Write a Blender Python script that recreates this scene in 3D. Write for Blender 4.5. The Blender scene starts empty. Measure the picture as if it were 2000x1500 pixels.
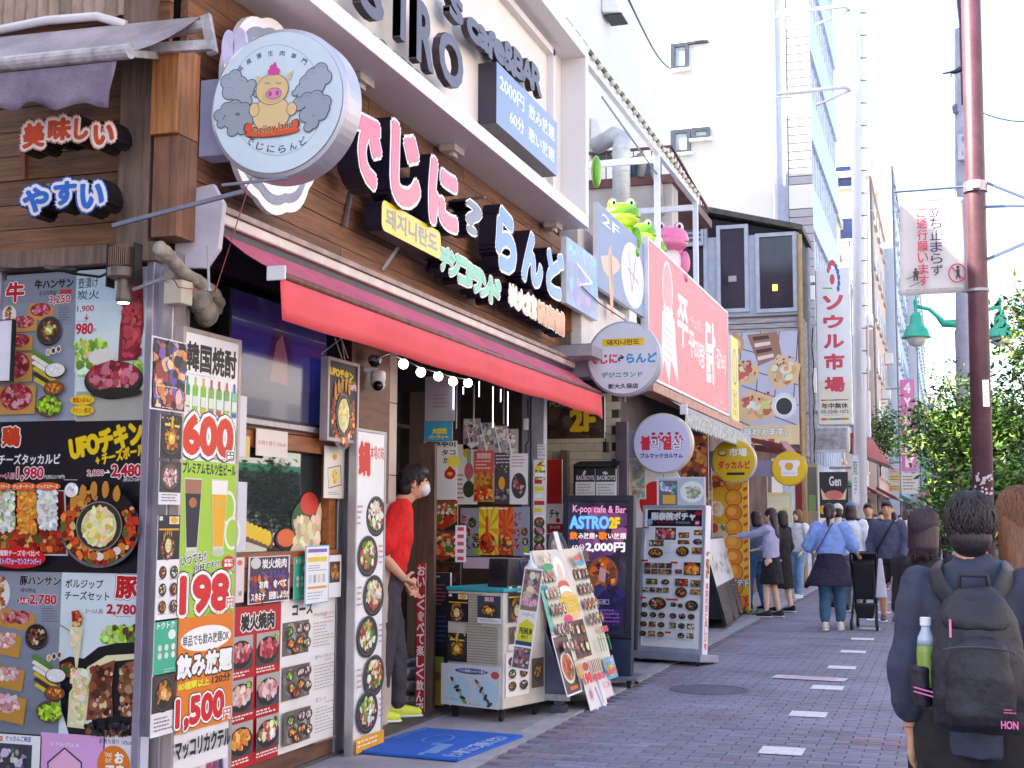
import bpy,bmesh,math,random
import numpy as np
from mathutils import Vector,Matrix
SC=bpy.context.scene
COL=SC.collection
R=random.Random(7)
# ---------------------------------------------------------------- camera
FPX,CAMH=2550.0,1.4
_d=Vector((850,-268,-FPX)).normalized()
_u=Vector((1,-0.0045,0)).cross(_d)
if _u.y<0:_u=-_u
_u.normalize()
_x=_d.cross(_u)
M3=Matrix((_x,_d,_u))
cd=bpy.data.cameras.new('camera');cam=bpy.data.objects.new('camera',cd);COL.objects.link(cam)
cd.sensor_width=36;cd.lens=FPX/2000*36;cd.clip_start=0.05;cd.clip_end=2000
cam.matrix_world=Matrix.Translation((0,0,CAMH))@M3.to_4x4()
SC.camera=cam
C0=Vector((0,0,CAMH))
# ---------------------------------------------------------------- light
SUN_DIR=Vector((0.62,0.36,-0.70)).normalized()  # direction the light travels
w=bpy.data.worlds.new('World');SC.world=w;w.use_nodes=True
nt=w.node_tree;bg=nt.nodes['Background']
sky=nt.nodes.new('ShaderNodeTexSky');sky.sky_type='NISHITA';sky.sun_disc=False
to_sun=-SUN_DIR
sky.sun_elevation=math.asin(to_sun.z)
sky.sun_rotation=math.atan2(to_sun.x,to_sun.y)
sky.air_density=1.0;sky.dust_density=1.6;sky.ozone_density=1.0
nt.links.new(sky.outputs[0],bg.inputs[0]);bg.inputs[1].default_value=0.115
sl=bpy.data.lights.new('sun','SUN');sl.energy=3.8;sl.angle=math.radians(0.5);sl.color=(1,0.95,0.88)
so=bpy.data.objects.new('sun',sl);COL.objects.link(so)
so.rotation_euler=SUN_DIR.to_track_quat('-Z','Y').to_euler();so.location=(-20,-10,40)
vs=SC.view_settings
vs.view_transform='Standard';vs.look='None';vs.gamma=1;vs.use_curve_mapping=False
vs.exposure=2.5
vs.use_white_balance=True;vs.white_balance_temperature=7000;vs.white_balance_tint=12
SC.cycles.max_bounces=6
# ---------------------------------------------------------------- unprojection onto real planes
def ray(x,y):return M3@Vector((x-1000,750-y,-FPX))
def PX(x,y,X):r=ray(x,y);return C0+r*(X/r.x)
def PY(x,y,Y):r=ray(x,y);return C0+r*(Y/r.y)
def PZ(x,y,Z=0.0):r=ray(x,y);return C0+r*((Z-CAMH)/r.z)
class Plane:
    def __init__(s,o,u,v):
        s.o=Vector(o);s.u=Vector(u).normalized();n=s.u.cross(Vector(v)).normalized()
        s.n=n;s.v=n.cross(s.u)
    def loc(s,x,y):
        r=ray(x,y);t=(s.o-C0).dot(s.n)/r.dot(s.n);p=C0+r*t-s.o
        return p.dot(s.u),p.dot(s.v)
    def w(s,a,b,c=0.0):return s.o+s.u*a+s.v*b+s.n*c
def XP(X):return Plane((X,0,0),(0,1,0),(0,0,1))
def YP(Y):return Plane((0,Y,0),(1,0,0),(0,0,1))
def P3(bl,br,tl):return Plane(bl,br-bl,tl-bl)
# ---------------------------------------------------------------- colour
def s2l(c):return c/12.92 if c<=0.04045 else((c+0.055)/1.055)**2.4
def lin(h,k=0.86):
    if not isinstance(h,str):return tuple(h)
    h=h.lstrip('#')
    if len(h)==3:h=''.join(c*2 for c in h)
    return tuple(s2l(int(h[i:i+2],16)/255)*k for i in(0,2,4))
_M={}
def mat(name,hx,rough=0.6,metal=0.0,world=False,var=0.12,scale=6.0,bump=0.0,bscale=40.0,stretch=None,grain=0,rnd=0.0,emit=0,trans=0,dirt=0):
    if name in _M:return _M[name]
    m=bpy.data.materials.new(name);m.use_nodes=True;_M[name]=m
    nt=m.node_tree;b=nt.nodes['Principled BSDF'];N=nt.nodes.new;L=nt.links.new
    c=lin(hx)
    b.inputs['Roughness'].default_value=rough;b.inputs['Metallic'].default_value=metal
    tc=N('ShaderNodeTexCoord');mp=N('ShaderNodeMapping');L(tc.outputs['Object'],mp.inputs[0])
    if world:gm_=N('ShaderNodeNewGeometry');L(gm_.outputs['Position'],mp.inputs[0])
    if stretch:mp.inputs['Scale'].default_value=stretch
    nz=N('ShaderNodeTexNoise');nz.inputs['Scale'].default_value=scale;nz.inputs['Detail'].default_value=5;nz.inputs['Roughness'].default_value=0.6
    L(mp.outputs[0],nz.inputs['Vector'])
    if rnd:
        oi=N('ShaderNodeObjectInfo');va=N('ShaderNodeVectorMath');va.operation='ADD'
        sc_=N('ShaderNodeVectorMath');sc_.operation='SCALE';sc_.inputs['Scale'].default_value=50
        cmb=N('ShaderNodeCombineXYZ')
        for i in range(3):L(oi.outputs['Random'],cmb.inputs[i])
        L(cmb.outputs[0],sc_.inputs[0]);L(mp.outputs[0],va.inputs[0]);L(sc_.outputs[0],va.inputs[1]);L(va.outputs[0],nz.inputs['Vector'])
    mr=N('ShaderNodeMapRange');mr.inputs['From Min'].default_value=0.3;mr.inputs['From Max'].default_value=0.7
    mr.inputs['To Min'].default_value=1-var*1.6;mr.inputs['To Max'].default_value=1+var
    L(nz.outputs['Fac'],mr.inputs['Value'])
    out=mr.outputs[0]
    if rnd:
        m2=N('ShaderNodeMapRange');m2.inputs['To Min'].default_value=1-rnd;m2.inputs['To Max'].default_value=1+rnd
        L(oi.outputs['Random'],m2.inputs['Value']);mm=N('ShaderNodeMath');mm.operation='MULTIPLY'
        L(out,mm.inputs[0]);L(m2.outputs[0],mm.inputs[1]);out=mm.outputs[0]
    if grain:
        n3=N('ShaderNodeTexNoise');n3.inputs['Scale'].default_value=grain;n3.inputs['Detail'].default_value=2
        L(mp.outputs[0],n3.inputs['Vector']);m3=N('ShaderNodeMapRange');m3.inputs['To Min'].default_value=0.7;m3.inputs['To Max'].default_value=1.3
        L(n3.outputs['Fac'],m3.inputs['Value']);mm=N('ShaderNodeMath');mm.operation='MULTIPLY'
        L(out,mm.inputs[0]);L(m3.outputs[0],mm.inputs[1]);out=mm.outputs[0]
    mx=N('ShaderNodeVectorMath');mx.operation='SCALE';mx.inputs[0].default_value=c
    L(out,mx.inputs['Scale']);L(mx.outputs[0],b.inputs['Base Color'])
    if bump:
        bn=N('ShaderNodeTexNoise');bn.inputs['Scale'].default_value=bscale;bn.inputs['Detail'].default_value=4;L(mp.outputs[0],bn.inputs['Vector'])
        bb=N('ShaderNodeBump');bb.inputs['Strength'].default_value=bump;bb.inputs['Distance'].default_value=0.02
        L(bn.outputs['Fac'],bb.inputs['Height']);L(bb.outputs[0],b.inputs['Normal'])
    if emit:
        b.inputs['Emission Color'].default_value=(*c,1);b.inputs['Emission Strength'].default_value=emit
    if trans:
        b.inputs['Transmission Weight'].default_value=trans;b.inputs['IOR'].default_value=1.3
    return m
def printmat(name,rough=0.45,emit=0.0,coat=0.0):
    if name in _M:return _M[name]
    m=bpy.data.materials.new(name);m.use_nodes=True;_M[name]=m
    nt=m.node_tree;b=nt.nodes['Principled BSDF'];N=nt.nodes.new;L=nt.links.new
    a=N('ShaderNodeAttribute');a.attribute_name='Col'
    tc=N('ShaderNodeTexCoord');nz=N('ShaderNodeTexNoise');nz.inputs['Scale'].default_value=3;nz.inputs['Detail'].default_value=6
    L(tc.outputs['Object'],nz.inputs['Vector'])
    mr=N('ShaderNodeMapRange');mr.inputs['To Min'].default_value=0.86;mr.inputs['To Max'].default_value=1.1;L(nz.outputs['Fac'],mr.inputs['Value'])
    s=N('ShaderNodeVectorMath');s.operation='SCALE';L(a.outputs['Color'],s.inputs[0]);L(mr.outputs[0],s.inputs['Scale'])
    L(s.outputs[0],b.inputs['Base Color']);b.inputs['Roughness'].default_value=rough
    b.inputs['Coat Weight'].default_value=coat
    if emit:L(a.outputs['Color'],b.inputs['Emission Color']);b.inputs['Emission Strength'].default_value=emit
    return m
# ---------------------------------------------------------------- object helpers
ORG={}
def tag(o,label=None,cat=None,group=None,kind=None):
    if label:o['label']=label
    if cat:o['category']=cat
    if group:o['group']=group
    if kind:o['kind']=kind
    return o
def thing(name,label,cat,loc=(0,0,0),group=None,kind=None):
    o=bpy.data.objects.new(name,None);COL.objects.link(o);o.empty_display_size=0.1
    o.location=loc;ORG[o.name]=Vector(loc)
    return tag(o,label,cat,group,kind)
def link(name,me,parent=None,loc=None):
    o=bpy.data.objects.new(name,me);COL.objects.link(o)
    if parent is not None:
        o.parent=parent
        po=ORG.get(parent.name,Vector((0,0,0)))
    else:po=Vector((0,0,0))
    l=Vector(loc)if loc is not None else po
    o.location=l-po;ORG[o.name]=l
    return o
class MB:
    def __init__(s):s.v=[];s.f=[];s.mt=[];s.mats=[];s.mi=0;s.c=[];s.col=None
    def use(s,m):
        if m not in s.mats:s.mats.append(m)
        s.mi=s.mats.index(m);return s
    def face(s,idx):s.f.append(tuple(idx));s.mt.append(s.mi);s.c.append(s.col)
    def poly(s,pts):
        n=len(s.v);s.v+=[tuple(p)for p in pts];s.face(range(n,n+len(pts)));return s
    def hexa(s,p):  # p: 8 points, bottom 4 ccw then top 4
        n=len(s.v);s.v+=[tuple(q)for q in p]
        for f in((0,3,2,1),(4,5,6,7),(0,1,5,4),(1,2,6,5),(2,3,7,6),(3,0,4,7)):s.face([n+i for i in f])
        return s
    def box(s,a,b):
        x0,y0,z0=map(min,zip(a,b));x1,y1,z1=map(max,zip(a,b))
        return s.hexa([(x0,y0,z0),(x1,y0,z0),(x1,y1,z0),(x0,y1,z0),(x0,y0,z1),(x1,y0,z1),(x1,y1,z1),(x0,y1,z1)])
    def pbox(s,P,a0,a1,b0,b1,c0,c1):
        w=P.w
        return s.hexa([w(a0,b0,c0),w(a1,b0,c0),w(a1,b1,c0),w(a0,b1,c0),w(a0,b0,c1),w(a1,b0,c1),w(a1,b1,c1),w(a0,b1,c1)])
    def ring(s,c,ax,ay,r,n=12,ry=None):
        k=len(s.v);ry=r if ry is None else ry
        for i in range(n):
            t=2*math.pi*i/n;s.v.append(tuple(c+ax*(r*math.cos(t))+ay*(ry*math.sin(t))))
        return k
    def loft(s,ks,n,caps=True):
        for a,b in zip(ks,ks[1:]):
            for i in range(n):j=(i+1)%n;s.face([a+i,a+j,b+j,b+i])
        if caps:s.face([ks[0]+i for i in reversed(range(n))]);s.face([ks[-1]+i for i in range(n)])
        return s
    def tube(s,pts,r,n=10,flat=1.0):
        pts=[Vector(p)for p in pts];rs=r if isinstance(r,(list,tuple))else[r]*len(pts)
        ks=[];up=None
        for i,p in enumerate(pts):
            d=(pts[min(i+1,len(pts)-1)]-pts[max(i-1,0)]).normalized()
            if up is None:up=Vector((0,0,1))if abs(d.z)<0.9 else Vector((1,0,0))
            ax=d.cross(up).normalized();ay=ax.cross(d).normalized();up=ay
            ks.append(s.ring(p,ax,ay,rs[i],n,rs[i]*flat))
        return s.loft(ks,n)
    def grid(s,rows):
        n=len(s.v);w_=len(rows[0])
        for r_ in rows:s.v+=[tuple(p)for p in r_]
        for i in range(len(rows)-1):
            for j in range(w_-1):s.face([n+i*w_+j,n+(i+1)*w_+j,n+(i+1)*w_+j+1,n+i*w_+j+1])
        return s
    def bar(s,p,q,a,b):  # rectangular bar
        p,q=Vector(p),Vector(q);d=(q-p).normalized();up=Vector((0,0,1))if abs(d.z)<0.9 else Vector((1,0,0))
        x=d.cross(up).normalized()*a/2;y=x.cross(d).normalized()*b/2
        return s.hexa([p-x-y,p+x-y,p+x+y,p-x+y,q-x-y,q+x-y,q+x+y,q-x+y])
    def lathe(s,c,prof,n=20,ax=Vector((1,0,0)),ay=Vector((0,1,0))):
        az=ax.cross(ay);ks=[s.ring(Vector(c)+az*z,ax,ay,max(r,1e-4),n)for r,z in prof]
        return s.loft(ks,n)
    def sphere(s,c,rx,ry=None,rz=None,n=14,k=8):
        ry=rx if ry is None else ry;rz=rx if rz is None else rz
        ks=[]
        for j in range(k+1):
            t=math.pi*j/k-math.pi/2;q=max(math.cos(t),0.02)
            ks.append(s.ring(Vector(c)+Vector((0,0,rz*math.sin(t))),Vector((1,0,0)),Vector((0,1,0)),rx*q,n,ry*q))
        return s.loft(ks,n)
    def build(s,name,m=None,parent=None,bevel=0,smooth=False,loc=None):
        if m is not None and not s.mats:s.mats=[m]
        po=Vector(loc)if loc is not None else(ORG.get(parent.name,Vector())if parent is not None else None)
        if po is None:
            vs_=np.array(s.v);po=Vector(((vs_[:,0].min()+vs_[:,0].max())/2,(vs_[:,1].min()+vs_[:,1].max())/2,vs_[:,2].min()))
        me=bpy.data.meshes.new(name)
        me.from_pydata([(x-po.x,y-po.y,z-po.z)for x,y,z in s.v],[],s.f)
        for q in s.mats:me.materials.append(q)
        me.polygons.foreach_set("material_index",s.mt)
        if any(c is not None for c in s.c):
            at=me.color_attributes.new('Col','FLOAT_COLOR','CORNER');arr=[]
            for f,c in zip(s.f,s.c):
                cc=(*(c or(1,1,1)),1.0)
                for _ in f:arr.extend(cc)
            at.data.foreach_set('color',arr)
        me.update()
        if smooth:me.polygons.foreach_set('use_smooth',[True]*len(s.f));
        o=link(name,me,parent,po)
        if bevel:
            b=o.modifiers.new('b','BEVEL');b.width=bevel;b.segments=2;b.limit_method='ANGLE';b.angle_limit=math.radians(50)
        return o
def fix(o):  # outward normals
    bm=bmesh.new();bm.from_mesh(o.data);bmesh.ops.recalc_face_normals(bm,faces=bm.faces);bm.to_mesh(o.data);bm.free();return o
def copy_tree(o,label=None,loc=None,parent=None):
    c=o.copy();COL.objects.link(c);c.parent=parent
    if loc is not None:c.location=loc
    if label:c['label']=label
    for ch in[q for q in COL.objects if q.parent is o]:copy_tree(ch,None,None,c)
    return c
# ---------------------------------------------------------------- lettering
_T={}
def glyphs(s,off=0.0,ext=0.0):
    k=(s,round(off,4),ext)
    if k in _T:return _T[k]
    c=bpy.data.curves.new('t','FONT');c.body=s;c.size=1;c.offset=off;c.extrude=ext;c.resolution_u=3
    o=bpy.data.objects.new('t',c);COL.objects.link(o)
    me=bpy.data.meshes.new_from_object(o.evaluated_get(bpy.context.evaluated_depsgraph_get()))
    V=np.array([v.co[:]for v in me.vertices])if len(me.vertices)else np.zeros((1,3))
    F=[tuple(p.vertices)for p in me.polygons]
    bpy.data.objects.remove(o);bpy.data.curves.remove(c);bpy.data.meshes.remove(me)
    _T[k]=(V,F);return _T[k]
EPS=0.00012
def spread(off):
    """bold or outlined lettering: the glyph thickened by copies laid round it"""
    if off<=.012:return[(off,0,0)]
    r=off-.010;n=4 if r<.025 else(6 if r<.05 else 10)
    return[(.010,r*math.cos(2*math.pi*(i+.5)/n),r*math.sin(2*math.pi*(i+.5)/n))for i in range(n)]+([(.010,0,0)]if r>.05 else[])
class Print(MB):
    """flat print on a board; coordinates 0..1 (right, down) or photo pixels taken onto the board's plane"""
    def __init__(s,P,a0,a1,b0,b1,c=0.0,px=False):
        super().__init__();s.P=P;s.r=(a0,a1,b0,b1);s.c0=c;s.px=px;s.k=0;s.warp=None
    def m(s,x,y):
        if s.px:return s.P.loc(x,y)
        if s.warp:y=float(np.interp(y,*s.warp))
        a0,a1,b0,b1=s.r;return a0+(a1-a0)*x,b1+(b0-b1)*y
    def bx(s,x0,y0,x1,y1):
        xm,ym=(x0+x1)/2,(y0+y1)/2;c=s.m(xm,ym)
        return c[0],c[1],abs(s.m(x1,ym)[0]-s.m(x0,ym)[0]),abs(s.m(xm,y1)[1]-s.m(xm,y0)[1])
    def lp(s,pts,col,up=1):
        s.k+=up;s.col=lin(col);c=s.c0+s.k*EPS
        s.poly([s.P.w(a,b,c)for a,b in pts]);return s
    def fullbg(s,col):
        a0,a1,b0,b1=s.r;return s.lp([(a0,b0),(a1,b0),(a1,b1),(a0,b1)],col)
    def pg(s,pts,col):return s.lp([s.m(*p)for p in pts],col)
    def rect(s,x0,y0,x1,y1,col,rot=0):
        ca,cb,w_,h_=s.bx(x0,y0,x1,y1);r=math.radians(rot);q=[]
        for dx,dy in((-1,-1),(1,-1),(1,1),(-1,1)):
            x,y=dx*w_/2,dy*h_/2;q.append((ca+x*math.cos(r)-y*math.sin(r),cb+x*math.sin(r)+y*math.cos(r)))
        return s.lp(q,col)
    def ell(s,x,y,rx,ry,col,n=24,ring=None,rcol=None):
        ca,cb,w_,h_=s.bx(x-rx,y-ry,x+rx,y+ry)
        if ring:s.lp([(ca+(w_/2*(1+ring))*math.cos(t),cb+(h_/2*(1+ring))*math.sin(t))for t in[2*math.pi*i/n for i in range(n)]],rcol)
        return s.lp([(ca+w_/2*math.cos(t),cb+h_/2*math.sin(t))for t in[2*math.pi*i/n for i in range(n)]],col)
    def line(s,x0,y0,x1,y1,wd,col):
        a,b=s.m(x0,y0),s.m(x1,y1);d=Vector((b[0]-a[0],b[1]-a[1]));
        if d.length<1e-6:return s
        n=Vector((-d.y,d.x)).normalized()*wd/2
        return s.lp([(a[0]-n.x,a[1]-n.y),(b[0]-n.x,b[1]-n.y),(b[0]+n.x,b[1]+n.y),(a[0]+n.x,a[1]+n.y)],col)
    def text(s,t,x0,y0,x1,y1,col,bold=0.015,out=(),rot=0.0):
        ca,cb,w_,h_=s.bx(x0,y0,x1,y1);V0,_=glyphs(t,0)
        mn,mx=V0.min(0),V0.max(0);c=(mn+mx)/2;sx=w_/max(mx[0]-mn[0],1e-3);sy=h_/max(mx[1]-mn[1],1e-3)
        r=math.radians(rot);cr,sr=math.cos(r),math.sin(r)
        for cc,off in list(out)+[(col,bold)]:
            s.col=lin(cc);iso=math.sqrt(abs(sx*sy))
            for off2,dx,dy in spread(off):
                V,F=glyphs(t,off2);s.k+=.25;z=s.c0+s.k*EPS;n=len(s.v)
                X=(V[:,0]-c[0])*sx+dx*iso;Y=(V[:,1]-c[1])*sy+dy*iso
                for x,y in zip(X*cr-Y*sr+ca,X*sr+Y*cr+cb):s.v.append(tuple(s.P.w(x,y,z)))
                for f in F:s.face([n+i for i in f])
            s.k+=.5
        return s
    def vtext(s,t,x0,y0,x1,y1,col,bold=0.015,out=(),fill=0.86):
        h_=(y1-y0)/len(t)
        for i,ch in enumerate(t):
            yy=y0+h_*(i+(1-fill)/2)
            g=0.3 if ch in 'ー一' else 0
            if ch.strip():s.text(ch if ch!='ー' else '｜',x0+((x1-x0)*0.4 if ch=='ー' else 0),yy,x1-((x1-x0)*0.4 if ch=='ー' else 0),yy+h_*fill,col,bold,out)
        return s
    def blob(s,x,y,rx,ry,col,n=7,j=0.35,rot=None):
        ca,cb,w_,h_=s.bx(x-rx,y-ry,x+rx,y+ry);r=R.random()*6.28 if rot is None else rot
        cr,sr=math.cos(r),math.sin(r);q=[]
        for i in range(n):
            t=2*math.pi*i/n;f=1-j*R.random();x_,y_=w_/2*f*math.cos(t),h_/2*f*math.sin(t)
            q.append((ca+x_*cr-y_*sr,cb+x_*sr+y_*cr))
        return s.lp(q,col,up=0.25)
    def fill(s,x0,y0,x1,y1,pal,n=60,sz=0.1,el=False,asp=1.0,rot=None):
        pal=PAL[pal]if isinstance(pal,str)else pal;W,H=x1-x0,y1-y0;cx,cy=(x0+x1)/2,(y0+y1)/2
        _,_,wa,hb=s.bx(x0,y0,x1,y1);kx=sz*min(wa,hb)/max(wa,1e-6)*W;ky=sz*min(wa,hb)/max(hb,1e-6)*H
        for i in range(n):
            q=0.5+R.random()*0.8;rx,ry=kx*q*asp,ky*q
            mrx,mry=min(rx,W/2.2),min(ry,H/2.2)
            if el:
                t=R.random()*6.283;rr=math.sqrt(R.random());x=cx+(W/2-mrx*0.8)*rr*math.cos(t);y=cy+(H/2-mry*0.8)*rr*math.sin(t)
            else:x=x0+mrx*0.9+(W-1.8*mrx)*R.random();y=y0+mry*0.9+(H-1.8*mry)*R.random()
            c=R.choice(pal);c=tuple(v*R.uniform(0.75,1.2)for v in lin(c));s.blob(x,y,rx,ry,c,rot=rot)
        return s
    def dish(s,x,y,rx,ry,pal='hot',bowl='#1c1a1e',n=46,sz=0.11,mid=None,rim='#55535a'):
        s.ell(x,y+ry*0.08,rx*1.02,ry*1.04,'#0e0d12',26);s.ell(x,y,rx,ry,rim,26);s.ell(x,y,rx*0.93,ry*0.93,bowl,26)
        s.k+=1;s.fill(x-rx*0.84,y-ry*0.84,x+rx*0.84,y+ry*0.84,pal,n,sz,True);s.k+=2
        if mid:s.ell(x,y,rx*0.36,ry*0.36,mid,16);s.k+=1;s.fill(x-rx*.33,y-ry*.33,x+rx*.33,y+ry*.33,[mid,'#fff6c0','#f2e488'],14,0.16,True)
        return s
    def lines(s,x0,y0,x1,y1,n,col='#77727a',h=0.35):
        dh=(y1-y0)/n
        for i in range(n):
            x=x0;yy=y0+dh*i;e=x0+(x1-x0)*R.uniform(0.55,1)
            while x<e:
                w_=(x1-x0)*R.uniform(0.05,0.14);s.k+=0;s.rect(x,yy,min(x+w_,x1),yy+dh*h,col);s.k-=1;x+=w_*1.35
        s.k+=1
        return s
PAL=dict(
    hot=['#c8321a','#e0531f','#a82414','#f08a3a','#7c1a10','#f6c070','#d8401c','#4e6a28'],
    meat=['#c0505a','#d87880','#a83440','#e8a8a4','#8c2430','#f0d0c8','#cc6068'],
    raw=['#b02838','#c8404c','#8c1a28','#d8707a','#e0a0a0','#a02030'],
    green=['#7ca82c','#a8cc48','#4e8020','#c8dc78','#38601c'],
    cheese=['#f4ecc0','#fff8dc','#e8dca0','#f8f0d0','#dccf88'],
    mixed=['#c8402a','#e8c058','#6c9838','#f0e4cc','#8a4a28','#d87850','#b03020','#f4f0e4','#4a6c28'],
    fried=['#c88030','#a85c1c','#e0a040','#8c4414','#d89048','#b87028'],
    grill=['#7a4028','#9c5c3c','#5c2c1c','#c48c68','#e8c8a8','#8c4c30','#3c1c14'],
    noodle=['#e8dcc0','#f4ecd8','#c85a38','#7ca048','#d8c8a0','#a03c28','#ffffff'],
    orange=['#f08a20','#f8a840','#e06c10','#ffc868'],
    pinkm=['#e8b8b4','#f0ccc8','#d898a0','#f8e4dc','#c8808c'],
    crowd=['#3a2c34','#e0a080','#d8702c','#7860a8','#4a4858','#f0d0b0','#a04838','#c8a0c0','#2c2834','#e89848'],
    side=['#d8902c','#e8d048','#5c8830','#f4f0e0','#3c3430','#c85030'],
)
PM=printmat('printed_paper',0.5)
PV=printmat('printed_vinyl',0.28,coat=0.3)
WHITE=mat('white_painted_metal','#eceaf0',0.45,var=0.05,scale=3)
ALU=mat('brushed_aluminium','#b4acb4',0.38,0.75,var=0.12,scale=4,stretch=(8,8,1))
STEEL=mat('galvanised_steel','#9c9aa6',0.45,0.6,var=0.15,scale=8)
BLACKM=mat('black_metal','#1c1a22',0.45,0.2,var=0.2)
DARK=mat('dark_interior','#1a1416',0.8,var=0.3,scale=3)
def board(name,label,cat,P,a0,a1,b0,b1,th=0.02,frame=0.0,fm=None,bgc='#ffffff',c=0.0,pmt=None,group=None,parent=None,px=False,base=None,back=None):
    """a flat board of real thickness: parts panel (> print), frame. Returns (thing, Print)"""
    t=parent if parent is not None else thing(name,label,cat,P.w((a0+a1)/2,b0,c),group)
    fm=fm or ALU
    b=MB();b.pbox(P,a0+frame*.5,a1-frame*.5,b0+frame*.5,b1-frame*.5,c,c+th);body=b.build('panel' if parent is None else name,back or WHITE,t)
    if parent is not None and label:body['label']=label
    if frame:
        f=MB();e=c+th+0.008
        f.pbox(P,a0,a0+frame,b0,b1,c-.004,e);f.pbox(P,a1-frame,a1,b0,b1,c-.004,e)
        f.pbox(P,a0+frame,a1-frame,b0,b0+frame,c-.004,e-.0015);f.pbox(P,a0+frame,a1-frame,b1-frame,b1,c-.004,e-.0015)
        f.build('frame',fm,t,bevel=0.002)
    pr=Print(P,a0+frame,a1-frame,b0+frame,b1-frame,c+th+0.0006,px)
    pr.fullbg(bgc);pr.done=lambda m_=None:pr.build('print',m_ or pmt or PM,body if parent is None else body)
    pr.body=body
    return t,pr
def letters3d(name,s,P,box,c0,c1,face,side,out=None,parent=None,px=True,bold=0.03,oface=None,rot=0,ob=0.05):
    """solid block letters standing off the wall: coloured face, outline face, deep sides"""
    P2=Plane(P.o+P.n*c1,P.u,P.v);pr=Print(P2,0,1,0,1,0,px);ca,cb,w_,h_=pr.bx(*box);r=math.radians(rot);cr,sr=math.cos(r),math.sin(r)
    V0,_=glyphs(s,0);mn,mx=V0.min(0),V0.max(0);c=(mn+mx)/2
    sx=w_/(mx[0]-mn[0]);sy=h_/(mx[1]-mn[1]);mb=MB()
    def add(off,z0,z1,mf,ms,col=None):
        iso=math.sqrt(abs(sx*sy))
        for q,(off2,dx,dy)in enumerate(spread(off)):
            V,F=glyphs(s,off2,0.5);n=len(mb.v);X=(V[:,0]-c[0])*sx+dx*iso;Y=(V[:,1]-c[1])*sy+dy*iso
            for x,y,z in zip(X*cr-Y*sr+ca,X*sr+Y*cr+cb,V[:,2]):mb.v.append(tuple(P.w(x,y,z0+(z1+q*.00008-z0)*(z+0.5))))
            for f in F:
                top=all(V[i,2]>0.49 for i in f);mb.use(mf if top else ms);mb.face([n+i for i in f])
    if out:add(bold+ob,c0,c1,out,side);add(bold,c1-.003,c1+0.003,face,face)
    else:add(bold,c0,c1,face,side)
    return mb.build(name,None,parent)
# ================================================================ GROUND
asph=mat('asphalt','#5a5864',0.9,var=0.15,scale=2,grain=120,bump=0.3,bscale=150)
paver=mat('purple_grey_paver','#87859a',0.85,var=0.2,scale=1.3,world=True,grain=140,rnd=0.07,bump=0.25,bscale=160)
paver2=mat('dull_red_paver','#8c7c8b',0.85,var=0.2,scale=1.3,world=True,grain=140,rnd=0.08,bump=0.25,bscale=160)
joint=mat('sand_joint','#706b7e',0.95,var=0.2,scale=30)
conc=mat('worn_concrete','#a39ca4',0.85,var=0.16,scale=2.5,grain=60,bump=0.15)
paint=mat('white_road_paint','#e4e3ea',0.7,var=0.08,scale=12,grain=60)
g=MB();g.poly([(-400,-60,-0.16),(400,-60,-0.16),(400,900,-0.16),(-400,900,-0.16)])
tag(g.build('ground',asph),kind='structure')
g=MB();g.poly([(0.75,-40,-0.13),(11.5,-40,-0.13),(11.5,600,-0.13),(0.75,600,-0.13)]);tag(g.build('road',asph),kind='structure')
CURBX=-2.58
g=MB();g.box((CURBX,-3,-0.15),(0.6,600,-0.012));walk=tag(g.build('sidewalk',joint),kind='structure')
g=MB();g.box((0.6,-3,-0.15),(0.75,600,0.0));tag(g.build('kerb',conc,bevel=0.01),kind='structure')
g=MB();g.box((-6.5,-3,-0.15),(CURBX-0.15,600,0.0));tag(g.build('shop_forecourt',conc),kind='structure')
g=MB();g.box((CURBX-.145,-3,-0.15),(CURBX-.005,600,0.006));tag(g.build('edging_strip',mat('edging','#aba6ae',0.8,var=.12,grain=80)),kind='structure')
# paver bricks, running bond across the walk
BL,BW=0.196,0.098
def brick_mesh(m_,n_):
    b=MB();h=0.003;x,y=BL/2-.0014,BW/2-.0016
    b.hexa([(-x,-y,-.02),(x,-y,-.02),(x,y,-.02),(-x,y,-.02),(-x+h,-y+h,0),(x-h,-y+h,0),(x-h,y-h,0),(-x+h,y-h,0)])
    me=bpy.data.meshes.new(n_);me.from_pydata(b.v,[],b.f);me.materials.append(m_);return me
bmA,bmB=brick_mesh(paver,'paver'),brick_mesh(paver2,'paver_red')
SQ=[]  # white squares
for k in range(9):SQ.append((-0.995,8.25+1.6*k))
def in_sq(x,y):return any(abs(x-a)<0.14 and abs(y-b)<0.15 for a,b in SQ)
def redz(x,y):return(abs(x+.25)<.42 and 8.62<y<9.05)or(abs(x+1.75)<.3 and 9.35<y<9.62)or x<-2.25 and R.random()<.6 or R.random()<.02
rest=MB();rest.use(paver);rest.use(paver2);nobj=0
rows=int(34/BW)
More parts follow.
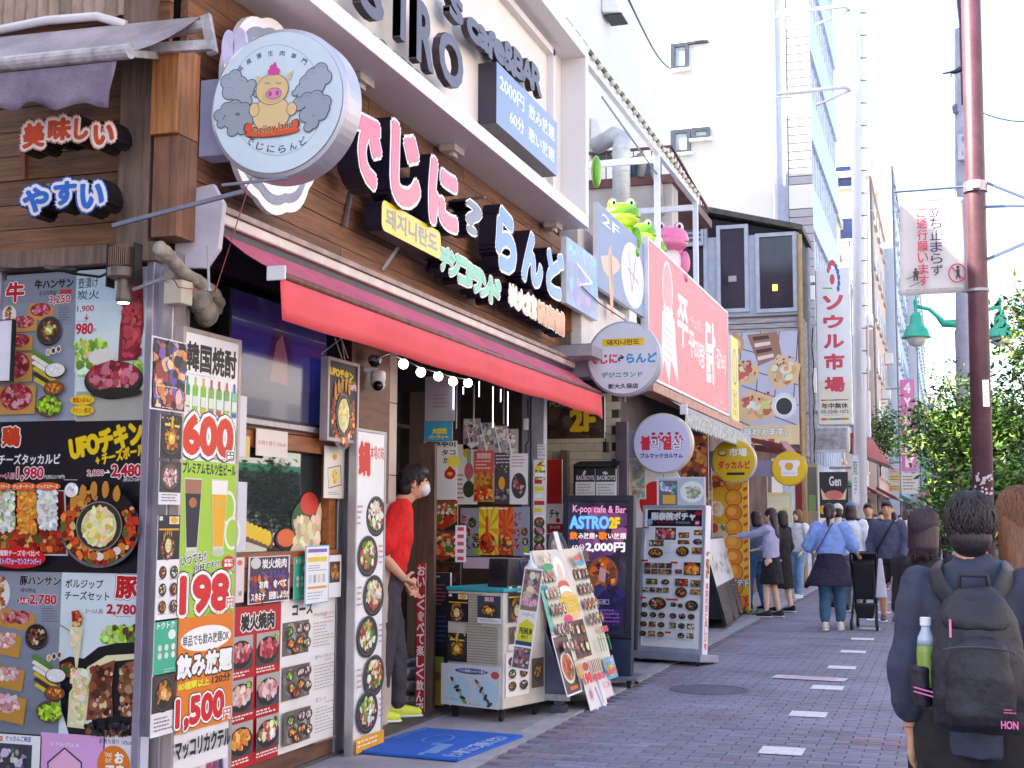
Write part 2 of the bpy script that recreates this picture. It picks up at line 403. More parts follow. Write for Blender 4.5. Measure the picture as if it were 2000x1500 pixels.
for j in range(rows):
    y=6.6+j*BW;off=(j%2)*BL/2
    for i in range(-1,17):
        x=CURBX+BL/2+i*BL+off
        if x<CURBX+BL*.35 or x>0.6-BL*.3:continue
        z=-0.012+R.uniform(0.0095,0.012);rd=redz(x,y)
        lim=-0.1 if y<9.8 else-9
        vis=y>6.9 and x>-2.58 and(y>7.25 or x>-1.7)
        if vis and nobj<300 and x<0.15:
            o=link('paver',bmB if rd else bmA,walk,(x,y,z));o.rotation_euler.z=R.uniform(-.006,.006);nobj+=1
        else:
            h=.003;a,b_=BL/2-.0014,BW/2-.0016;rest.mi=1 if rd else 0
            n=len(rest.v);rest.v+=[(x-a,y-b_,-.02),(x+a,y-b_,-.02),(x+a,y+b_,-.02),(x-a,y+b_,-.02),(x-a+h,y-b_+h,z),(x+a-h,y-b_+h,z),(x+a-h,y+b_-h,z),(x-a+h,y+b_-h,z)]
            for f in((4,5,6,7),(0,1,5,4),(1,2,6,5),(2,3,7,6),(3,0,4,7)):rest.face([n+q for q in f])
o=rest.build('paver',None,walk);o['kind']='stuff'
g=MB();g.poly([(CURBX,6.6+rows*BW,-.002),(0.6,6.6+rows*BW,-.002),(0.6,600,-.002),(CURBX,600,-.002)]);tag(g.build('far_pavement',mat('far_pavers','#8a829c',0.9,var=.1)),kind='structure')
for k,(x,y)in enumerate(SQ):
    g=MB();s_=R.uniform(-.01,.01)
    g.box((x-.13,y-.13,0.0035),(x+.13,y+.13,0.0065));tag(g.build('painted_square',paint),kind='structure')
b=MB().box((-1.75,23.6,.0035),(.5,23.72,.0065));tag(b.build('painted_sun_streak',paint),kind='structure')  # pale strip painted in for a streak of sun across the walk
# painted plate with a red ring between the squares
P=Plane((-1.2,12.05,0.0075),(1,-.1,0),(0,1,0))
b=MB().pbox(P,-.32,.32,-.12,.12,-.001,.002);st=tag(b.build('pavement_marker',mat('marker','#d8ccd6',.6),bevel=0),'pale rectangular pavement marker with a faint red symbol beside the white squares','marker')
pr=Print(P,-.32,.32,-.12,.12,.0022);pr.ell(.5,.5,.38,.36,'#cf93aa');pr.ell(.5,.5,.30,.24,'#d8ccd6');pr.rect(.3,.38,.7,.62,'#cf93aa',10);pr.build('print',PM,st)
# manhole and drain cover
c=PZ(1385,1347);P=Plane((c.x,c.y,.004),(1,0,0),(0,1,0));b=MB()
b.lathe((c.x,c.y,-.004),[(.33,0),(.33,.008),(.30,.0085),(.295,.005),(.02,.005)],40)
mh=tag(b.build('manhole_cover',mat('cast_iron','#6b647c',0.7,.3,var=.2,scale=20,bump=.5,bscale=60)),'round iron manhole cover set in the purple brick paving','manhole')
c=PZ(1745,1270);b=MB().box((c.x-.02,c.y-.7,-.004),(c.x+.4,c.y+.5,.006));tag(b.build('drain_cover',mat('cover','#7d8094',.6,.2),bevel=.003),'flat grey rectangular cover in the paving beside the backpacker','cover')
# opposite side of the street (out of frame to the right; it closes the street and lights it by reflection)
for i,(y0,y1,h_,c_)in enumerate([(-30,-8,14,'#d8d0c4'),(-8,6,11,'#e6e0d8'),(6,22,17,'#d6cdc2'),(22,44,12,'#e8e4de'),(44,90,16,'#d0cac4')]):
    t=thing('opposite_building',['beige block across the road behind the camera','pale low building across the road','tall cream building across the road','white building across the road further down','grey building far across the road'][i],'building',(19,(y0+y1)/2,-.1))
    m_=mat('render_%d'%i,c_,.9,var=.06);b=MB().box((15,y0+.1,-.1),(24,y1-.1,h_));b.build('wall',m_,t)
    gl=mat('far_window_glass','#3a4450',.15,.0,var=.1)
    nw=int((y1-y0)/3)
    for fl in range(1,int(h_/3.3)):
        for k in range(nw):b=MB();yy=y0+1+k*3;b.box((14.93,yy,.6+fl*3.2),(15.05,yy+1.7,2.2+fl*3.2));b.build('window',gl,t)
    b=MB().box((13.9,y0+.5,2.9),(15.05,y1-.5,3.15));b.build('awning',mat('aw_%d'%i,['#2c8c70','#3ca080','#c04870','#2c8c70','#c88c3c'][i],.7),t)
# ================================================================ CORNER SHOP
def corners(P,x0,y0,x1,y1):
    a0,b1=P.loc(x0,y0);a1,b0=P.loc(x1,y1);return a0,a1,b0,b1
YS,XF,XW=5.31,-3.5,-3.42
S=YP(YS);F=XP(XF);FW=XP(XW)
woodX=mat('stained_plank_side','#8a5c40',0.6,var=0.35,scale=5,stretch=(.5,7,9),rnd=.22,grain=30,bump=.4,bscale=30)
woodY=mat('stained_plank_front','#8f6046',0.6,var=0.35,scale=5,stretch=(7,.5,9),rnd=.22,grain=30,bump=.4,bscale=30)
woodO=mat('orange_timber','#b07040',0.5,var=0.3,scale=5,stretch=(8,8,.6),rnd=.1,bump=.2)
woodG=mat('weathered_timber','#80685c',0.7,var=0.3,scale=4,stretch=(8,8,.6),rnd=.1,grain=25,bump=.3)
woodGH=mat('weathered_timber_rail','#8e7468',0.7,var=0.35,scale=4,stretch=(8,.6,8),grain=25,bump=.3)
shop=thing('corner_shop','corner restaurant clad in brown planks with a red awning over its door','shop',(-4.2,8.3,0))
# masses behind everything (upper storeys give the street its shade)
b=MB().box((-14,-2,0),(-4.6,2.9,12));tag(b.build('alley_building',mat('alley_render','#b9b2ae',.9,var=.1)),'tall plain grey building across the side alley, left of the camera','building')
cl=mat('shop_render','#c9bfb9',.9,var=.08)
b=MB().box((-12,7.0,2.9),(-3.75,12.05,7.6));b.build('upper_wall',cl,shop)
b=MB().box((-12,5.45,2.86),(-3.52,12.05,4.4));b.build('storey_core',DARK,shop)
b=MB().box((-12,5.42,2.66),(-3.5,12.0,2.857));b.build('soffit',mat('dark_soffit','#2a2226',.9),shop)  # soffit in one plain dark colour
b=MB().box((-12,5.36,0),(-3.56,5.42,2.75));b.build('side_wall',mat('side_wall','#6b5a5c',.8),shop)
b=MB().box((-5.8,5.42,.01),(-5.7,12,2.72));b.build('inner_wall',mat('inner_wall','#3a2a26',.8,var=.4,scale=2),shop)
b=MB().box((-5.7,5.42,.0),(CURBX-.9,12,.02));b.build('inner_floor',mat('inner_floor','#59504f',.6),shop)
# planks, side
def planks(P,a0,a1,b0,b1,h,ln,m_,c0=0,c1=.03,par=None):
    b_=b0;j=0
    while b_<b1-.02:
        t=min(b_+h,b1);a=a0-(j*.61%ln)
        while a<a1-.02:
            e=min(a+ln,a1);s_=max(a,a0)
            if e-s_>.03:
                mb=MB();mb.pbox(P,s_+.001,e-.0015,b_+.0025,t-.0025,c0,c1+R.uniform(-.003,.003));mb.build('plank',m_,par,loc=P.w(s_,b_,c0))
            a+=ln
        b_+=h;j+=1
zb=S.loc(150,492)[1]
planks(S,-5.3,S.loc(262,300)[0],zb,4.35,.125,1.9,woodX,.0,.035,shop)
planks(S,S.loc(308,300)[0],S.loc(327,300)[0]+.01,zb+.06,4.3,.38,1,woodX,.0,.03,shop)
b=MB().pbox(S,S.loc(248,300)[0],S.loc(310,300)[0],zb+.0,4.6,.0,.07);b.build('corner_board',woodG,shop,bevel=.004)
b=MB().pbox(S,-5.3,XF+.0,zb-.09,zb+.002,-.03,.10);b.build('bottom_rail',woodG,shop,bevel=.004)
a0,a1=S.loc(325,200)[0],S.loc(376,200)[0]
b=MB().pbox(S,a0,a1,S.loc(350,275)[1],S.loc(350,105)[1],-.06,.13);b.build('orange_post',woodO,shop,bevel=.004)
b=MB().pbox(S,a0+.004,a1-.002,zb+.02,S.loc(350,275)[1]-.002,-.06,.10);b.build('lower_post',mat('lower_post','#8f6048',.6,var=.3,scale=5,stretch=(8,8,.6),bump=.3),shop,bevel=.004)
# planks, front fascia
fz0=FW.loc(900,610)[1];fz1=4.12
planks(FW,YS+.06,11.9,fz0-.02,fz1,.132,1.75,woodY,-.09,-.05,shop)
b=MB().pbox(FW,YS+.1,11.95,fz0-.16,fz0-.02,-.1,.0);b.build('fascia_rail',woodGH,shop,bevel=.004)
a0,_=FW.loc(1104,600);a1,_=FW.loc(1124,600)
b=MB().pbox(FW,a0,a0+.3,FW.loc(1112,652)[1],FW.loc(1112,552)[1],-.08,.06);b.build('orange_post',woodO,shop,bevel=.004)
b=MB().pbox(FW,a0,a0+.28,FW.loc(1112,700)[1],FW.loc(1112,652)[1]-.003,-.08,.05);b.build('lower_post',woodG,shop,bevel=.004)
# corrugated sheet at the top of the side wall
b=MB();P=S;rib=mat('rusty_corrugated','#b79c8c',.6,.1,var=.35,scale=9,stretch=(1,1,.4));n=30
for i in range(n):
    x0_=-4.62+i*.034;z0_,z1_=S.loc(150,52)[1],5.0
    b.poly([P.w(x0_,z0_,.05+.018*(i%2)),P.w(x0_+.034,z0_,.05+.018*((i+1)%2)),P.w(x0_+.034,z1_,.05+.018*((i+1)%2)),P.w(x0_,z1_,.05+.018*(i%2))])
b.build('corrugated_sheet',rib,shop)
# ---------------------------------------------------------------- lettering on the planks (each sign its own thing)
navy=mat('dark_navy_return','#241d35',.35,.1,var=.15);goldy=mat('bronze_return','#6b5a48',.4,.5)
pinkf=mat('pink_acrylic','#e86c88',.25,var=.05);bluef=mat('sky_blue_acrylic','#4890e4',.25,var=.05);whitef=mat('white_acrylic','#f6f0f2',.25,var=.04)
greyf=mat('slate_acrylic','#66708c',.25);mintf=mat('mint_acrylic','#5cc8a8',.25,var=.06);yelf=mat('yellow_acrylic','#f6d83a',.25,var=.05)
peachf=mat('peach_acrylic','#e8985c',.25,var=.12);creamf=mat('cream_acrylic','#f4e6d2',.25,var=.1)
def sign_letter(ch,box,fc,lab,c0=.06,c1=.20,bold=.06,ob=.035):
    c=FW.loc((box[0]+box[2])/2,box[3]);t=thing('sign_letter',lab,'sign letter',FW.w(c[0],c[1],0),'raised letters of the shop name')
    letters3d('letter_body',ch,FW,box,c0,c1,fc,navy,whitef,t,True,bold,ob=ob)
    b=MB();a,z=c
    b.tube([FW.w(a-.03,z+.12,-.06),FW.w(a-.03,z+.12,c0+.01)],.012,6);b.tube([FW.w(a+.05,z+.3,-.06),FW.w(a+.05,z+.3,c0+.01)],.012,6);b.build('mounting_pin',STEEL,t)
for ch,bx_,fc,lab in[
    ('で',(684,232,742,352),pinkf,'first large pink letter with white edge, beside the round pig sign'),
    ('じ',(768,262,818,396),pinkf,'second large pink letter, above the yellow sign'),
    ('に',(842,330,892,440),pinkf,'third large pink letter, left of the small grey mark'),
    ('ら',(972,418,1006,524),bluef,'first large blue letter, right of the small grey mark'),
    ('ん',(1022,462,1058,550),bluef,'middle large blue letter on the planks'),
    ('ど',(1070,496,1100,576),bluef,'last large blue letter, by the orange end post')]:
    sign_letter(ch,bx_,fc,lab)
sign_letter('?',(912,398,940,458),greyf,'small slate grey hook mark between the pink and the blue letters',bold=.02,ob=.02)
def plate_sign(name,lab,P,box,pc,body_m,c0,c1,rad=.3):
    a0,a1,b0,b1=box;t=thing(name,lab,'sign',P.w((a0+a1)/2,b0,c0));b=MB();r=rad*(b1-b0);pts=[]
    for cx_,cy_,s0 in((a1-r,b1-r,0),(a0+r,b1-r,90),(a0+r,b0+r,180),(a1-r,b0+r,270)):
        for k in range(5):t_=math.radians(s0+k*22.5);pts.append((cx_+r*math.cos(t_),cy_+r*math.sin(t_)))
    k0=len(b.v);b.v+=[tuple(P.w(x,y,c0))for x,y in pts];k1=len(b.v);b.v+=[tuple(P.w(x,y,c1))for x,y in pts]
    b.use(body_m);b.loft([k0,k1],len(pts),False);b.face([k0+i for i in reversed(range(len(pts)))]);b.use(pc);b.face([k1+i for i in range(len(pts))])
    b.build('sign_box',None,t);return t
# yellow Hangul plate
a0,b1=FW.loc(697,392);a1,_=FW.loc(816,470);_,b0=FW.loc(697,452)
t=plate_sign('shop_sign','yellow rounded sign with grey Korean letters on the planks',FW,(a0,a1,b0,b1-.0),yelf,navy,.06,.17,.25)
pr=Print(FW,a0,a1,b0,b1,.171);pr.text('돼지니란도',.07,.2,.93,.8,'#6f6a72',.035);pr.build('lettering',PV,t)
b=MB();m_=(a0+a1)/2;b.bar(FW.w(m_,b0-.15,-.04),FW.w(m_+.05,b0+.02,.06),.02,.02);b.bar(FW.w(a0+.05,b1+.22,-.04),FW.w(a0-.12,b0-.0,-.02),.02,.02);b.build('bracket',STEEL,t)
def word_sign(s,boxes,faces,lab,c0=.05,c1=.16,bold=.07,ob=.05):
    a,z=FW.loc(boxes[0][0],boxes[0][3]);t=thing('shop_sign',lab,'sign',FW.w(a,z,0))
    for ch,bx_,fc in zip(s,boxes,faces):
        letters3d('letter',ch,FW,bx_,c0,c1,fc,navy,whitef,t,True,bold,ob=ob)
    b=MB().bar(FW.w(a+.1,z-.02,-.05),FW.w(a+.1,z+.15,c0),.02,.02);b.bar(FW.w(a+.5,z+.0,-.05),FW.w(a+.5,z+.12,c0),.02,.02);b.build('bracket',STEEL,t)
bx=[];x,y=859,484
for i,w_ in enumerate([19,20,18,11,17,19,20]):bx.append((x,y,x+w_,y+44-i*.5 if i!=3 else y+34));x+=w_-1;y+=w_*.63
word_sign('デジニ?ランド',bx,[mintf]*7,'small mint green katakana sign under the big letters')
bx=[];x,y=994,560
for i,w_ in enumerate([16,15,20,14,18,18]):bx.append((x,y,x+w_,y+36));x+=w_+(3 if i==2 else 1);y+=w_*.63
word_sign('炭火館新店舗',bx,[creamf]*3+[peachf]*3,'small cream and orange block sign above the awning end',bold=.085)
# cloud-shaped signs on the side wall
def cloud_sign(s,boxes,face,edge,lab,c0=.12,c1=.30):
    a,z=S.loc((boxes[0][0]+boxes[-1][2])/2,boxes[0][3]);t=thing('cloud_sign',lab,'sign',S.w(a,z,0),'cut-out word signs on the side wall')
    for ch,bx_ in zip(s,boxes):
        letters3d('letter_block',ch,S,bx_,c0+.05,c1-.012,edge,mat('black_return','#141218',.4),None,t,True,.23)
        letters3d('letter_face',ch,S,bx_,c1-.0125,c1-.006,whitef,whitef,None,t,True,.165)
        letters3d('letter_stroke',ch,S,bx_,c1-.006,c1,face,face,None,t,True,.045)
    b=MB().bar(S.w(a,z+.1,.0),S.w(a,z+.1,c0),.02,.02);b.build('bracket',STEEL,t)
redf=mat('vermilion_acrylic','#d8502c',.3,var=.08);blf=mat('royal_blue_acrylic','#2f6fd0',.3,var=.06)
cloud_sign('美味しい',[(46,242,84,286),(95,232,136,272),(146,232,170,270),(184,245,220,280)],redf,mat('peach_rim','#e89a78',.3),'red and white hiragana sign on the brown side planks')
cloud_sign('やすい',[(46,368,92,412),(106,356,146,398),(158,360,200,404)],blf,mat('blue_rim','#2a62b8',.3),'blue and white hiragana sign on the brown side planks')
for i,(x,y,r_)in enumerate([(-2,300,22),(-4,345,18),(-4,440,26)]):
    c=S.loc(x,y);b=MB();q=r_/2550*YS;b.lathe(S.w(c[0],c[1],.26),[(q*.9,0),(q,-.02),(q,-.16)],20,Vector((1,0,0)),Vector((0,0,1)))
    tag(b.build('sign_edge',mat('black_return','#141218',.4)),['black edge of a cut-off sign at upper left','small black edge of a sign beside the left frame','lowest black sign edge at the left frame'][i],'sign')
b=MB();c0_=S.loc(62,306);c1_=S.loc(62,356);b.bar(S.w(c0_[0],c0_[1],.05),S.w(c1_[0],c1_[1],.05),.03,.02);b.build('sign_rod',mat('copper','#9c6850',.5,.4),shop)
# ---------------------------------------------------------------- round pig sign
cy=5.15;PR=YP(cy);c=PR.loc(541,200);rad=abs(PR.loc(541,54)[1]-c[1])
t=thing('round_sign','large round white projecting sign with a pig blowing grey steam','sign',PR.w(c[0],c[1]-rad,0));rs=t
b=MB();cc=PR.w(c[0],c[1],0)
prof=[(rad*.94,-.005),(rad*.985,-.012),(rad,-.03),(rad,-.15),(rad*.97,-.165)]
b.lathe(cc,[(.001,-.004)]+prof+[(.001,-.165)],64,Vector((1,0,0)),Vector((0,0,1)))
# the lathe axis of X,Z points to -Y (towards the camera side)
o=b.build('sign_drum',mat('satin_aluminium','#c9c6d2',.35,.55,var=.12,scale=2),t,smooth=False);fix(o)
b=MB().lathe(cc,[(rad*.93,0),(rad*.93,.004)],64,Vector((1,0,0)),Vector((0,0,1)));
o=b.build('sign_face',mat('pale_blue_face','#d6e4ee',.3,var=.04),t);fix(o)
pr=Print(PR,0,1,0,1,.0045,px=True)
def arc_text(pr,s,cx_,cy_,r_,a0_,a1_,sz,col):
    for i,ch in enumerate(s):
        a=math.radians(a0_+(a1_-a0_)*i/(len(s)-1));x,y=cx_+r_*math.sin(a),cy_-r_*math.cos(a)
        pr.text(ch,x-sz/2,y-sz/2,x+sz/2,y+sz/2,col,.012,rot=-math.degrees(a)if abs(math.degrees(a))<90 else 180-math.degrees(a))
CXp,CYp=541,200
for q in range(72):
    a=2*math.pi*q/72;a2=2*math.pi*(q+1)/72;pr.k=1;pr.line(CXp+92*math.cos(a),CYp-4+108*math.sin(a),CXp+92*math.cos(a2),CYp-4+108*math.sin(a2),.0018,'#8d95a4')
pr.k=2;arc_text(pr,'国産厚生肉専門店',CXp,CYp,96,-48,48,10,'#5a6072');arc_text(pr,'どんらにじで',CXp,CYp,90,208,152,13,'#2c2c3a')if False else None
for i,ch in enumerate('でじにらんど'):a=math.radians(214-i*13.6);pr.text(ch,CXp+92*math.sin(a)-7,CYp-92*math.cos(a)-7,CXp+92*math.sin(a)+7,CYp-92*math.cos(a)+7,'#2c2c3a',.01,rot=(i-2.5)*13)
def puff(pts,col='#a6aebc'):
    for x,y,r_ in pts:pr.ell(x,y,r_+1.6,r_*1.05+1.6,'#3a4050',16)
    pr.k+=1
    for x,y,r_ in pts:pr.ell(x,y,r_,r_*1.05,col,16)
    for x,y,r_ in pts[:4]:
        for q in range(6):a=-2.2+q*.28;pr.line(x+r_*.6*math.cos(a),y+r_*.6*math.sin(a),x+r_*.6*math.cos(a+.28),y+r_*.6*math.sin(a+.28),.0015,'#6a7284')
EPSS=EPS;EPS=0.00003
pr.k=40
puff([(446,160,13),(460,150,12),(470,165,14),(450,180,14),(468,190,13),(484,178,13),(492,166,9),(484,198,9),(503,184,6)]);pr.k+=3
puff([(430,226,10),(445,214,12),(460,210,13),(478,214,12),(452,236,14),(470,240,14),(486,234,12),(434,242,8),(456,256,10),(474,254,9)],'#9ca4b2');pr.k+=3
puff([(588,176,9),(600,162,13),(612,150,14),(628,138,13),(636,152,13),(622,168,14),(606,178,11),(590,184,7),(578,183,5)]);pr.k+=3
puff([(586,204,12),(602,196,13),(620,192,13),(636,200,12),(612,212,14),(628,222,13),(600,226,13),(612,240,12),(636,214,9),(604,250,8)],'#9ca4b2');pr.k+=6
pig='#e8c690';ol='#4a3a34'
def el2(x,y,rx,ry,c_,o_=ol,n=24):pr.ell(x,y,rx+1.1,ry+1.1,o_,n);pr.ell(x,y,rx,ry,c_,n)
el2(532,224,36,34,pig);el2(499,216,9,13,pig);el2(572,214,9,12,pig)
pr.pg([(503,150),(520,152),(510,172)],pig);pr.pg([(560,150),(576,137),(568,158)],pig);el2(534,176,31,29,pig)
pr.ell(534,190,20,13,'#dcb884');el2(537,184,14,10,'#e88cc0');pr.ell(530,185,3.4,5,'#b04a86');pr.ell(544,183,3.4,5,'#b04a86')
for x0_,x1_ in((519,530),(541,552)):pr.line(x0_,166,x1_,163,.0018,ol);pr.line(x0_,162,x1_,166,.0018,ol)
pr.ell(537,141,12,8,'#e0489c');pr.ell(536,133,7,6,'#e0489c');pr.ell(539,128,3,5,'#e0489c')
pr.ell(534,260,54,9,ol);pr.ell(486,251,8,10,ol);pr.ell(580,243,8,10,ol)
pr.ell(534,259,53,8,'#e85422');pr.ell(488,251,7,9,'#e85422');pr.ell(578,243,7,9,'#e85422')
pr.text('Dejiny land',496,243,574,262,'#8c1a1a',.02,out=[('#f0c890',.05)],rot=4)
EPS=EPSS
pr.build('print',PM,t)
b=MB();a_,b_=PR.loc(374,300);a2_,b2_=PR.loc(440,142);b.pbox(PR,a_,PR.loc(470,200)[0],b_,b2_,-.18,-.06);b.build('sign_arm_box',mat('lilac_grey_panel','#8f8aa6',.5,var=.06),t,bevel=.004)
b=MB().bar(PR.w(*PR.loc(440,365),.03),PR.w(*PR.loc(560,345),-.02),.012,.012);b.bar(PR.w(*PR.loc(240,448),.08),PR.w(*PR.loc(470,372),-.02),.018,.018);b.build('stay_rod',mat('grey_stay','#7a7c90',.5,.3),t)
# scalloped white sign behind it
Pb=XP(-3.30);c=Pb.loc(510,205);b=MB();pts=[]
for i in range(60):
    a=2*math.pi*i/60;r_=.50+.022*abs(math.sin(a*5));pts.append((c[0]+.14+r_*math.cos(a)*1.0,c[1]-.02+r_*math.sin(a)))
t=thing('scalloped_sign','white scalloped sign with grey ring half hidden behind the round pig sign','sign',Pb.w(c[0],c[1]-.5,0))
def disc(P,pts,c0,c1,m_,nm,par):
    b=MB();n=len(pts);b.v=[tuple(P.w(x,y,c0))for x,y in pts]+[tuple(P.w(x,y,c1))for x,y in pts];b.use(m_);b.loft([0,n],n);return b.build(nm,None,par)
disc(Pb,pts,-.03,0,whitef,'sign_board',t)
disc(Pb,[(c[0]+.14+(x-c[0]-.14)*.9,c[1]-.02+(y-c[1]+.02)*.9)for x,y in pts],.0005,.003,mat('ring_grey','#84889c',.4),'ring',t)
disc(Pb,[(c[0]+.14+(x-c[0]-.14)*.8,c[1]-.02+(y-c[1]+.02)*.8)for x,y in pts],.0035,.006,whitef,'centre',t)
for k,(px_,py_)in enumerate([(445,92),(468,88)]):
    P_=YP(5.22);q=P_.loc(px_,py_);disc(P_,[(q[0]+.034*math.cos(a),q[1]+.085*math.sin(a))for a in[i*math.pi/12 for i in range(24)]],-.02,.0,mat('lavender_ear','#dcd0f0',.4),'ear',t)
# ---------------------------------------------------------------- awning over the door
cas=XP(-3.30);bar_=XP(-3.06)
zc=cas.loc(700,528)[1];y0c,y1c=cas.loc(424,408)[0],cas.loc(1124,708)[0]
zf=bar_.loc(860,655)[1];y0b,y1b=bar_.loc(540,518)[0],bar_.loc(1172,775)[0]
t=thing('awning','coral red retractable awning over the restaurant window and door','awning',(-3.3,8.5,zf));aw=t
cm=mat('cream_cassette','#d8c8c0',.4,.1,var=.15,scale=4);b=MB().box((-3.48,y0c,zc-.055),(-3.30,y1c,zc+.0));b.build('cassette',cm,t,bevel=.008)
b=MB().box((-3.46,y0c+.02,zc-.11),(-3.325,y1c-.02,zc-.057));b.build('cassette_slot',mat('slot_dark','#33283a',.5),t)
b=MB().box((-3.48,y0c-.01,zc+.003),(-3.29,y1c+.1,zc+.035));b.build('cassette_lid',mat('cassette_lid','#a68c84',.5,var=.25,scale=6),t,bevel=.004)
fab=mat('coral_awning_fabric','#d2627e',.75,var=.14,scale=3,grain=200);val=mat('coral_valance_fabric','#f0585f',.75,var=.06,scale=2,grain=300)
b=MB();n=40;rows_=[]
for i in range(n+1):
    u=i/n;r_=[]
    for j in range(5):
        v=j/4;ya=y0c+.1+(y1c-.1-y0c)*u;yb=y0b+(y1b-y0b)*u
        r_.append((-3.36+(.30)*v,ya*(1-v)+yb*v,(zc-.07)*(1-v)+(zf+.02)*v-.02*math.sin(math.pi*v)+.004*math.sin(u*40)*v))
    rows_.append(r_)
b.grid(rows_)
o=b.build('canopy',fab,t);md=o.modifiers.new('s','SOLIDIFY');md.thickness=.003
b=MB().tube([(-3.065,y0b,zf+.012),(-3.065,(y0b+y1b)/2,zf-.0),(-3.065,y1b,zf+.008)],.021,12);b.build('front_bar',mat('brown_front_bar','#8a5a50',.5,.2,var=.3,scale=12),t,smooth=True)
b=MB().box((-3.11,y0b-.012,zf-.026),(-3.005,y0b+.003,zf+.046));b.build('end_cap',WHITE,t,bevel=.02)
b=MB();n=90;q=[]
for i in range(n+1):
    u=i/n;y=y0b+.01+(y1b-.02-y0b)*u;zl=zf-.015;d_=.2+.006*math.sin(u*23)+.03*(u>.97)*(u-.97)/.03
    q.append([(-3.045+(.010*math.sin(u*21)+.003*math.sin(u*57))*k/3,y+(.03*k/3 if i==0 else 0),zl-d_*k/3)for k in range(4)])
b.grid(q)
o=b.build('valance',val,t,smooth=True);md=o.modifiers.new('s','SOLIDIFY');md.thickness=.003
b=MB();e=cas.loc(388,500);b.v=[]
pts=[(-3.5,zc+.09),(-3.30,zc+.12),(-3.24,zc+.02),(-3.26,zc-.2),(-3.33,zc-.29),(-3.5,zc-.28)]
k0=len(b.v);b.v+=[(x,y0c-.045,z)for x,z in pts];k1=len(b.v);b.v+=[(x,y0c-.01,z)for x,z in pts];b.loft([k0,k1],6);fix(b.build('side_bracket',mat('lilac_white','#cfc6d4',.5,var=.1),t,bevel=.004))
for yy in(6.3,8.4,11.0):
    b=MB().bar((-3.36,yy,zc-.11),(-3.2,yy+.45,zf+.0),.03,.03);b.bar((-3.2,yy+.45,zf),(-3.08,yy+.1,zf),.028,.028);b.build('folding_arm',WHITE,t)
# rod hook hanging at the left end
b=MB();p=bar_.w(*bar_.loc(406,480),0);p2=bar_.w(*bar_.loc(408,560),0);b.tube([p,p2],.006,8);b.lathe(p2+Vector((0,0,-.02)),[(.004,.03),(.012,.0),(.012,.01)],10);b.build('crank_hook',STEEL,aw)
# ---------------------------------------------------------------- purple-grey awning, far upper left
t=thing('grey_awning','weathered lilac grey awning with scalloped valance at the upper left corner','awning',(-4,4.9,3.6))
Pa=YP(4.85);zt=Pa.loc(150,120)[1];xr=Pa.loc(252,120)[0]
lil=mat('faded_lilac_fabric','#8f7f96',.8,var=.3,scale=3,grain=120,bump=.15)
b=MB().tube([Pa.w(*Pa.loc(-60,132),0),Pa.w(*Pa.loc(255,100),0)],.035,12);b.build('front_bar',mat('worn_white_bar','#c8c2c8',.5,.2,var=.3,scale=14),t)
b=MB();n=30
L0=[Pa.w(*Pa.loc(-60+288*i/n,150-30*i/n),-.0)for i in range(n+1)];D_=[(208+8*math.sin(i*.62+2.2))-30*max(0,(i/n-.8))for i in range(n+1)]
L1=[Pa.w(*Pa.loc(-62+272*i/n,D_[i]),0)for i in range(n+1)]
b.grid([[L0[i].lerp(L1[i],j/5)+Vector((0,.012*math.sin(i*.9+j)*j/5,0))for j in range(6)]for i in range(n+1)])
o=b.build('valance',lil,t,smooth=True);o.modifiers.new('s','SOLIDIFY').thickness=.004
Pk=YP(5.22);b=MB();A_=[Pa.w(*Pa.loc(-60+315*i/10,128-32*i/10),-.02)for i in range(11)];B_=[Pk.w(*Pk.loc(-60+450*i/10,78-46*i/10),0)for i in range(11)]
b.grid([[A_[i].lerp(B_[i],j/4)-Vector((0,0,.02*math.sin(j/4*3.14)))for j in range(5)]for i in range(11)])
o=b.build('canopy',mat('faded_grey_fabric','#a8a0aa',.8,var=.25,scale=3,grain=120),t);o.modifiers.new('s','SOLIDIFY').thickness=.004
b=MB().tube([Pk.w(*Pk.loc(330,62),0),Pk.w(*Pk.loc(402,50),0)],.03,10);b.bar(Pk.w(*Pk.loc(402,30),.0),Pk.w(*Pk.loc(420,108),.02),.03,.05);b.bar(Pk.w(*Pk.loc(262,112),.1),Pk.w(*Pk.loc(425,94),.04),.035,.05);b.bar(Pa.w(*Pa.loc(250,104),0),Pk.w(*Pk.loc(318,116),.05),.03,.035);b.build('folding_arm',mat('worn_arm','#c4bcc0',.45,.3,var=.25,scale=16),t,bevel=.004)
b=MB().tube([Pk.w(*Pk.loc(-60,70),.0),Pk.w(*Pk.loc(90,40),.0),Pk.w(*Pk.loc(190,32),0),Pk.w(*Pk.loc(245,48),0)],.022,10);b.build('top_rail',WHITE,t,smooth=True)
# ---------------------------------------------------------------- big white bar sign upstairs
XB=-3.1;WB=XP(XB);zb0=WB.loc(1140,438)[1];ye=WB.loc(1150,455)[0];yi=WB.loc(1062,180)[0]
wht=mat('white_sign_steel','#f0ecee',.4,var=.04,scale=1.5,grain=0);cream=mat('cream_sign_panel','#f4ece6',.55,var=.05,scale=1)
t=thing('bar_sign','huge white framed bar sign with dark standoff letters above the planks','sign',(XB,8,zb0));ws=t
zt0=WB.loc(1000,160)[1]+.95
b=MB().box((-3.55,4.7,zb0),(XB,ye,zb0+.11));b.build('bottom_frame',wht,t,bevel=.004)
b=MB().box((-3.55,ye-.1,zb0+.113),(XB,ye,zb0+1.62));b.build('end_frame',wht,t,bevel=.004)
b=MB().box((-3.55,4.7,zb0+1.62),(XB,ye,zb0+1.75));b.build('top_frame',wht,t,bevel=.004)
b=MB().box((-3.5,4.7,zb0+.113),(-3.34,ye-.103,zb0+1.617));b.build('back_panel',cream,t)
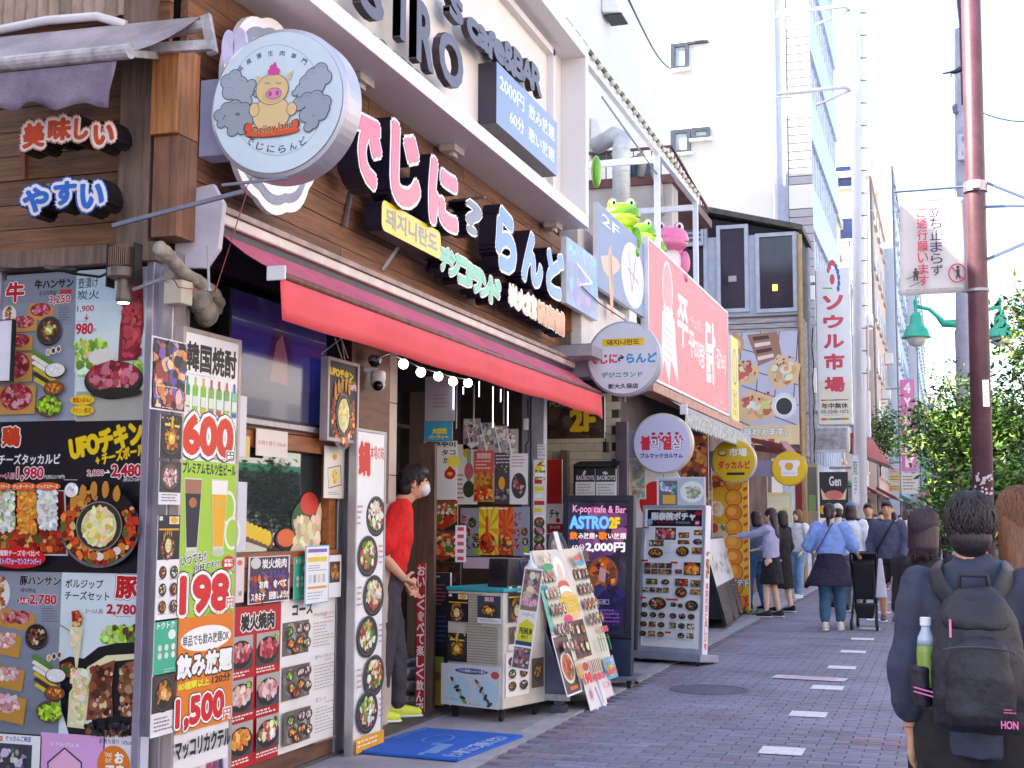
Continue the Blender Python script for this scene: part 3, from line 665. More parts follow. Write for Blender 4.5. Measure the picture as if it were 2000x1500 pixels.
b=MB().box((-3.34,4.7,zb0+1.5),(-3.28,ye-.5,zb0+1.56));b.build('trim_strip',wht,t)
b=MB().box((-3.34,ye-.56,zb0+.2),(-3.28,ye-.5,zb0+1.56));b.build('trim_strip',wht,t)
for yy in(8.6,11.2,7.0):
    b=MB().box((-3.42,yy,zb0-.05),(-3.30,yy+.2,zb0-.002));b.box((-3.36,yy+.05,zb0-.08),(-3.33,yy+.14,zb0-.05));b.build('fixing_bracket',mat('bracket_white','#d8ccc8',.5,.2,var=.2),t)
PB=XP(-3.34);dgrey=mat('charcoal_letter','#5d5768',.4,.1,var=.1);dside=mat('charcoal_return','#4a3c40',.45,.1,var=.15)
bluep=mat('blue_grey_letter_shadow','#7c92bc',.5)  # blue layer behind the big letters stands in for their cast shadows
def bigl(ch,box,c0,c1,b_=.03):
    letters3d('letter',ch,PB,box,c0,c1,dgrey,dside,None,ws,True,b_)
for ch,bx_ in zip('STRO',[(708,-62,748,30),(770,-50,806,74),(816,14,846,126),(860,72,904,164)]):
    bigl(ch,bx_,.10,.155,.035);letters3d('letter_shadow',ch,PB,bx_,.002,.01,bluep,bluep,None,ws,True,.03)
x,y=872,-40
for ch,w_,h_ in[('s',22,30),(' ',8,0),('c',24,36),('a',22,36),('f',16,50),('e',22,36),('&',24,50),('B',20,46),('A',22,46),('R',20,46)]:
    if ch=='s':bigl('s',(880,-4,904,40),.08,.13);x=914;y=30;continue
    if ch==' ':continue
    yy=y+(0 if h_>40 else 10)
    bigl(ch,(x,yy,x+w_-2,yy+h_),.08,.13,.045);x+=w_-3.5;y+=(w_-3.5)*.82
EPSS=EPS
for i,(x,y)in enumerate([(668,26),(688,42),(714,66),(730,76),(748,88),(772,112),(786,122),(800,134),(814,146),(838,170),(852,182),(864,192),(876,202)]):
    bigl('2500050000000'[i],(x-6,y-8,x+8,y+10),.06,.10,.05)
a0,b1=PB.loc(934,124);a1,b0_=PB.loc(1056,358);b0=PB.loc(934,244)[1]
t2=thing('drink_sign','blue grey box sign reading 2000 yen drinks, 60 minutes of singing','sign',PB.w((a0+a1)/2,b0,0))
b=MB().pbox(PB,a0,a1,b0,b1,.0,.15);b.build('sign_box',mat('dark_purple_return','#3f3848',.45),t2,bevel=.003)
pr=Print(PB,a0,a1,b0,b1,.151);pr.fullbg('#7888b0');pr.text('2000円',.05,.14,.42,.4,'#ffffff',.012);pr.text('飲み放題',.50,.14,.95,.4,'#ffffff',.012);pr.text('60分',.2,.56,.42,.8,'#ffffff',.012);pr.text('歌い放題',.50,.56,.95,.8,'#ffffff',.012)
pr.build('lettering',PV,t2)
# ================================================================ SHOP LOWER FRONT
def ep(P,c):return Plane(P.o+P.n*c,P.u,P.v)
def bpx(P,x0,y0,x1,y1,c=0):  # board extents from two opposite corners seen on plane P (offset c)
    Q=ep(P,c);a0,b1=Q.loc(x0,y0);a1,b0=Q.loc(x1,y1);return min(a0,a1),max(a0,a1),min(b0,b1),max(b0,b1)
# --- four-dish menu board on the side wall
fr=mat('lilac_aluminium','#a8a0b4',.38,.5,var=.12,scale=4)
a0,b1=S.loc(-90,546);a1,_=S.loc(300,543);b0=S.loc(150,1434)[1];b1=S.loc(150,533)[1]
H=b1-b0;xm,xr_=S.loc(159,650)[0],S.loc(296,800)[0];xl=S.loc(6,1000)[0]
bA,bB=S.loc(150,822)[1],S.loc(150,1117)[1];xm2=S.loc(129,1250)[0]
t=thing('menu_board','tall wall menu with beef, chicken and pork pictures on the side wall','menu board',S.w((xl+xr_)/2,b0,.0))
b=MB().pbox(S,xr_,xr_+.04,b0-.3,b1+.05,.0,.075);b.build('frame',fr,t,bevel=.003)
b=MB().pbox(S,xl-.06,xl-.012,b0-.3,b1+.05,.0,.075);b.build('frame',fr,t,bevel=.003)
def panel(nm,lab,x0,x1,y0,y1,bgc):
    b=MB().pbox(S,x0+.0015,x1-.0015,y0+.0015,y1-.0015,.0,.05);o=b.build('poster_panel',WHITE,t);o['label']=lab
    pr=Print(S,x0+.0015,x1-.0015,y0+.0015,y1-.0015,.0506,px=True);pr.fullbg(bgc);pr.par=o;return pr
def T(pr,s,x0,y0,x1,y1,col,bold=.02,out=(),rot=0):return pr.text(s,x0,y0,x1,y1,col,bold,out,rot)
wo=[('#ffffff',.07)]
# beef set (grey)
pr=panel('p','grey beef set poster',xl,xm,bA,b1,'#8e94a4');pr.px=True
for k in range(6):pr.rect(10+0,548+k*46,158,548+(k+1)*46,'#%02x%02x%02x'%(132+k*6,138+k*6,154+k*6))
T(pr,'牛',27,556,60,592,'#c81e28',.05,[('#3a3238',.11),('#ffffff',.09)]);T(pr,'牛ハンサン',82,549,156,566,'#14121a',.04);T(pr,'소고기한상',90,571,124,580,'#3a3840',.01)
pr.rect(131,569,153,577,'#c83038');T(pr,'3,250',110,580,150,597,'#c82838',.03,wo);pr.lines(128,602,152,632,6,'#6c6c7c')
pr.ell(32,618,14,18,'#e8e4e4');pr.fill(22,600,42,634,'fried',14,.2,True)
def steak(x,y,w_,h_,pal='raw',bd='#c8964c',rot=0,n=60):
    pr.rect(x-w_-5,y-h_+4,x+w_+5,y+h_+7,bd,rot);pr.ell(x,y,w_,h_,'#a82c3c',18);pr.fill(x-w_,y-h_,x+w_,y+h_,pal,n,.15,True);pr.k+=1;pr.fill(x-w_*.8,y-h_*.8,x+w_*.8,y+h_*.8,['#e8b4b0','#d88c90','#c05060'],12,.07,True)
steak(93,608,20,13,rot=-12);steak(62,632,20,12);steak(50,668,24,13);pr.dish(112,648,24,27,'grill','#3c3430',40,mid='#9cb848')
steak(46,716,29,26,n=110);steak(50,778,32,26,n=110)
def sides():
    for k,c_ in enumerate(['#5c8830','#f0ecd8','#f4eee0','#d8b830','#3a3634','#d8c030']):
        for q in range(9):pr.ell(84+q*5+k*1.5,690+oy+k*11+q*3.2,5,4,c_,8)
    pr.dish(128,726+oy,20,14,['#f4f2ec','#ffffff','#e8e6e0'],'#e8e6e2',20);pr.dish(126,760+oy,20,14,'orange','#8c4a20',30)
    pr.ell(116,796+oy,26,22,'#5c4c34',18);pr.fill(92,774+oy,142,816+oy,['#a8d828','#8cc020','#c8e850','#6ca01c'],60,.13,True)
    for k,c_ in enumerate(['#d8a848','#4a3828','#8c3c24']):pr.ell(116+k*10,692+oy-k*3,5,7,'#e8e4e0',12);pr.ell(116+k*10,692+oy-k*3,3.4,5,c_,12)
oy=0;sides();pr.build('print',PV,pr.par)
# beef right (pale)
pr=panel('p','pale poster of a long strip of raw beef over a bowl',xm,xr_,bA,b1,'#cfe0e8')
for k in range(5):pr.rect(161,533+k*58,296,533+(k+1)*58,['#c4dcea','#cfe2ea','#d8e6e8','#dce6e4','#b8b4a8'][k])
T(pr,'壺漬け',166,546,204,566,'#4a4e5c',.01);T(pr,'炭火',164,570,206,588,'#4a4e5c',.01)
T(pr,'1,900',164,600,196,613,'#d03040',.02);T(pr,'↓',178,617,186,628,'#d03040',.03);T(pr,'980',162,635,194,655,'#d02838',.035);pr.lines(164,630,200,633,1,'#9c8c90');T(pr,'円',196,645,201,652,'#d03040',.0)
pr.fill(156,660,226,700,['#c8e060','#98c038','#e0ec98','#78a830'],60,.2);pr.fill(160,690,200,740,['#a8cc50','#d0e080','#f0f0e0','#6c9c2c'],40,.22);pr.ell(212,700,26,16,'#e8e0d8')
pr.fill(270,700,294,745,['#b8d868','#88b038'],18,.3)
pr.k+=1;pr.pg([(268,530),(292,528),(294,640),(282,706),(244,708),(248,640)],'#8c2430');pr.fill(250,532,292,704,['#a83040','#7c1c28','#c04c58','#8c2838','#b84450'],220,.22)
pr.k+=2;pr.ell(237,745,57,37,'#161418',30);pr.ell(237,742,55,33,'#3c3836',30);pr.ell(237,738,51,28,'#a03040',30);pr.fill(188,706,290,768,['#b03848','#c85868','#8c2030','#dc8088','#a82c3c','#e8a8a8'],190,.17,True)
pr.ell(244,770,50,10,'#2a2624');pr.k+=1
for yy,tx in((784,'韓国人気No.1'),(804,'デジニー第2位')):pr.ell(178,yy,23,10,'#f4d028',24);T(pr,tx,160,yy-5,196,yy+5,'#c83020',.03)
pr.build('print',PV,pr.par)
# chicken (black)
pr=panel('p','black chicken poster with a cheese platter and a round pan',xl,xr_,bB,bA,'#16131b')
T(pr,'鶏',19,836,52,872,'#d8401c',.05,[('#ffffff',.1)]);T(pr,'チーズタッカルビ',11,888,130,908,'#f4f2f6',.03);T(pr,'2〜4人前',10,924,42,936,'#d85070',.03,[('#f8e0e4',.07)])
T(pr,'1,980',47,914,98,938,'#c81c38',.04,[('#ffffff',.09)]);T(pr,'円(税込2178円)',100,928,140,937,'#e8e4ec',.01)
T(pr,'UFOチキン',150,840,290,882,'#f8d018',.075,rot=11,out=[('#7c5c10',.1)]);T(pr,'+ チーズボール',200,878,294,900,'#f8d018',.06,rot=11)
T(pr,'2,880',184,919,216,931,'#c82838',.03,[('#ffffff',.09)]);T(pr,'→',218,919,228,929,'#ffffff',.05);T(pr,'2,480',232,909,288,934,'#c81c2c',.05,[('#ffffff',.1)]);T(pr,'(税込2728円)',254,934,292,942,'#e8e4ec',.01)
pr.pg([(4,955),(142,958),(147,1085),(-10,1083)],'#d8d4d4');pr.pg([(6,957),(139,960),(144,1082),(-8,1080)],'#7c2818')
pr.fill(0,1024,142,1082,'hot',260,.16);pr.k+=1;pr.fill(4,956,52,1040,['#f4f0e4','#e8e8d0','#ffffff','#c8d0a0','#a8b880'],330,.09,asp=1.6);pr.fill(52,956,96,1044,['#f8a838','#f0902c','#fcc060','#e88020'],330,.09,asp=1.6);pr.fill(94,956,138,1036,['#f4f2ec','#e0e4dc','#ffffff','#c8d0c0'],330,.09,asp=1.6)
pr.k+=2
for x,s_ in((24,'モッツァレラチーズ'),(71,'チェダーチーズ'),(118,'ミックスチーズ')):pr.ell(x,951,25,8,'#e8641c',24);T(pr,s_,x-20,947,x+20,955,'#fff4e4',.03)
pr.ell(62,1088,52,21,'#d81420',28);T(pr,'3種類チーズ食べ比べ',20,1074,102,1085,'#ffe8e8',.03);T(pr,'コストパフォーマンスナンバー1',18,1089,104,1101,'#f0d0f0',.04,[('#6440a8',.1)])
def ufo(pr,x,y,r_,n=1.0):
    pr.ell(x,y+r_*.06,r_*1.06,r_*1.06,'#6c6870',34);pr.ell(x,y,r_*1.03,r_*1.03,'#1a1416',34)
    m_=int(170*n)
    for i in range(m_):
        a=R.uniform(.1,5.2)-0.6;rr=r_*R.uniform(.70,1.0)
        c_=R.choice(PAL['hot']if not 3.7<a+.0<4.9 else PAL['fried']);c_=tuple(v*R.uniform(.75,1.25)for v in lin(c_));s_=r_*R.uniform(.06,.13);pr.blob(x+rr*math.cos(a),y+rr*math.sin(a),s_,s_,c_)
    pr.k+=2
    for i in range(5):a=-2.35+i*.32;pr.blob(x+r_*.98*math.cos(a),y+r_*.98*math.sin(a),r_*.11,r_*.26,'#d08a34',10,.2,rot=0)
    for i in range(6):a=.75+i*.2;pr.ell(x+r_*.82*math.cos(a),y+r_*.82*math.sin(a),r_*.11,r_*.11,['#d88430','#e8dcd4','#c86c24'][i%3],12)
    pr.k+=2;pr.ell(x,y,r_*.62,r_*.66,'#8c8884',30);pr.ell(x,y,r_*.59,r_*.63,'#38312c',30);pr.ell(x,y+r_*.02,r_*.47,r_*.52,'#efe3a4',24);pr.fill(x-r_*.5,y-r_*.54,x+r_*.5,y+r_*.56,['#fff6cc','#f0e298','#f8ecb8','#e4d684'],int(120*n),.1,True,asp=1.5)
    pr.k+=1
    for dx,dy in((0,-.25),(-.24,0),(.24,.02),(0,.28)):pr.ell(x+r_*dx,y+r_*dy,r_*.07,r_*.08,'#e8cc30',12)
ufo(pr,219,1027,72);pr.ell(167,958,13,14,'#f0ecea');pr.fill(155,944,181,972,['#ffffff','#e4dfe0','#c8c4c8'],30,.2,True);pr.lines(154,938,184,941,1,'#e8e4e8')
pr.build('print',PV,pr.par)
# pork left
pr=panel('p','grey pork set poster',xl,xm2,b0,bB,'#8f95a5')
for k in range(6):pr.rect(0,1118+k*52,128,1118+(k+1)*52,'#%02x%02x%02x'%(150-k*5,156-k*5,172-k*5))
T(pr,'豚ハンサン',53,1125,131,1142,'#14121a',.05,wo);T(pr,'돼지한상',54,1148,84,1156,'#3a3840',.01);pr.ell(60,1172,12,6,'#c8303a');T(pr,'2人前',51,1168,69,1176,'#ffffff',.02);T(pr,'2,780',72,1161,124,1181,'#c81c2c',.04,wo);pr.lines(96,1186,128,1216,6,'#6c6c7c')
pr.ell(14,1158,20,32,'#ece8e4');pr.fill(4,1124,26,1186,'fried',40,.2)
for q in((48,1205,34,22),(22,1250,34,26),(26,1315,36,26),(26,1372,40,32)):pr.rect(q[0]-q[2],q[1]-q[3]*.6,q[0]+q[2],q[1]+q[3],'#c8923c',-8);pr.fill(q[0]-q[2]*.9,q[1]-q[3]*.7,q[0]+q[2]*.8,q[1]+q[3]*.6,'pinkm' if q[1]>1240 else 'meat',70,.22)
pr.dish(88,1240,22,24,'grill','#1c1a20',40);oy=590;sides();pr.build('print',PV,pr.par)
# pork right
pr=panel('p','pale poster of grilled pork with melted cheese in a black pan',xm2,xr_,b0,bB,'#dce8ee')
T(pr,'ボルジップ',141,1131,214,1148,'#1c1a24',.02);T(pr,'チーズセット',140,1154,226,1171,'#1c1a24',.02);T(pr,'豚',240,1126,279,1166,'#d01c20',.05,[('#7c7480',.13),('#ffffff',.1)])
T(pr,'2〜3人前',180,1187,214,1197,'#a85868',.005);T(pr,'2,780',222,1180,278,1200,'#cc1828',.04);pr.lines(240,1202,280,1206,1,'#a87880')
pr.fill(206,1216,292,1262,['#c0e048','#98c82c','#dcec90','#6c8c2c','#5c3830'],90,.18)
pr.ell(262,1345,118,92,'#17151a',40)if False else None
pr.pg([(130,1290),(150,1280),(178,1284),(206,1262),(240,1254),(285,1252),(285,1438),(150,1434),(134,1380)],'#17151a')
pr.fill(132,1290,160,1322,'hot',40,.3);pr.pg([(186,1300),(222,1278),(285,1274),(285,1284),(230,1290),(204,1310),(188,1350),(180,1420),(146,1416),(150,1350)],'#f0e4b4');pr.fill(150,1300,196,1416,'cheese',140,.16)
pr.k+=1;pr.pg([(205,1300),(240,1286),(234,1340),(236,1395),(184,1404),(190,1345)],'#8c4c30');pr.fill(188,1294,238,1400,'grill',150,.17);pr.pg([(262,1292),(285,1286),(285,1410),(262,1380),(246,1340)],'#9c5c3c');pr.fill(248,1292,284,1400,'grill',110,.22)
pr.fill(180,1404,284,1436,['#222024','#3a3638','#8c5c30','#141216'],60,.2);pr.k+=1
pr.pg([(158,1192),(172,1190),(180,1206),(174,1222),(160,1222)],'#a83c30');pr.fill(158,1190,180,1224,'hot',26,.22);pr.pg([(152,1222),(180,1224),(176,1256),(170,1302),(166,1300),(162,1256)],'#ecdcb0');pr.fill(154,1220,178,1262,'cheese',24,.25);pr.line(132,1216,156,1230,.006,'#8c94a0')
pr.build('print',PV,pr.par)
# --- three small sheets under it
def flat(lab,cat,P,ext,bgc='#ffffff',th=.004,c=0.0,nm='poster',fr_=0,fmt=None,px=False,group=None,back=None):
    return board(nm,lab,cat,P,*ext,th=th,frame=fr_,fm=fmt,bgc=bgc,c=c,px=px,group=group,back=back)
S2=ep(S,.055)
t,pr=flat('photo sheet of a crowd with red Japanese heading at the lower left corner','poster',S,bpx(S,-40,1430,79,1540,.055),'#f0eef2',c=.055,px=True)
T(pr,'ご来店',-4,1433,22,1443,'#c84048',.04);T(pr,'ぐっさんご来店',28,1434,77,1444,'#4a4c9c',.03);pr.rect(-40,1447,77,1540,'#3c4458');pr.fill(-40,1448,76,1530,['#2c3040','#5c6478','#8c94a8','#4a3c38','#a8b0c4','#d0d4e0'],160,.12);pr.done()
t,pr=flat('pink sheet with a simple house outline drawing under the big menu','poster',S,bpx(S,81,1430,202,1560,.055),'#e0a6dc',c=.055,px=True)
pr.pg([(142,1455),(176,1484),(176,1540),(110,1540),(108,1484)],'#3a2c3c');pr.pg([(142,1459),(173,1486),(173,1540),(113,1540),(111,1486)],'#f0b4d8');T(pr,'リアルグルメ',114,1446,170,1454,'#fbeef8',.02);pr.done()
t,pr=flat('white take-out sheet with an orange oval under the big menu','poster',S,bpx(S,204,1434,287,1560,.055),'#e8e2ea',c=.055,px=True)
T(pr,'お持ち帰り 10%off',209,1440,274,1450,'#3c3440',.01);pr.ell(237,1490,32,38,'#e87c1c',30);T(pr,'TAKE',220,1466,234,1474,'#fff0d8',.02);T(pr,'OUT',221,1477,233,1485,'#fff0d8',.02);T(pr,'お',240,1466,256,1486,'#ffffff',.05);T(pr,'でま',222,1490,256,1508,'#ffffff',.05);pr.done()
# --- narrow sign cut by the frame at left
t,pr=board('hanging_sign','white narrow sign with black Korean letters cut by the left edge','sign',S,*bpx(S,-22,626,21,745,.2),th=.02,frame=.004,fm=BLACKM,bgc='#ece8f2',c=.18,px=True)
pr.ell(2,645,9,10,'#d83828');pr.vtext('쭈꾸미',-10,660,13,742,'#16141c',.03);pr.done()
# --- spot lamp and cables under the wooden rail
lm=mat('bronze_lamp_body','#7a675f',.45,.35,var=.2,scale=10)
pz=YP(5.12);c=pz.w(*pz.loc(242,560),0)
t=thing('spot_lamp','bronze finned spotlight aimed down over the side menu','lamp',c+Vector((0,0,.18)))
b=MB().lathe(c+Vector((-.0,0,-.03)),[(.03,.07),(.034,.0),(.036,-.03),(.03,-.045)],24);b.build('barrel',lm,t)
b=MB().lathe(c+Vector((0,0,-.078)),[(.001,0),(.026,0),(.026,.004)],24);b.build('lens',mat('lit_lens','#fff4d8',.3,emit=2.2),t)
b=MB().lathe(c+Vector((-.01,0,.035)),[(.055,.0),(.07,.01),(.07,.05),(.05,.06)],24);b.build('head',lm,t)
for i in range(9):b=MB().box((c.x-.055+i*.0115,c.y-.05,c.z+.095),(c.x-.050+i*.0115,c.y+.05,c.z+.185));b.build('cooling_fin',mat('fin','#9c8270',.4,.5),t)
b=MB().box((c.x-.08,c.y-.03,c.z+.0),(c.x-.072,c.y+.03,c.z+.2));b.box((c.x+.066,c.y-.03,c.z+.0),(c.x+.074,c.y+.03,c.z+.2));b.build('yoke',BLACKM,t)
b=MB();q=[pz.w(*pz.loc(x,y),.02)for x,y in[(-30,520),(40,527),(100,523),(150,536),(200,542),(250,520)]];b.tube(q,.007,8);b.tube([pz.w(*pz.loc(x,y),.04)for x,y in[(100,525),(130,530),(160,530)]],.012,8)
tag(b.build('cable',BLACKM,smooth=True),'black cable sagging under the wooden rail above the side menu','cable')
b=MB().bar(pz.w(*pz.loc(260,566),0),pz.w(*pz.loc(322,543),0),.012,.014);tag(b.build('lamp_arm',ALU),'thin metal arm beside the spotlight','bracket')
# --- metal corner posts
b=MB();a,b_=F.loc(338,560);zt_=2.66
b.box((-3.54,YS-.03,.0),(-3.44,YS+.08,zt_));o=b.build('corner_post',ALU,shop,bevel=.004)
b=MB().box((-3.55,YS+.083,.0),(-3.46,YS+.15,zt_));o=b.build('corner_post',mat('dull_metal','#8d858e',.5,.5,var=.2,scale=5,stretch=(6,6,1)),shop,bevel=.004)
# --- insulated pipe bundle
pp=XP(-3.36);b=MB();ins=mat('grimy_pipe_lagging','#a89c8e',.9,var=.3,scale=14,bump=.6,bscale=40)
t=thing('pipe_bundle','grimy taped pipe lagging bending under the awning corner','pipe',pp.w(*pp.loc(400,620),0))
def bumpy(pts,r_,nm,n=12):
    P_=[Vector(p)for p in pts];out=[];rs=[]
    for i in range(len(P_)-1):
        for k in range(6):out.append(P_[i].lerp(P_[i+1],k/6));rs.append(r_*R.uniform(.9,1.12))
    out.append(P_[-1]);rs.append(r_*.9);b=MB().tube(out,rs,n);return b.build(nm,ins,t,smooth=True)
q=lambda L:[pp.w(*pp.loc(x,y),z)for x,y,z in L]
bumpy(q([(292,484,.05),(318,505,.04),(352,528,.0),(392,548,-.02),(430,570,-.04),(455,590,-.08),(462,606,-.12)]),.032,'pipe')
bumpy(q([(360,532,-.06),(392,560,-.08),(428,598,-.1),(450,612,-.12)]),.058,'pipe')
bumpy(q([(398,566,-.05),(420,600,-.06),(436,616,-.1),(458,596,-.14)]),.055,'taped_bend')
b=MB().box(q([(356,545,0)])[0],q([(376,598,-.1)])[0]);b.build('junction_box',mat('beige_box','#cfc4b0',.6),t,bevel=.006)
b=MB().tube(q([(300,545,.1),(330,562,.05),(420,570,.0),(440,380,.12)]),.003,6);b.tube(q([(440,320,.2),(424,385,.14)]),.0025,6);b.build('red_wire',mat('red_wire','#b04058',.5),t)
# --- 600 yen drink board
t,pr=board('drink_board','tall drink board with bottles, beer glasses and yen prices at the shop corner','menu board',F,*bpx(F,357,636,447,1560,.10),th=.07,frame=.022,fm=mat('beige_frame','#b9aaa6',.4,.4,var=.1),bgc='#f6f4f8',c=.03)
pr.warp=([0,.085,.25,.275,.375,.415,.462,.475,.645,.675,.71,.715,.785,.81,.84,.866,.91,.936,.946,.99,1,2],[0,.08,.17,.18,.255,.27,.30,.31,.47,.49,.51,.52,.59,.605,.65,.68,.725,.75,.77,.83,.84,1.84])
T(pr,'韓国焼酎',.04,.022,.96,.085,'#17141a',.04)
for i in range(7):
    x=.06+i*.145;g_=['#1e9a50','#7cc828','#88c428','#80c038','#78b850','#74b468','#8cc8a0'][i]
    pr.rect(x-.05,.15,x+.05,.25,g_);pr.ell(x,.15,.05,.012,g_,12);pr.rect(x-.018,.11,x+.018,.15,['#3ca060','#a8cc60','#d8b030','#c85068','#c04858','#d85870','#6858b8'][i]);pr.rect(x-.046,.185,x+.046,.225,'#e4ece0');pr.ell(x,.24,.05,.010,['#f0e0e0','#b8d860','#f0b020','#c850a8','#d84048','#e8d020','#4868c8'][i],12)
pr.lines(.05,.1,.6,.104,1);T(pr,'600',.02,.275,.90,.375,'#e03818',.06,[('#2c2a34',.15),('#ffffff',.125)]);T(pr,'円',.80,.36,.95,.39,'#3a3640',.02,[('#ffffff',.1)]);T(pr,'(税込660円)',.5,.395,.95,.41,'#c86070',.0)
pr.rect(0,.415,1,.71,'#a6d43c');T(pr,'プレミアムモルツ生ビール',.01,.425,.98,.462,'#16141a',.045)
def glass(x,top,lab_,c_):pr.pg([(x-.16,.475),(x+.16,.475),(x+.10,.64),(x-.10,.64)],'#d8dcc8');pr.pg([(x-.15,.478),(x+.15,.478),(x+.14,.51),(x-.14,.51)],top);pr.pg([(x-.14,.51),(x+.14,.51),(x+.09,.63),(x-.09,.63)],c_);pr.ell(x,.645,.13,.01,'#c8d0b8',16);pr.ell(x,.53,.07,.012,lab_,12)
for q_ in((.85,.54),(.95,.6)):pr.ell(q_[0],q_[1],.16,.04,'#ecf4dc',20);pr.ell(q_[0],q_[1],.12,.032,'#a6d43c',20)
glass(.20,'#a8705c','#b87038','#1a1834');glass(.68,'#f8f4ec','#e8b84c','#f4b41c')
T(pr,'いつても!!',.02,.645,.46,.675,'#17141a',.03,[('#ffffff',.1)],6);T(pr,'何杯ても!!',.24,.675,.70,.70,'#17141a',.03,[('#ffffff',.1)],6);pr.ell(.88,.68,.12,.026,'#d82830',20);T(pr,'本当に',.80,.666,.96,.678,'#ffffff',.04);T(pr,'最強!!',.80,.682,.96,.694,'#ffffff',.04)
pr.rect(0,.71,1,.81,'#a6d43c');T(pr,'198',.03,.715,.88,.785,'#dc1c20',.055,[('#2c2024',.14),('#ffffff',.115)]);T(pr,'円',.86,.765,.99,.785,'#e03028',.02,[('#ffffff',.12)]);T(pr,'(税込217円)',.5,.792,.97,.806,'#b87838',.0)
pr.rect(0,.81,1,1.0,'#f0821e');pr.ell(.5,.84,.46,.02,'#ffffff');T(pr,'単品でも飲み放題OK',.08,.832,.92,.849,'#2c2428',.02)
T(pr,'飲み放題',.0,.866,.98,.91,'#ffffff',.06,[('#4a2814',.14)]);T(pr,'80種類以上',.02,.92,.56,.936,'#f8e838',.05,[('#a85818',.1)]);T(pr,'120分',.62,.918,.96,.936,'#2c2024',.03)
T(pr,'1,500',.0,.946,.84,.990,'#dc1c20',.055,[('#2c2024',.13),('#ffffff',.105)]);T(pr,'円',.84,.975,.98,.99,'#e03028',.02,[('#ffffff',.12)])
T(pr,'マッコリカクテル',.0,1.012,.98,1.05,'#17141a',.05)
for i in range(9):pr.rect(.03+i*.105,1.075,.11+i*.105,1.158,['#f4e8c0','#e8c860','#d8883c','#c8c8a0','#f0d8c8','#a83c58','#8c3068','#4c2c58','#d8d0e8'][i])
pr.done()
# strip of small food sheets on the corner post
cp=ep(F,.06)
def small(lab,box,bgc,c,draw,P=F,cat='poster',grp=None,bd=None,th=.004,name='poster'):
    t,pr=board(name,lab,cat,P,*bpx(P,*box,c),th=th,bgc=bd or bgc,c=c,group=grp)
    if bd:pr.rect(.03,.02,.97,.98,bgc)
    draw(pr);pr.done();return t
small('glossy photo sheet of raised glasses on the metal corner post',(296,655,360,808),'#4a3c48',.115,lambda p:(p.fill(0,0,1,1,'crowd',260,.13),p.lines(.1,.66,.8,.70,1,'#f4e8e0'),p.lines(.1,.95,.7,.98,1,'#f4e8e0')),bd='#f0e8ee')
def d_ring(p):p.fill(0,0,1,.3,['#3c3028','#e8dcd0','#5c4c40','#2c2420'],30,.14);p.k+=2;p.dish(.5,.55,.44,.36,'fried','#2a2624',50,mid='#f0c820');p.rect(.45,.05,.55,.3,'#e8b820');p.rect(.15,.2,.42,.26,'#f0d850');p.rect(.6,.22,.85,.27,'#f0d850')
small('sheet of gyoza round yellow sauce on the post, upper one',(313,808,352,897),'#2c2624',.105,d_ring)
small('sheet with a bowl of stew on the post, under the gyoza sheet',(311,900,350,986),'#f0ecf0',.105,lambda p:(p.rect(0,0,1,.72,'#3c3834'),p.dish(.5,.35,.42,.3,'pinkm','#6c5448',40),p.lines(.1,.76,.9,.96,3)))
def d_ufo(p):p.rect(.05,.03,.2,.12,'#e8e4e8');p.rect(.5,.03,.95,.2,'#f0ead8');p.ell(.72,.11,.18,.08,'#f0b030',14);p.rect(.05,.3,.95,.34,'#e0b028');ufo(p,.45,.68,.30,.35)
small('black sheet with a round chicken pan on the post',(308,1006,348,1092),'#1c181a',.105,d_ufo)
def d_menu(p):
    for i in range(2):
        for j in range(3):
            p.dish(.27+.48*i,.2+.28*j,.17,.1,['hot','cheese','orange','noodle'][(i+j)%4],'#3c3028',16);p.lines(.1+.48*i,.31+.28*j,.45+.48*i,.35+.28*j,1,'#b06070')
small('white sheet of six little dishes on the post',(305,1094,345,1210),'#f6f2f4',.105,d_menu)
def d_mint(p):T(p,'トクトク',.12,.05,.88,.16,'#e8fff4',.04);p.ell(.78,.28,.17,.09,'#eafff6',16);[p.ell(.25+.3*(i%3),.5+.14*(i//3),.09,.06,['#f0d8d8','#d0f0e0','#f8f0e8'][i%3],10)for i in range(6)];p.lines(.45,.88,.9,.96,2,'#d8f4e8')
small('mint green discount sheet on the corner post',(301,1212,341,1316),'#3cb894',.105,d_mint)
small('lowest food sheet on the post, a pot ringed with meat',(296,1320,338,1430),'#f2eef2',.105,lambda p:(p.rect(0,.02,1,.62,'#4a3834'),p.dish(.5,.33,.42,.27,'fried','#2c2020',40,mid='#e8a868'),p.lines(.1,.7,.9,.95,4)))
# --- television / dark screen over the window
t=thing('television','large dark screen over the window reflecting the street','television',F.w(6.45,1.9,0))
a0,a1,b0,b1=bpx(F,452,560,637,848,.02);a1=ep(F,.02).loc(637,760)[0];b0=ep(F,.02).loc(560,828)[1]
b1=min(b1,2.62)
tvm=mat('tv_glass','#0c1030',.08,.0,var=.5,scale=1.2)
b=MB().pbox(F,a0,a1,b0,b1,-.06,.02);b.build('casing',BLACKM,t,bevel=.004)
pr=Print(F,a0+.01,a1-.01,b0+.02,b1-.01,.0206);pr.fullbg('#10143c')
for k in range(7):pr.rect(0,.02+k*.1,1,.12+k*.1,['#0f0f30','#141440','#1a1850','#201c58','#1c2060','#1a1c54','#161848'][k])
pr.pg([(.30,.68),(.42,.16),(.52,.14),(.60,.36),(.62,.70)],'#231438');pr.pg([(.38,.68),(.44,.34),(.50,.26),(.56,.46),(.56,.70)],'#5c3848');
pr.build('screen',mat('x','#fff')if False else printmat('screen_image',.15,coat=.25,emit=.15),t)
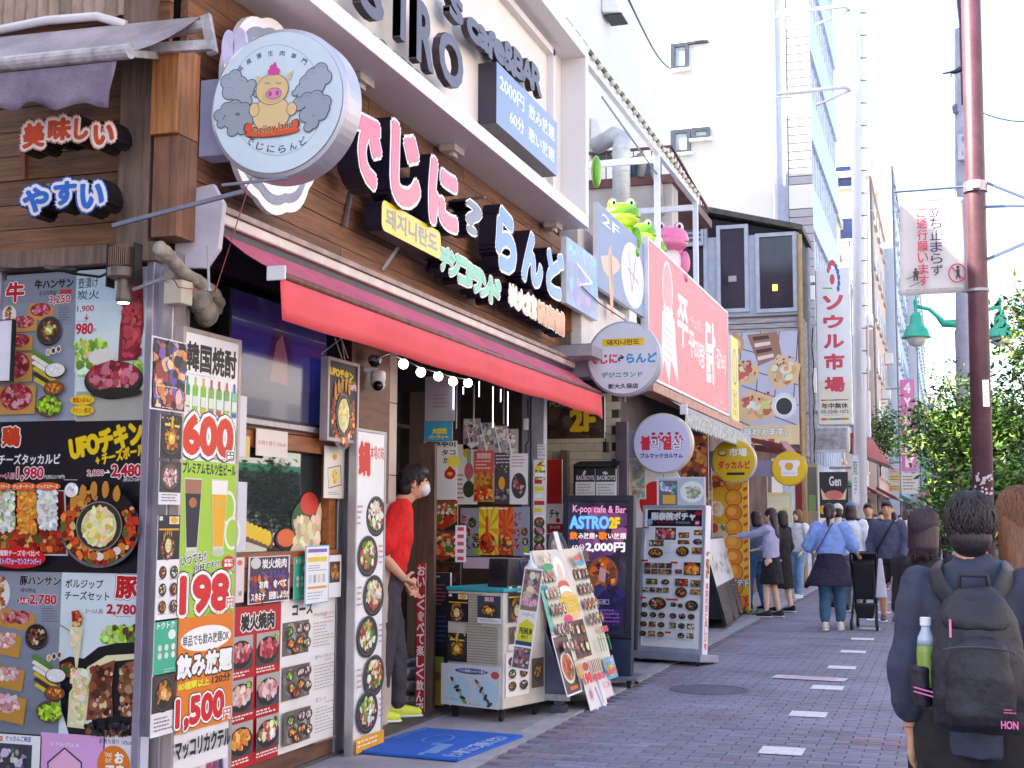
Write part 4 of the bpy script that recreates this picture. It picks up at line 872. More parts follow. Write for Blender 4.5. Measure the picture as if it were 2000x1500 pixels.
b=MB().pbox(F,a0,a1,b0-.03,b0+.002,-.05,.035);b.build('lower_bezel',ALU,t,bevel=.003)
# --- window: orange timber frame, real pane, dark room behind
wf=mat('window_timber','#9c5a2c',.45,var=.25,scale=5,stretch=(7,1,7),bump=.15);wdk=mat('dark_window_rail','#6b3c2a',.5,var=.25,scale=5,stretch=(7,1,7))
wz=ep(F,0);zt=F.loc(560,880)[1];zb_=F.loc(560,1112)[1];aL,aR=F.loc(440,900)[0],F.loc(652,1000)[0]
t=thing('shop_window','timber framed shop window with food stickers and reflections','window',F.w((aL+aR)/2,zb_,0));win=t
for nm,x0,x1,z0,z1,mm in[('rail',aL,aR,zt,zt+.09,wf),('top_rail',aL,aR,zt+.093,zt+.2,wdk),('sill',aL,aR,zb_-.1,zb_+.02,wdk),('sill',aL,aR,zb_+.023,zb_+.1,wf),('jamb',aR-.085,aR,zb_+.103,zt-.003,wf),('mullion',aL-.03,aL+.03,zb_+.103,zt-.003,wdk)]:
    b=MB().pbox(F,x0,x1,z0,z1,-.07,.012 if nm!='sill' else .03);b.build(nm,mm,t,bevel=.003)
gls=bpy.data.materials.new('window_glass');gls.use_nodes=True;_b=gls.node_tree.nodes['Principled BSDF'];_b.inputs['Base Color'].default_value=(.03,.035,.04,1);_b.inputs['Roughness'].default_value=.02;_b.inputs['Transmission Weight'].default_value=.0;_b.inputs['Specular IOR Level'].default_value=1.0;_b.inputs['IOR'].default_value=1.6
b=MB().pbox(F,aL+.03,aR-.085,zb_+.1,zt,-.05,-.044);pane=b.build('pane',gls,t)
pr=Print(F,aL+.03,aR-.085,zb_+.1,zt,-.041)
pr.dish(.02,.84,.15,.16,'pinkm','#4a4038',40);pr.pg([(.18,.70),(.50,.86),(.48,.98),(.16,.86)],'#6c4c34');[pr.ell(.20+i*.04,.76+i*.018,.035,.075,'#f0c820',12)for i in range(7)];pr.k+=1;pr.ell(.62,.88,.11,.11,'#1c1a20');pr.ell(.62,.87,.09,.09,'#e86c34');pr.ell(.84,.70,.17,.22,'#2f5a2c');pr.ell(.86,.52,.10,.12,'#d83c30',18);pr.pg([(.98,.5),(1.0,.6),(.98,1.0),(.66,1.0),(.78,.78),(.92,.66)],'#e8d0b0');pr.fill(.68,.62,1.0,1.0,['#ecd4b4','#f4e4c8','#d8b890'],50,.2)
pr.build('sticker',PM,pane)
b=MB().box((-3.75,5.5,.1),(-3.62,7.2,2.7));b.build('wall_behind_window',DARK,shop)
b=MB().pbox(F,F.loc(440,1300)[0],aR,.02,zb_-.1,-.12,-.003);b.build('timber_base',mat('timber_base','#6f4b3c',.7,var=.35,scale=4,stretch=(6,.6,6),bump=.3),shop)
# --- sheets and signs round the window
small('paper note about take-away discount taped under the dark screen',(500,836,560,895),'#e8dcd4',.03,lambda p:T(p,'お持ち帰り10%off',.06,.42,.94,.6,'#c8606c',.01),th=.003)
small('long white curled paper strip beside the bottle board, upper one',(454,770,478,893),'#e0dee8',.06,lambda p:None)
small('long white paper strip beside the bottle board, lower one',(450,940,478,1075),'#d8d8e4',.06,lambda p:None)
small('yellow card behind the white strip at the window corner',(466,850,486,894),'#e8c060',.03,lambda p:None)
small('upright sheet with a hand-held rice roll at the window corner',(633,870,670,974),'#eee6dc',.03,lambda p:(p.ell(.5,.2,.12,.06,'#e8a030',12),p.rect(.18,.38,.85,.78,'#7c6048',8),p.rect(.2,.4,.82,.76,'#f0e0c8',8),p.fill(.35,.42,.7,.74,['#f0b830','#f8d860','#e09820'],20,.2,True),p.lines(.2,.88,.8,.95,2)))
small('purple sheet reading charcoal grilled meat at the window sill',(485,1088,563,1172),'#4c3448',.035,lambda p:(p.fill(0,.35,1,1,['#b05028','#7c2c4c','#4c2c58','#d88038','#5c4888','#8c3848'],110,.13),p.ell(.15,.14,.12,.12,'#d8d4d4',16),T(p,'炭火焼肉',.3,.06,.9,.26,'#ffffff',.03),T(p,'でにじらんど',.28,.32,.86,.46,'#6858c8',.04),T(p,'お肉　食べて',.24,.52,.90,.68,'#ffffff',.05),T(p,'スタミナ　回復しよう!!',.05,.77,.95,.93,'#ffffff',.05)),bd='#e8e0e8')
small('mint green discount sheet at the window sill',(574,1088,600,1170),'#3cb894',.03,d_mint)
small('pale pink sheet beside the corner board with a pan drawing',(440,1090,474,1176),'#f0dcdc',.03,lambda p:(p.ell(.35,.2,.2,.12,'#8c9ca8',14),p.ell(.75,.12,.15,.06,'#e06c70',12),p.ell(.8,.8,.1,.06,'#a8a0a8',12)))
small('white sheet with a bowl picture on the steel column',(640,1085,664,1165),'#f2eef0',.04,lambda p:(p.rect(.1,.15,.9,.65,'#3c342c'),p.fill(.12,.17,.88,.63,'fried',30,.2,True)))
small('blue and white beer flyer leaning at the window sill',(596,1066,640,1176),'#f4f2f0',.075,lambda p:(p.rect(.1,.06,.9,.12,'#8c60b0'),p.rect(.1,.2,.9,.28,'#f0d030'),p.lines(.12,.34,.88,.46,3,'#6c7cc0'),[p.rect(.14+i*.19,.5,.26+i*.19,.64,['#c8d8e8','#a0b8d0','#e8d0c0','#c0c8d8'][i%4])for i in range(4)],p.rect(.1,.7,.9,.74,'#e8a050'),p.lines(.1,.8,.9,.95,3,'#8cb0d8')),bd='#64b4e4')
# lower meat menus
def cells(p,x0,x1,rows_,pal,y0,y1):
    h=(y1-y0)/rows_
    for j in range(rows_):
        for i,(a,b_)in enumerate(((x0,(x0+x1)/2-.03),((x0+x1)/2+.03,x1))):
            ya,yb=y0+j*h,y0+(j+.78)*h
            p.rect(a,ya,b_,yb,'#b8b0ac');p.rect(a,ya+(yb-ya)*.45,b_,yb,'#4a4648');p.ell((a+b_)/2,(ya+yb)/2+.01,(b_-a)*.48,(yb-ya)*.42,'#19171c',22);p.k+=1
            p.fill(a+.02,ya+.03,b_-.02,yb-.035,pal[(j*2+i)%len(pal)],60,.2,True);p.k+=1
            if(i+j)%2:p.fill(b_-.13,ya+.01,b_-.01,ya+.07,'green',14,.3);p.k+=1
            p.lines(a,yb+.012,b_,yb+.05,2,'#fff0e8',.5)
a0=F.loc(440,1300)[0];a1=F.loc(541,1330)[0];zt2=ep(F,.02).loc(541,1178)[1];zb2=ep(F,.02).loc(541,1477)[1]
t,pr=board('meat_menu','red charcoal grill menu with six meat plates under the window','menu',F,a0,a1,zb2,zt2,th=.015,bgc='#c4151e',c=.0)
T(pr,'炭火焼肉',.22,.05,.86,.15,'#17141a',.06,[('#f8f0f0',.14)]);cells(pr,.0,.96,3,['meat','raw','pinkm','pinkm','orange','noodle'],.18,.98);pr.done()
a2=F.loc(651,1330)[0]
t,pr=board('course_menu','white course menu with three table photos right of the red menu','menu',F,a1+.003,a2-.02,zb2,zt2+.01,th=.012,bgc='#f6f2f2',c=.0)
T(pr,'コース',.20,.045,.56,.11,'#17141a',.05)
for j in range(3):
    y=.15+j*.29;pr.rect(.03,y,.50,y+.22,'#6c6460');pr.fill(.03,y,.50,y+.22,['#7c746c','#5c5450','#a8a098','#8c8478'],50,.2);pr.k+=2
    for dx,dy,pl in((.12,.06,'green'),(.3,.05,'pinkm'),(.42,.05,'pinkm'),(.14,.14,'orange'),(.3,.13,'orange'),(.42,.15,'noodle'),(.22,.18,'hot')):pr.dish(.03+dx,y+dy+.0,.07,.035,pl,'#3c3430',16,.2)
    pr.rect(.56,y-.09+.03,.97,y-.06,'#e8a020' if j==0 else '#8c6450');T(pr,['チャンネル盛りコース','炭チャンネルコース','宴コース'][j],.57,y-.04,.95 if j<2 else .75,y-.01,'#6c5c58',.0);pr.lines(.75,y,.96,y+.015,1,'#d04850');pr.lines(.56,y+.03,.95,y+.21,8,'#a89c98',.25)
pr.rect(.56,.985,.97,1.0,'#8c6450');pr.done()
# --- framed UFO chicken picture, steel column, hot-pot board
t,pr=board('framed_poster','grey framed black poster of a chicken pan hung beside the screen','poster',F,*bpx(F,640,695,698,868,.10),th=.04,frame=.022,fm=mat('grey_frame','#b4a4a8',.4,.4),bgc='#1a1214',c=.06)
T(pr,'UFOチキン',.04,.09,.86,.19,'#f8d018',.08,rot=-2);T(pr,'+チーズボール',.42,.2,.95,.25,'#f8d018',.05);T(pr,'2,880→',.2,.27,.52,.32,'#e890c0',.04);T(pr,'2,480円',.52,.26,.96,.33,'#f098c8',.05,[('#ffffff',.1)]);ufo(pr,.5,.68,.42,.7);pr.done()
b=MB().tube([F.w(*ep(F,.08).loc(668,700),.08),F.w(*ep(F,.08).loc(672,660),.02)],.004,6);b.tube([F.w(*ep(F,.08).loc(680,700),.08),F.w(*ep(F,.08).loc(684,660),.02)],.004,6);b.tube([F.w(*ep(F,.08).loc(640,690),.04),F.w(*ep(F,.08).loc(690,660),.0),F.w(*ep(F,.08).loc(700,760),.02)],.004,6);tag(b.build('hanging_wire',WHITE),'white wires hanging above the framed chicken poster','wire')
c0,c1=F.loc(656,1100)[0],F.loc(686,1100)[0]
b=MB().box((-3.62,c0,.0),(-3.49,(c0+c1)/2,1.88));b.box((-3.6,(c0+c1)/2+.003,.0),(-3.47,c1,1.88));b.build('steel_column',ALU,shop,bevel=.004)
b=MB().box((-3.62,c1,1.5),(-3.52,c1+.6,2.66));b.build('wood_lining',wdk,shop)
N_=XP(-3.38)
a0,a1=N_.loc(690,1150)[0],N_.loc(749,1150)[0];b0,b1=N_.loc(700,1474)[1],N_.loc(725,840)[1]
t,pr=board('hotpot_board','tall white hot-pot board with six bowls beside the doorway','menu board',N_,a0,a1,b0,b1,th=.04,frame=.018,fm=mat('silver_frame','#b9b4ba',.35,.5,var=.08),bgc='#f6f4f6',c=-.04)
T(pr,'鍋',.08,.035,.46,.135,'#d82820',.06,[('#f8d8d0',.12)]);T(pr,'本場の味',.48,.04,.98,.085,'#e05c50',.01)
for i,(x,y,pl)in enumerate([(.72,.25,'noodle'),(.42,.385,'mixed'),(.64,.52,'noodle'),(.42,.655,'mixed'),(.66,.79,'mixed'),(.42,.905,'noodle')]):
    y=.03+y*.94;pr.dish(x,y,.36,.062,pl,'#2a2830',80,.12);pr.fill(x-.25,y-.05,x+.1,y-.01,'green' if i%2 else 'cheese',18,.2,True);pr.k+=2
    xx=.03 if x>.5 else .8;pr.lines(xx,y-.03,xx+.18,y+.04,4,'#c08890')
pr.rect(0,.955,1,1,'#f0a818');pr.lines(.06,.965,.94,.992,2,'#fff4d8');pr.done()
b=MB().box((-3.60,a0+.25,.0),(-3.425,a1-.01,1.9));b.build('door_panel',mat('door_panel','#c9c4c4',.5,var=.1),shop,bevel=.004)
# tiled pillar inside the door
til=mat('cream_stone','#c8b8ac',.5,var=.12,scale=3)
for k in range(4):
    b=MB();q0,q1=ep(F,-.12).loc(734,700)[0],ep(F,-.12).loc(777,700)[0];b.box((-3.9,q0,.7+k*.5),(-3.62,q1,.7+k*.5+.495));b.build('stone_slab',til,shop,bevel=.003)
b=MB().box((-3.89,q0+.01,0),(-3.63,q1-.01,.7));b.build('pillar_base',til,shop)
# --- interior back of the doorway
sh=mat('interior_shelf','#4a3628',.6,var=.3)
t=thing('bottle_shelf','dim wooden shelf of bottles inside the doorway','shelf',(-4.9,9.2,.9))
for k in range(4):b=MB().box((-5.2,8.4,.9+k*.45),(-4.8,11.4,.93+k*.45));b.build('shelf_board',sh,t)
gb=[mat('green_bottle','#2c6c3c',.15),mat('brown_bottle','#6c4420',.2),mat('yellow_can','#c8a830',.3),mat('white_can','#c8c4c0',.4)]
first={}
for k in range(3):
    for i in range(16):
        y=8.5+i*.18+R.uniform(-.02,.02);m_=R.randrange(4);z=.932+k*.45
        if m_ not in first:
            b=MB().lathe((-4.95,y,z),[(.035,0),(.035,.18),(.015,.23),(.014,.29)]if m_<2 else[(.03,0),(.03,.14),(.027,.15)],10);o=tag(b.build('bottle' if m_<2 else 'can',gb[m_],loc=(-4.95,y,z)),['green','brown','yellow','white'][m_]+(' bottle' if m_<2 else ' can')+' on the dim shelves inside the doorway','bottle' if m_<2 else 'can',['green bottles','brown bottles','yellow cans','white cans'][m_]);first[m_]=o
        else:o=first[m_].copy();COL.objects.link(o);o.location=(-4.95+R.uniform(-.03,.03),y,z)
# bulbs and led tubes
bm_=mat('lit_bulb','#fff6ea',.3,emit=3.0);led=mat('led_strip','#e4ecff',.3,emit=1.2)
BP=XP(-3.3);bl0=None
for i,(x,y)in enumerate([(788,711),(822,727),(856,735),(885,745),(914,748)]):
    p=BP.w(*BP.loc(x,y),0)
    if bl0 is None:
        bl0=thing('bulb','first round bulb from the left under the red awning','bulb',p,'bulbs under the awning');b=MB().sphere(p,.032);b.build('globe',bm_,bl0,smooth=True);b=MB().tube([p+Vector((-.0,0,.03)),p+Vector((0,0,.07))],.014,10);b.build('socket',BLACKM,bl0)
    else:copy_tree(bl0,['second','third','fourth','fifth'][i-1]+' round bulb from the left under the red awning',p)
b=MB().tube([BP.w(*BP.loc(x,y),0)for x,y in[(735,700),(760,690),(788,702),(822,718),(856,728),(885,736),(920,742)]],.006,6);tag(b.build('bulb_cable',BLACKM),'dark cable carrying the round bulbs under the awning','cable')
LPl=XP(-3.55);l0=None
for i,(x,y0_,y1_)in enumerate([(886,750,800),(905,755,770),(936,745,775),(963,755,835),(978,760,785),(992,765,832)]):
    p=LPl.w(*LPl.loc(x,y0_),0);q=LPl.w(*LPl.loc(x,y1_),0);b=MB().tube([p,Vector((p.x,p.y,q.z))],.0035,6)
    tag(b.build('led_string',led),['leftmost','second','third','fourth','fifth','rightmost'][i]+' hanging string of white led dots in the doorway','light string','light strings in the doorway')
# grey curtain rods
for x in(915,948,1005):
    b=MB();p=LPl.w(*LPl.loc(x,750),-.1);b.tube([p,p-Vector((0,0,.35))],.008,6);tag(b.build('hanging_rod',STEEL),{915:'leftmost',948:'middle',1005:'rightmost'}[x]+' thin grey rod hanging behind the light strings','rod','rods in the doorway')
# cameras
Cp=XP(-3.45);p=Cp.w(*Cp.loc(738,740),.0)
t=thing('dome_camera','white pan camera with dark lens on the pillar by the doorway','camera',p)
b=MB().tube([p+Vector((-.1,-.06,.06)),p+Vector((0,0,.05))],.02,10);b.build('arm',WHITE,t)
b=MB().lathe(p+Vector((0,0,-.03)),[(.045,.0),(.05,.03),(.05,.07),(.04,.08)],20);b.build('cap',WHITE,t,smooth=True)
b=MB().sphere(p+Vector((0,0,-.035)),.047);b.build('shell',WHITE,t,smooth=True);b=MB().sphere(p+Vector((.012,-.022,-.045)),.036);b.build('lens',mat('black_gloss','#08080c',.08),t,smooth=True)
p=Cp.w(*Cp.loc(732,706),.0);t=thing('security_camera','small black camera above the white pan camera','camera',p);b=MB().sphere(p,.04);b.build('ball',mat('black_gloss','#08080c',.08),t,smooth=True);b=MB().lathe(p,[(.045,.0),(.045,.02),(.03,.04)],16);b.build('mount',STEEL,t)
# --- posters hung in the doorway
D=YP(9.6)
def sq(lab,box,bgc,draw,Y=9.6,name='poster',cat='poster',th=.004,bd=None,c=0):
    return small(lab,box,bgc,c,draw,P=YP(Y),cat=cat,bd=bd,th=th,name=name)
sq('translucent white notice hanging in the doorway above the blue one',(831,736,888,822),'#b4b0bc',lambda p:(T(p,'営業中',.4,.12,.75,.25,'#c88890',.01),p.lines(.3,.4,.85,.75,4,'#b07c88')),9.3)
sq('blue and yellow notice hanging under the white one in the doorway',(829,824,884,862),'#3ca0cc',lambda p:(T(p,'大歓迎',.3,.35,.8,.6,'#f8e020',.08),T(p,'パーティー',.18,.68,.86,.88,'#f8e020',.06)),9.3)
def d_jjukkumi(p):
    p.rect(0,0,1,.12,'#dcd4d4');p.ell(.18,.05,.14,.045,'#b03028',14);T(p,'쭈꾸미',.3,.02,.95,.1,'#17141a',.04);T(p,'タコ',.55,.15,.95,.24,'#17141a',.03);T(p,'から',.6,.28,.9,.38,'#17141a',.03);p.ell(.9,.35,.2,.1,'#f0e048',16);p.k-=3
    p.blob(.8,.56,.18,.1,'#b41c14',14,.1,0);p.ell(.8,.5,.08,.07,'#b41c14',12);T(p,'辛',.72,.53,.88,.6,'#f0c030',.04)
sq('white sign with octopus lettering and a red flame behind the staff member',(828,862,892,976),'#e6e0e2',d_jjukkumi,9.4,'octopus_sign','sign')
def fryb(p):p.pg([(0,.0),(1,0),(1,.7),(.55,1),(0,.75)],'#a83818');p.fill(0,0,1,.85,'hot',120,.18);p.k+=1;p.fill(.35,.08,1,.5,'noodle',40,.16)
sq('upper photo board of spicy octopus in the doorway',(830,978,894,1036),'#1c1614',fryb,9.4);sq('lower photo board of spicy octopus in the doorway',(830,1040,894,1098),'#1c1614',fryb,9.4)
# glossy sheet with rows of posters
Y0=10.2;Dp=YP(Y0)
t=thing('poster_curtain','clear plastic sheet holding two rows of food posters in the doorway','poster sheet',Dp.w(*Dp.loc(965,1110),0))

def hung(lab,pts,draw,bgc='#f0ecee',c=0):
    x0,y0_,x1,y1_=pts;a0_,a1_,b0_,b1_=bpx(Dp,x0,y0_,x1,y1_,c)
    b=MB().pbox(Dp,a0_,a1_,b0_,b1_,c,c+.003);o=b.build('poster',WHITE,t);o['label']=lab
    pr=Print(Dp,a0_,a1_,b0_,b1_,c+.0035);pr.fullbg(bgc);draw(pr);pr.build('print',PV,o)
for k,bx_ in enumerate([(905,818,938,878),(936,826,966,880),(964,832,992,884),(988,838,1012,886)]):hung(['first','second','third','last'][k]+' photo sheet with a painted gloss streak in the top row',bx_,lambda p:(p.fill(0,0,1,1,['#e8e0e4','#a89090','#c8b4a8','#7c6064','#f4f0f4','#8c9cb8'],50,.18),p.line(.1,0,.5,1,.012,'#f8f4f8')),'#b8a8ac',.003*(k%2))  # the pale diagonal line paints a gloss streak on each sheet
hung('upper left poster of a skewer in a bowl',(892,868,932,985),lambda p:(p.ell(.5,.15,.2,.08,'#f0c040',12),p.rect(.5,.1,.7,.7,'#8cb088'),p.ell(.6,.45,.22,.14,'#c86878',14),p.ell(.6,.75,.28,.14,'#3c4c30',18),p.lines(.05,.5,.4,.95,6,'#d05868')))
hung('upper middle red poster of chicken',(926,880,965,980),lambda p:(p.rect(0,0,1,.45,'#d85c58'),T(p,'期間限定',.15,.05,.85,.16,'#f8e0e0',.03),p.lines(.1,.2,.9,.4,3,'#f8e8d8'),p.fill(0,.4,1,1,'fried',70,.15),p.fill(.0,.7,1,1,'hot',60,.15)),'#e8a060',.004)
hung('upper right dark poster of round gyoza',(961,884,1000,984),lambda p:(p.lines(.2,.05,.9,.25,3,'#e8e0e8'),p.fill(.1,.2,.9,.4,'side',14,.1),p.ell(.5,.6,.16,.13,'#f0a820',14),p.fill(.05,.7,.95,.95,['#5c5058','#8c8088','#a89ca0','#3c343c'],40,.15)),'#4a4450')
hung('pale poster of noodles in a bowl',(996,886,1031,985),lambda p:(p.lines(.1,.05,.9,.3,4,'#c87080'),p.dish(.5,.62,.4,.24,'meat','#3c3c38',30)),'#ece6e8',.004)
def cola(p,b1_='#f0c818'):
    for k in range(14):
        a=k*.45;p.pg([(.5,.4),(.5+math.cos(a),.4+math.sin(a)),(.5+math.cos(a+.22),.4+math.sin(a+.22))],'#e8641c')
    p.k+=1
hung('lower left beef set poster',(900,992,938,1086),lambda p:(p.fill(0,.1,.55,.9,'raw',50,.16),p.dish(.6,.3,.2,.1,'green','#333',16),p.dish(.8,.6,.18,.07,'orange','#333',14),p.dish(.8,.75,.18,.07,'cheese','#333',14),p.ell(.8,.9,.18,.06,'#98c030',14)),'#9ca0ac')
def burst(c1_,c2_):return lambda p:(p.pg([(0,0),(1,0),(1,1),(0,1)],c1_),[p.pg([(.5,.45),(max(0,min(1,.5+math.cos(k*.449)*.8)),max(0,min(1,.45+math.sin(k*.449)*.8))),(max(0,min(1,.5+math.cos(k*.449+.2)*.8)),max(0,min(1,.45+math.sin(k*.449+.2)*.8)))],c2_)for k in range(14)],p.rect(.35,.2,.5,.6,'#d8503c'),p.ell(.45,.76,.44,.22,'#e8301c',18),p.fill(.05,.55,.9,.98,'hot',60,.15,True),p.lines(.1,.02,.9,.1,1,'#ffffff'))
hung('yellow sunburst poster of a red stew',(936,990,973,1084),burst('#f8e040','#f0a820'),c=.004);hung('orange sunburst poster of a red stew',(970,990,1005,1084),burst('#f07020','#d84018'))
hung('lower right beef set poster',(1003,990,1034,1086),lambda p:(p.fill(0,.1,.5,.9,'raw',40,.16),p.dish(.7,.5,.2,.08,'orange','#333',14),p.dish(.75,.7,.2,.07,'cheese','#333',14),p.ell(.8,.88,.18,.08,'#98c030',14)),'#9498a8',.004)
hung('pink paper edge under the posters',(905,1088,1036,1112),lambda p:None,'#ecc8dc',-.004)
sq('narrow price strip hanging left of the poster sheet',(890,1026,910,1098),'#f4e8ec',lambda p:[p.rect(.2,.05+k*.2,.8,.15+k*.2,'#d05068')for k in range(5)],9.1)
# doorway partitions, posts
b=MB();P_=YP(10.9);x0,x1=P_.loc(1037,900)[0],P_.loc(1062,900)[0];b.box((x0,10.9,0),(x1,11.0,2.7));b.build('steel_post',STEEL,shop,bevel=.004)
b=MB();x0,x1=P_.loc(1018,900)[0],P_.loc(1034,900)[0];b.box((x0,10.92,0),(x1+.0,11.0,2.6));b.build('grey_post',mat('grey_post','#8c8a94',.5),shop)
b=MB().tube([P_.w(*P_.loc(x,y),.02)for x,y in[(1032,780),(1034,860),(1028,870),(1035,960),(1037,1085)]],.006,6);tag(b.build('cable',BLACKM),'dark cable running down the steel post in the doorway','cable')
b=MB().box(P_.w(*P_.loc(1026,840),.01),P_.w(*P_.loc(1034,818),.05));tag(b.build('socket_box',WHITE),'small socket box on the steel post','box')
P_=YP(11.1);b=MB().tube([P_.w(*P_.loc(1046,775),.1),P_.w(*P_.loc(1046,900),.1),P_.w(*P_.loc(1046,1150),.1)],.03,12);b.build('dark_pipe',BLACKM,shop)
def d_strip(p):
    p.fill(0,0,1,.22,'mixed',40,.2);p.k+=1
    for k in range(9):p.rect(.1,.06+k*.07,.9 if k%2 else .7,.1+k*.07,['#f8e030','#ffffff','#c8282c'][k%3])
    for k in range(5):p.dish(.5,.62+k*.085,.42,.05,'meat' if k%2 else 'mixed','#3c3c3c',12,.3)
sq('tall narrow food price strip beside the dark pipe',(1042,898,1066,1095),'#f4ece8',d_strip,10.85)
sq('small white notice above the narrow price strip',(1050,868,1066,896),'#e8e4ea',lambda p:p.lines(.1,.1,.9,.9,4),10.9)
# red vertical flag with white kana
P_=YP(8.9);b=MB().box((P_.loc(812,1200)[0],8.9,0),(P_.loc(846,1200)[0],8.95,1.95));b.build('timber_post',mat('dark_timber_post','#5c4438',.6,var=.3,stretch=(5,5,.6)),shop)
t,pr=board('red_banner','narrow red banner with white vertical kana beside the staff member','banner',YP(8.89),*bpx(YP(8.89),815,1100,829,1398),th=.006,bgc='#b8242c');pr.vtext('おいしく食べて楽しく飲んで',.1,.01,.9,.99,'#f8eaea',.03);pr.done()
# keg
P_=YP(9.3);p=P_.w(*P_.loc(790,1396),0);p.z=.0;kg=thing('beer_keg','steel beer keg standing behind the staff member','keg',p)
for z0_,z1_,r_ in((.0,.1,.17),(.1,.2,.185),(.2,.3,.185),(.3,.36,.16)):b=MB().lathe(p,[(r_*.96,z0_),(r_,z0_+.02),(r_,z1_-.02),(r_*.96,z1_)],28);b.build('keg_band',ALU,kg,smooth=True)
# chalk board + yellow poster
sq('dark board with faint chalk drawing left of the drinks cabinet',(846,1118,880,1400),'#28222a',lambda p:(p.lines(.1,.08,.8,.24,6,'#c85860'),p.lines(.3,.3,.9,.5,6,'#4860a8'),p.lines(.1,.02,.5,.06,1,'#b0a8b0')),9.25,'chalk_board','board',.03)
sq('yellow poster low beside the drinks cabinet',(842,1282,866,1378),'#c8a828',lambda p:(p.rect(0,0,1,.2,'#9cb040'),p.ell(.5,.4,.3,.1,'#8c6c20',12)),9.15)
sq('dark picture leaning at the back of the doorway',(846,1098,900,1150),'#3c1c14',lambda p:p.fill(0,0,1,1,['#5c2818','#7c3820','#2c1410','#4c2018'],60,.16),9.5)
# --- blue door mat
mt=mat('blue_mat_rubber','#1c62c8',.85,var=.1,scale=8,grain=200,bump=.3,bscale=200)
A,B,Cc,Dd=PZ(748,1458),PZ(895,1490),PZ(1022,1442),PZ(815,1403)
u=(Cc-B).normalized();MP=Plane(B,A-B,Cc-B);wM,hM=(A-B).length,(Cc-B).length
t=thing('door_mat','bright blue door mat printed with a bottle and white kana','mat',(A+B+Cc+Dd)/4);b=MB()
MPu=Plane((B.x,B.y,.018),(Cc-B),(A-B));b.pbox(MPu,0,hM,-.0,MPu.u.cross(MPu.v).dot(Vector((0,0,1)))*0+wM,-.012,.004);b.build('mat_base',mt,t,bevel=.003)
pr=Print(MPu,0,hM,0,wM,.0045);pr.text('使い捨てにご利用ください',.06,.80,.86,.96,'#b9cdf0',.04);pr.ell(.42,.52,.05,.04,'#6c94dc');pr.rect(.1,.58,.45,.70,'#7ca0dc',8);pr.rect(.02,.6,.12,.65,'#7ca0dc',8)
for a in range(20):pr.line(.6+.16*math.cos(a*.314),.42+.11*math.sin(a*.314),.6+.16*math.cos(a*.314+.314),.42+.11*math.sin(a*.314+.314),.015,'#6c94dc')
pr.lines(.5,.06,.95,.12,1,'#7ca4e4');pr.build('print',PM,t)
# ================================================================ THINGS IN FRONT OF THE DOORWAY
ivory=mat('aged_ivory_plastic','#d2c8bc',.5,var=.14,scale=4);teal=mat('teal_lid','#18a8b4',.45,var=.08)
V=Vector
def caster(p,r=.04,nm='caster',par=None):
    b=MB().lathe(p+V((-.015,0,r)),[(r*.6,0),(r,.004),(r,.026),(r*.6,.03)],14,V((0,1,0)),V((0,0,1)));b.box(p+V((-.02,-.015,r)),p+V((.02,.015,r*2.3)));b.build(nm,BLACKM,par)
# old drinks / ice cabinet on castors
FL,FC_=V((-3.42,8.86,0)),V((-2.95,8.72,0));u=(FC_-FL).normalized();sd=V((-u.y,u.x,0));zb=.09;zt=PY(985,1158,8.72).z
FP=Plane(FL+V((0,0,zb)),u,V((0,0,1)));SP=Plane(FC_+V((0,0,zb)),sd,V((0,0,1)));Wd,Dp_,Hh=(FC_-FL).length,.55,zt-zb
t=thing('ice_cabinet','old ivory cabinet on castors covered in food sheets, with a teal lid','cabinet',(FL+FC_)/2+sd*.25)
b=MB().hexa([FP.w(0,0,0),FP.w(Wd,0,0),FP.w(Wd,0,-Dp_),FP.w(0,0,-Dp_),FP.w(0,Hh,0),FP.w(Wd,Hh,0),FP.w(Wd,Hh,-Dp_),FP.w(0,Hh,-Dp_)]);b.build('body',ivory,t,bevel=.008)
b=MB().hexa([FP.w(-.01,Hh+.002,.01),FP.w(Wd+.01,Hh+.002,.01),FP.w(Wd+.01,Hh+.002,-Dp_),FP.w(-.01,Hh+.002,-Dp_),FP.w(-.01,Hh+.03,.01),FP.w(Wd+.01,Hh+.03,.01),FP.w(Wd+.01,Hh+.03,-Dp_),FP.w(-.01,Hh+.03,-Dp_)]);b.build('lid',teal,t,bevel=.006)
for k in range(26):b=MB();z=Hh*(.97-k*.0235);b.pbox(FP,Wd*.33,Wd*(.62 if k<12 else .9),z,z+Hh*.009,.001,.008);b.build('grille_slat',mat('slat','#a89c90',.5),t)
b=MB().pbox(FP,Wd*.4,Wd*.96,Hh*.12,Hh*.36,.0005,.004);b.build('front_plate',ivory,t,bevel=.002)
b=MB().lathe(FP.w(Wd*.82,Hh*.24,.006),[(.001,-.012),(.035,-.012),(.038,0)],20,FP.u,FP.v);b.build('dial',BLACKM,t)
for a,d in((.04,-.05),(Wd-.05,-.05),(Wd-.05,-Dp_+.08),(.04,-Dp_+.08)):p=FP.w(a,-zb,d);caster(p,.036,'caster',t)
def stick(lab,P,ext,bgc,draw,c=.009,nm='poster',cat='poster'):
    a0,a1,b0,b1=ext;return board(nm,lab,cat,P,a0,a1,b0,b1,th=.003,bgc=bgc,c=c)
def st(lab,P,ext,bgc,draw,c=.009,bd=None,nm='poster',cat='poster',frame=0,th=.003,fm=None):
    a0,a1,b0,b1=ext;t_,pr=board(nm,lab,cat,P,a0,a1,b0,b1,th=th,bgc=bd or bgc,c=c,frame=frame,fm=fm)
    if bd:pr.rect(.04,.03,.96,.97,bgc)
    draw(pr);pr.done();return t_
fr2=lambda x0,x1,y0,y1:(Wd*x0,Wd*x1,Hh*(1-y1),Hh*(1-y0))
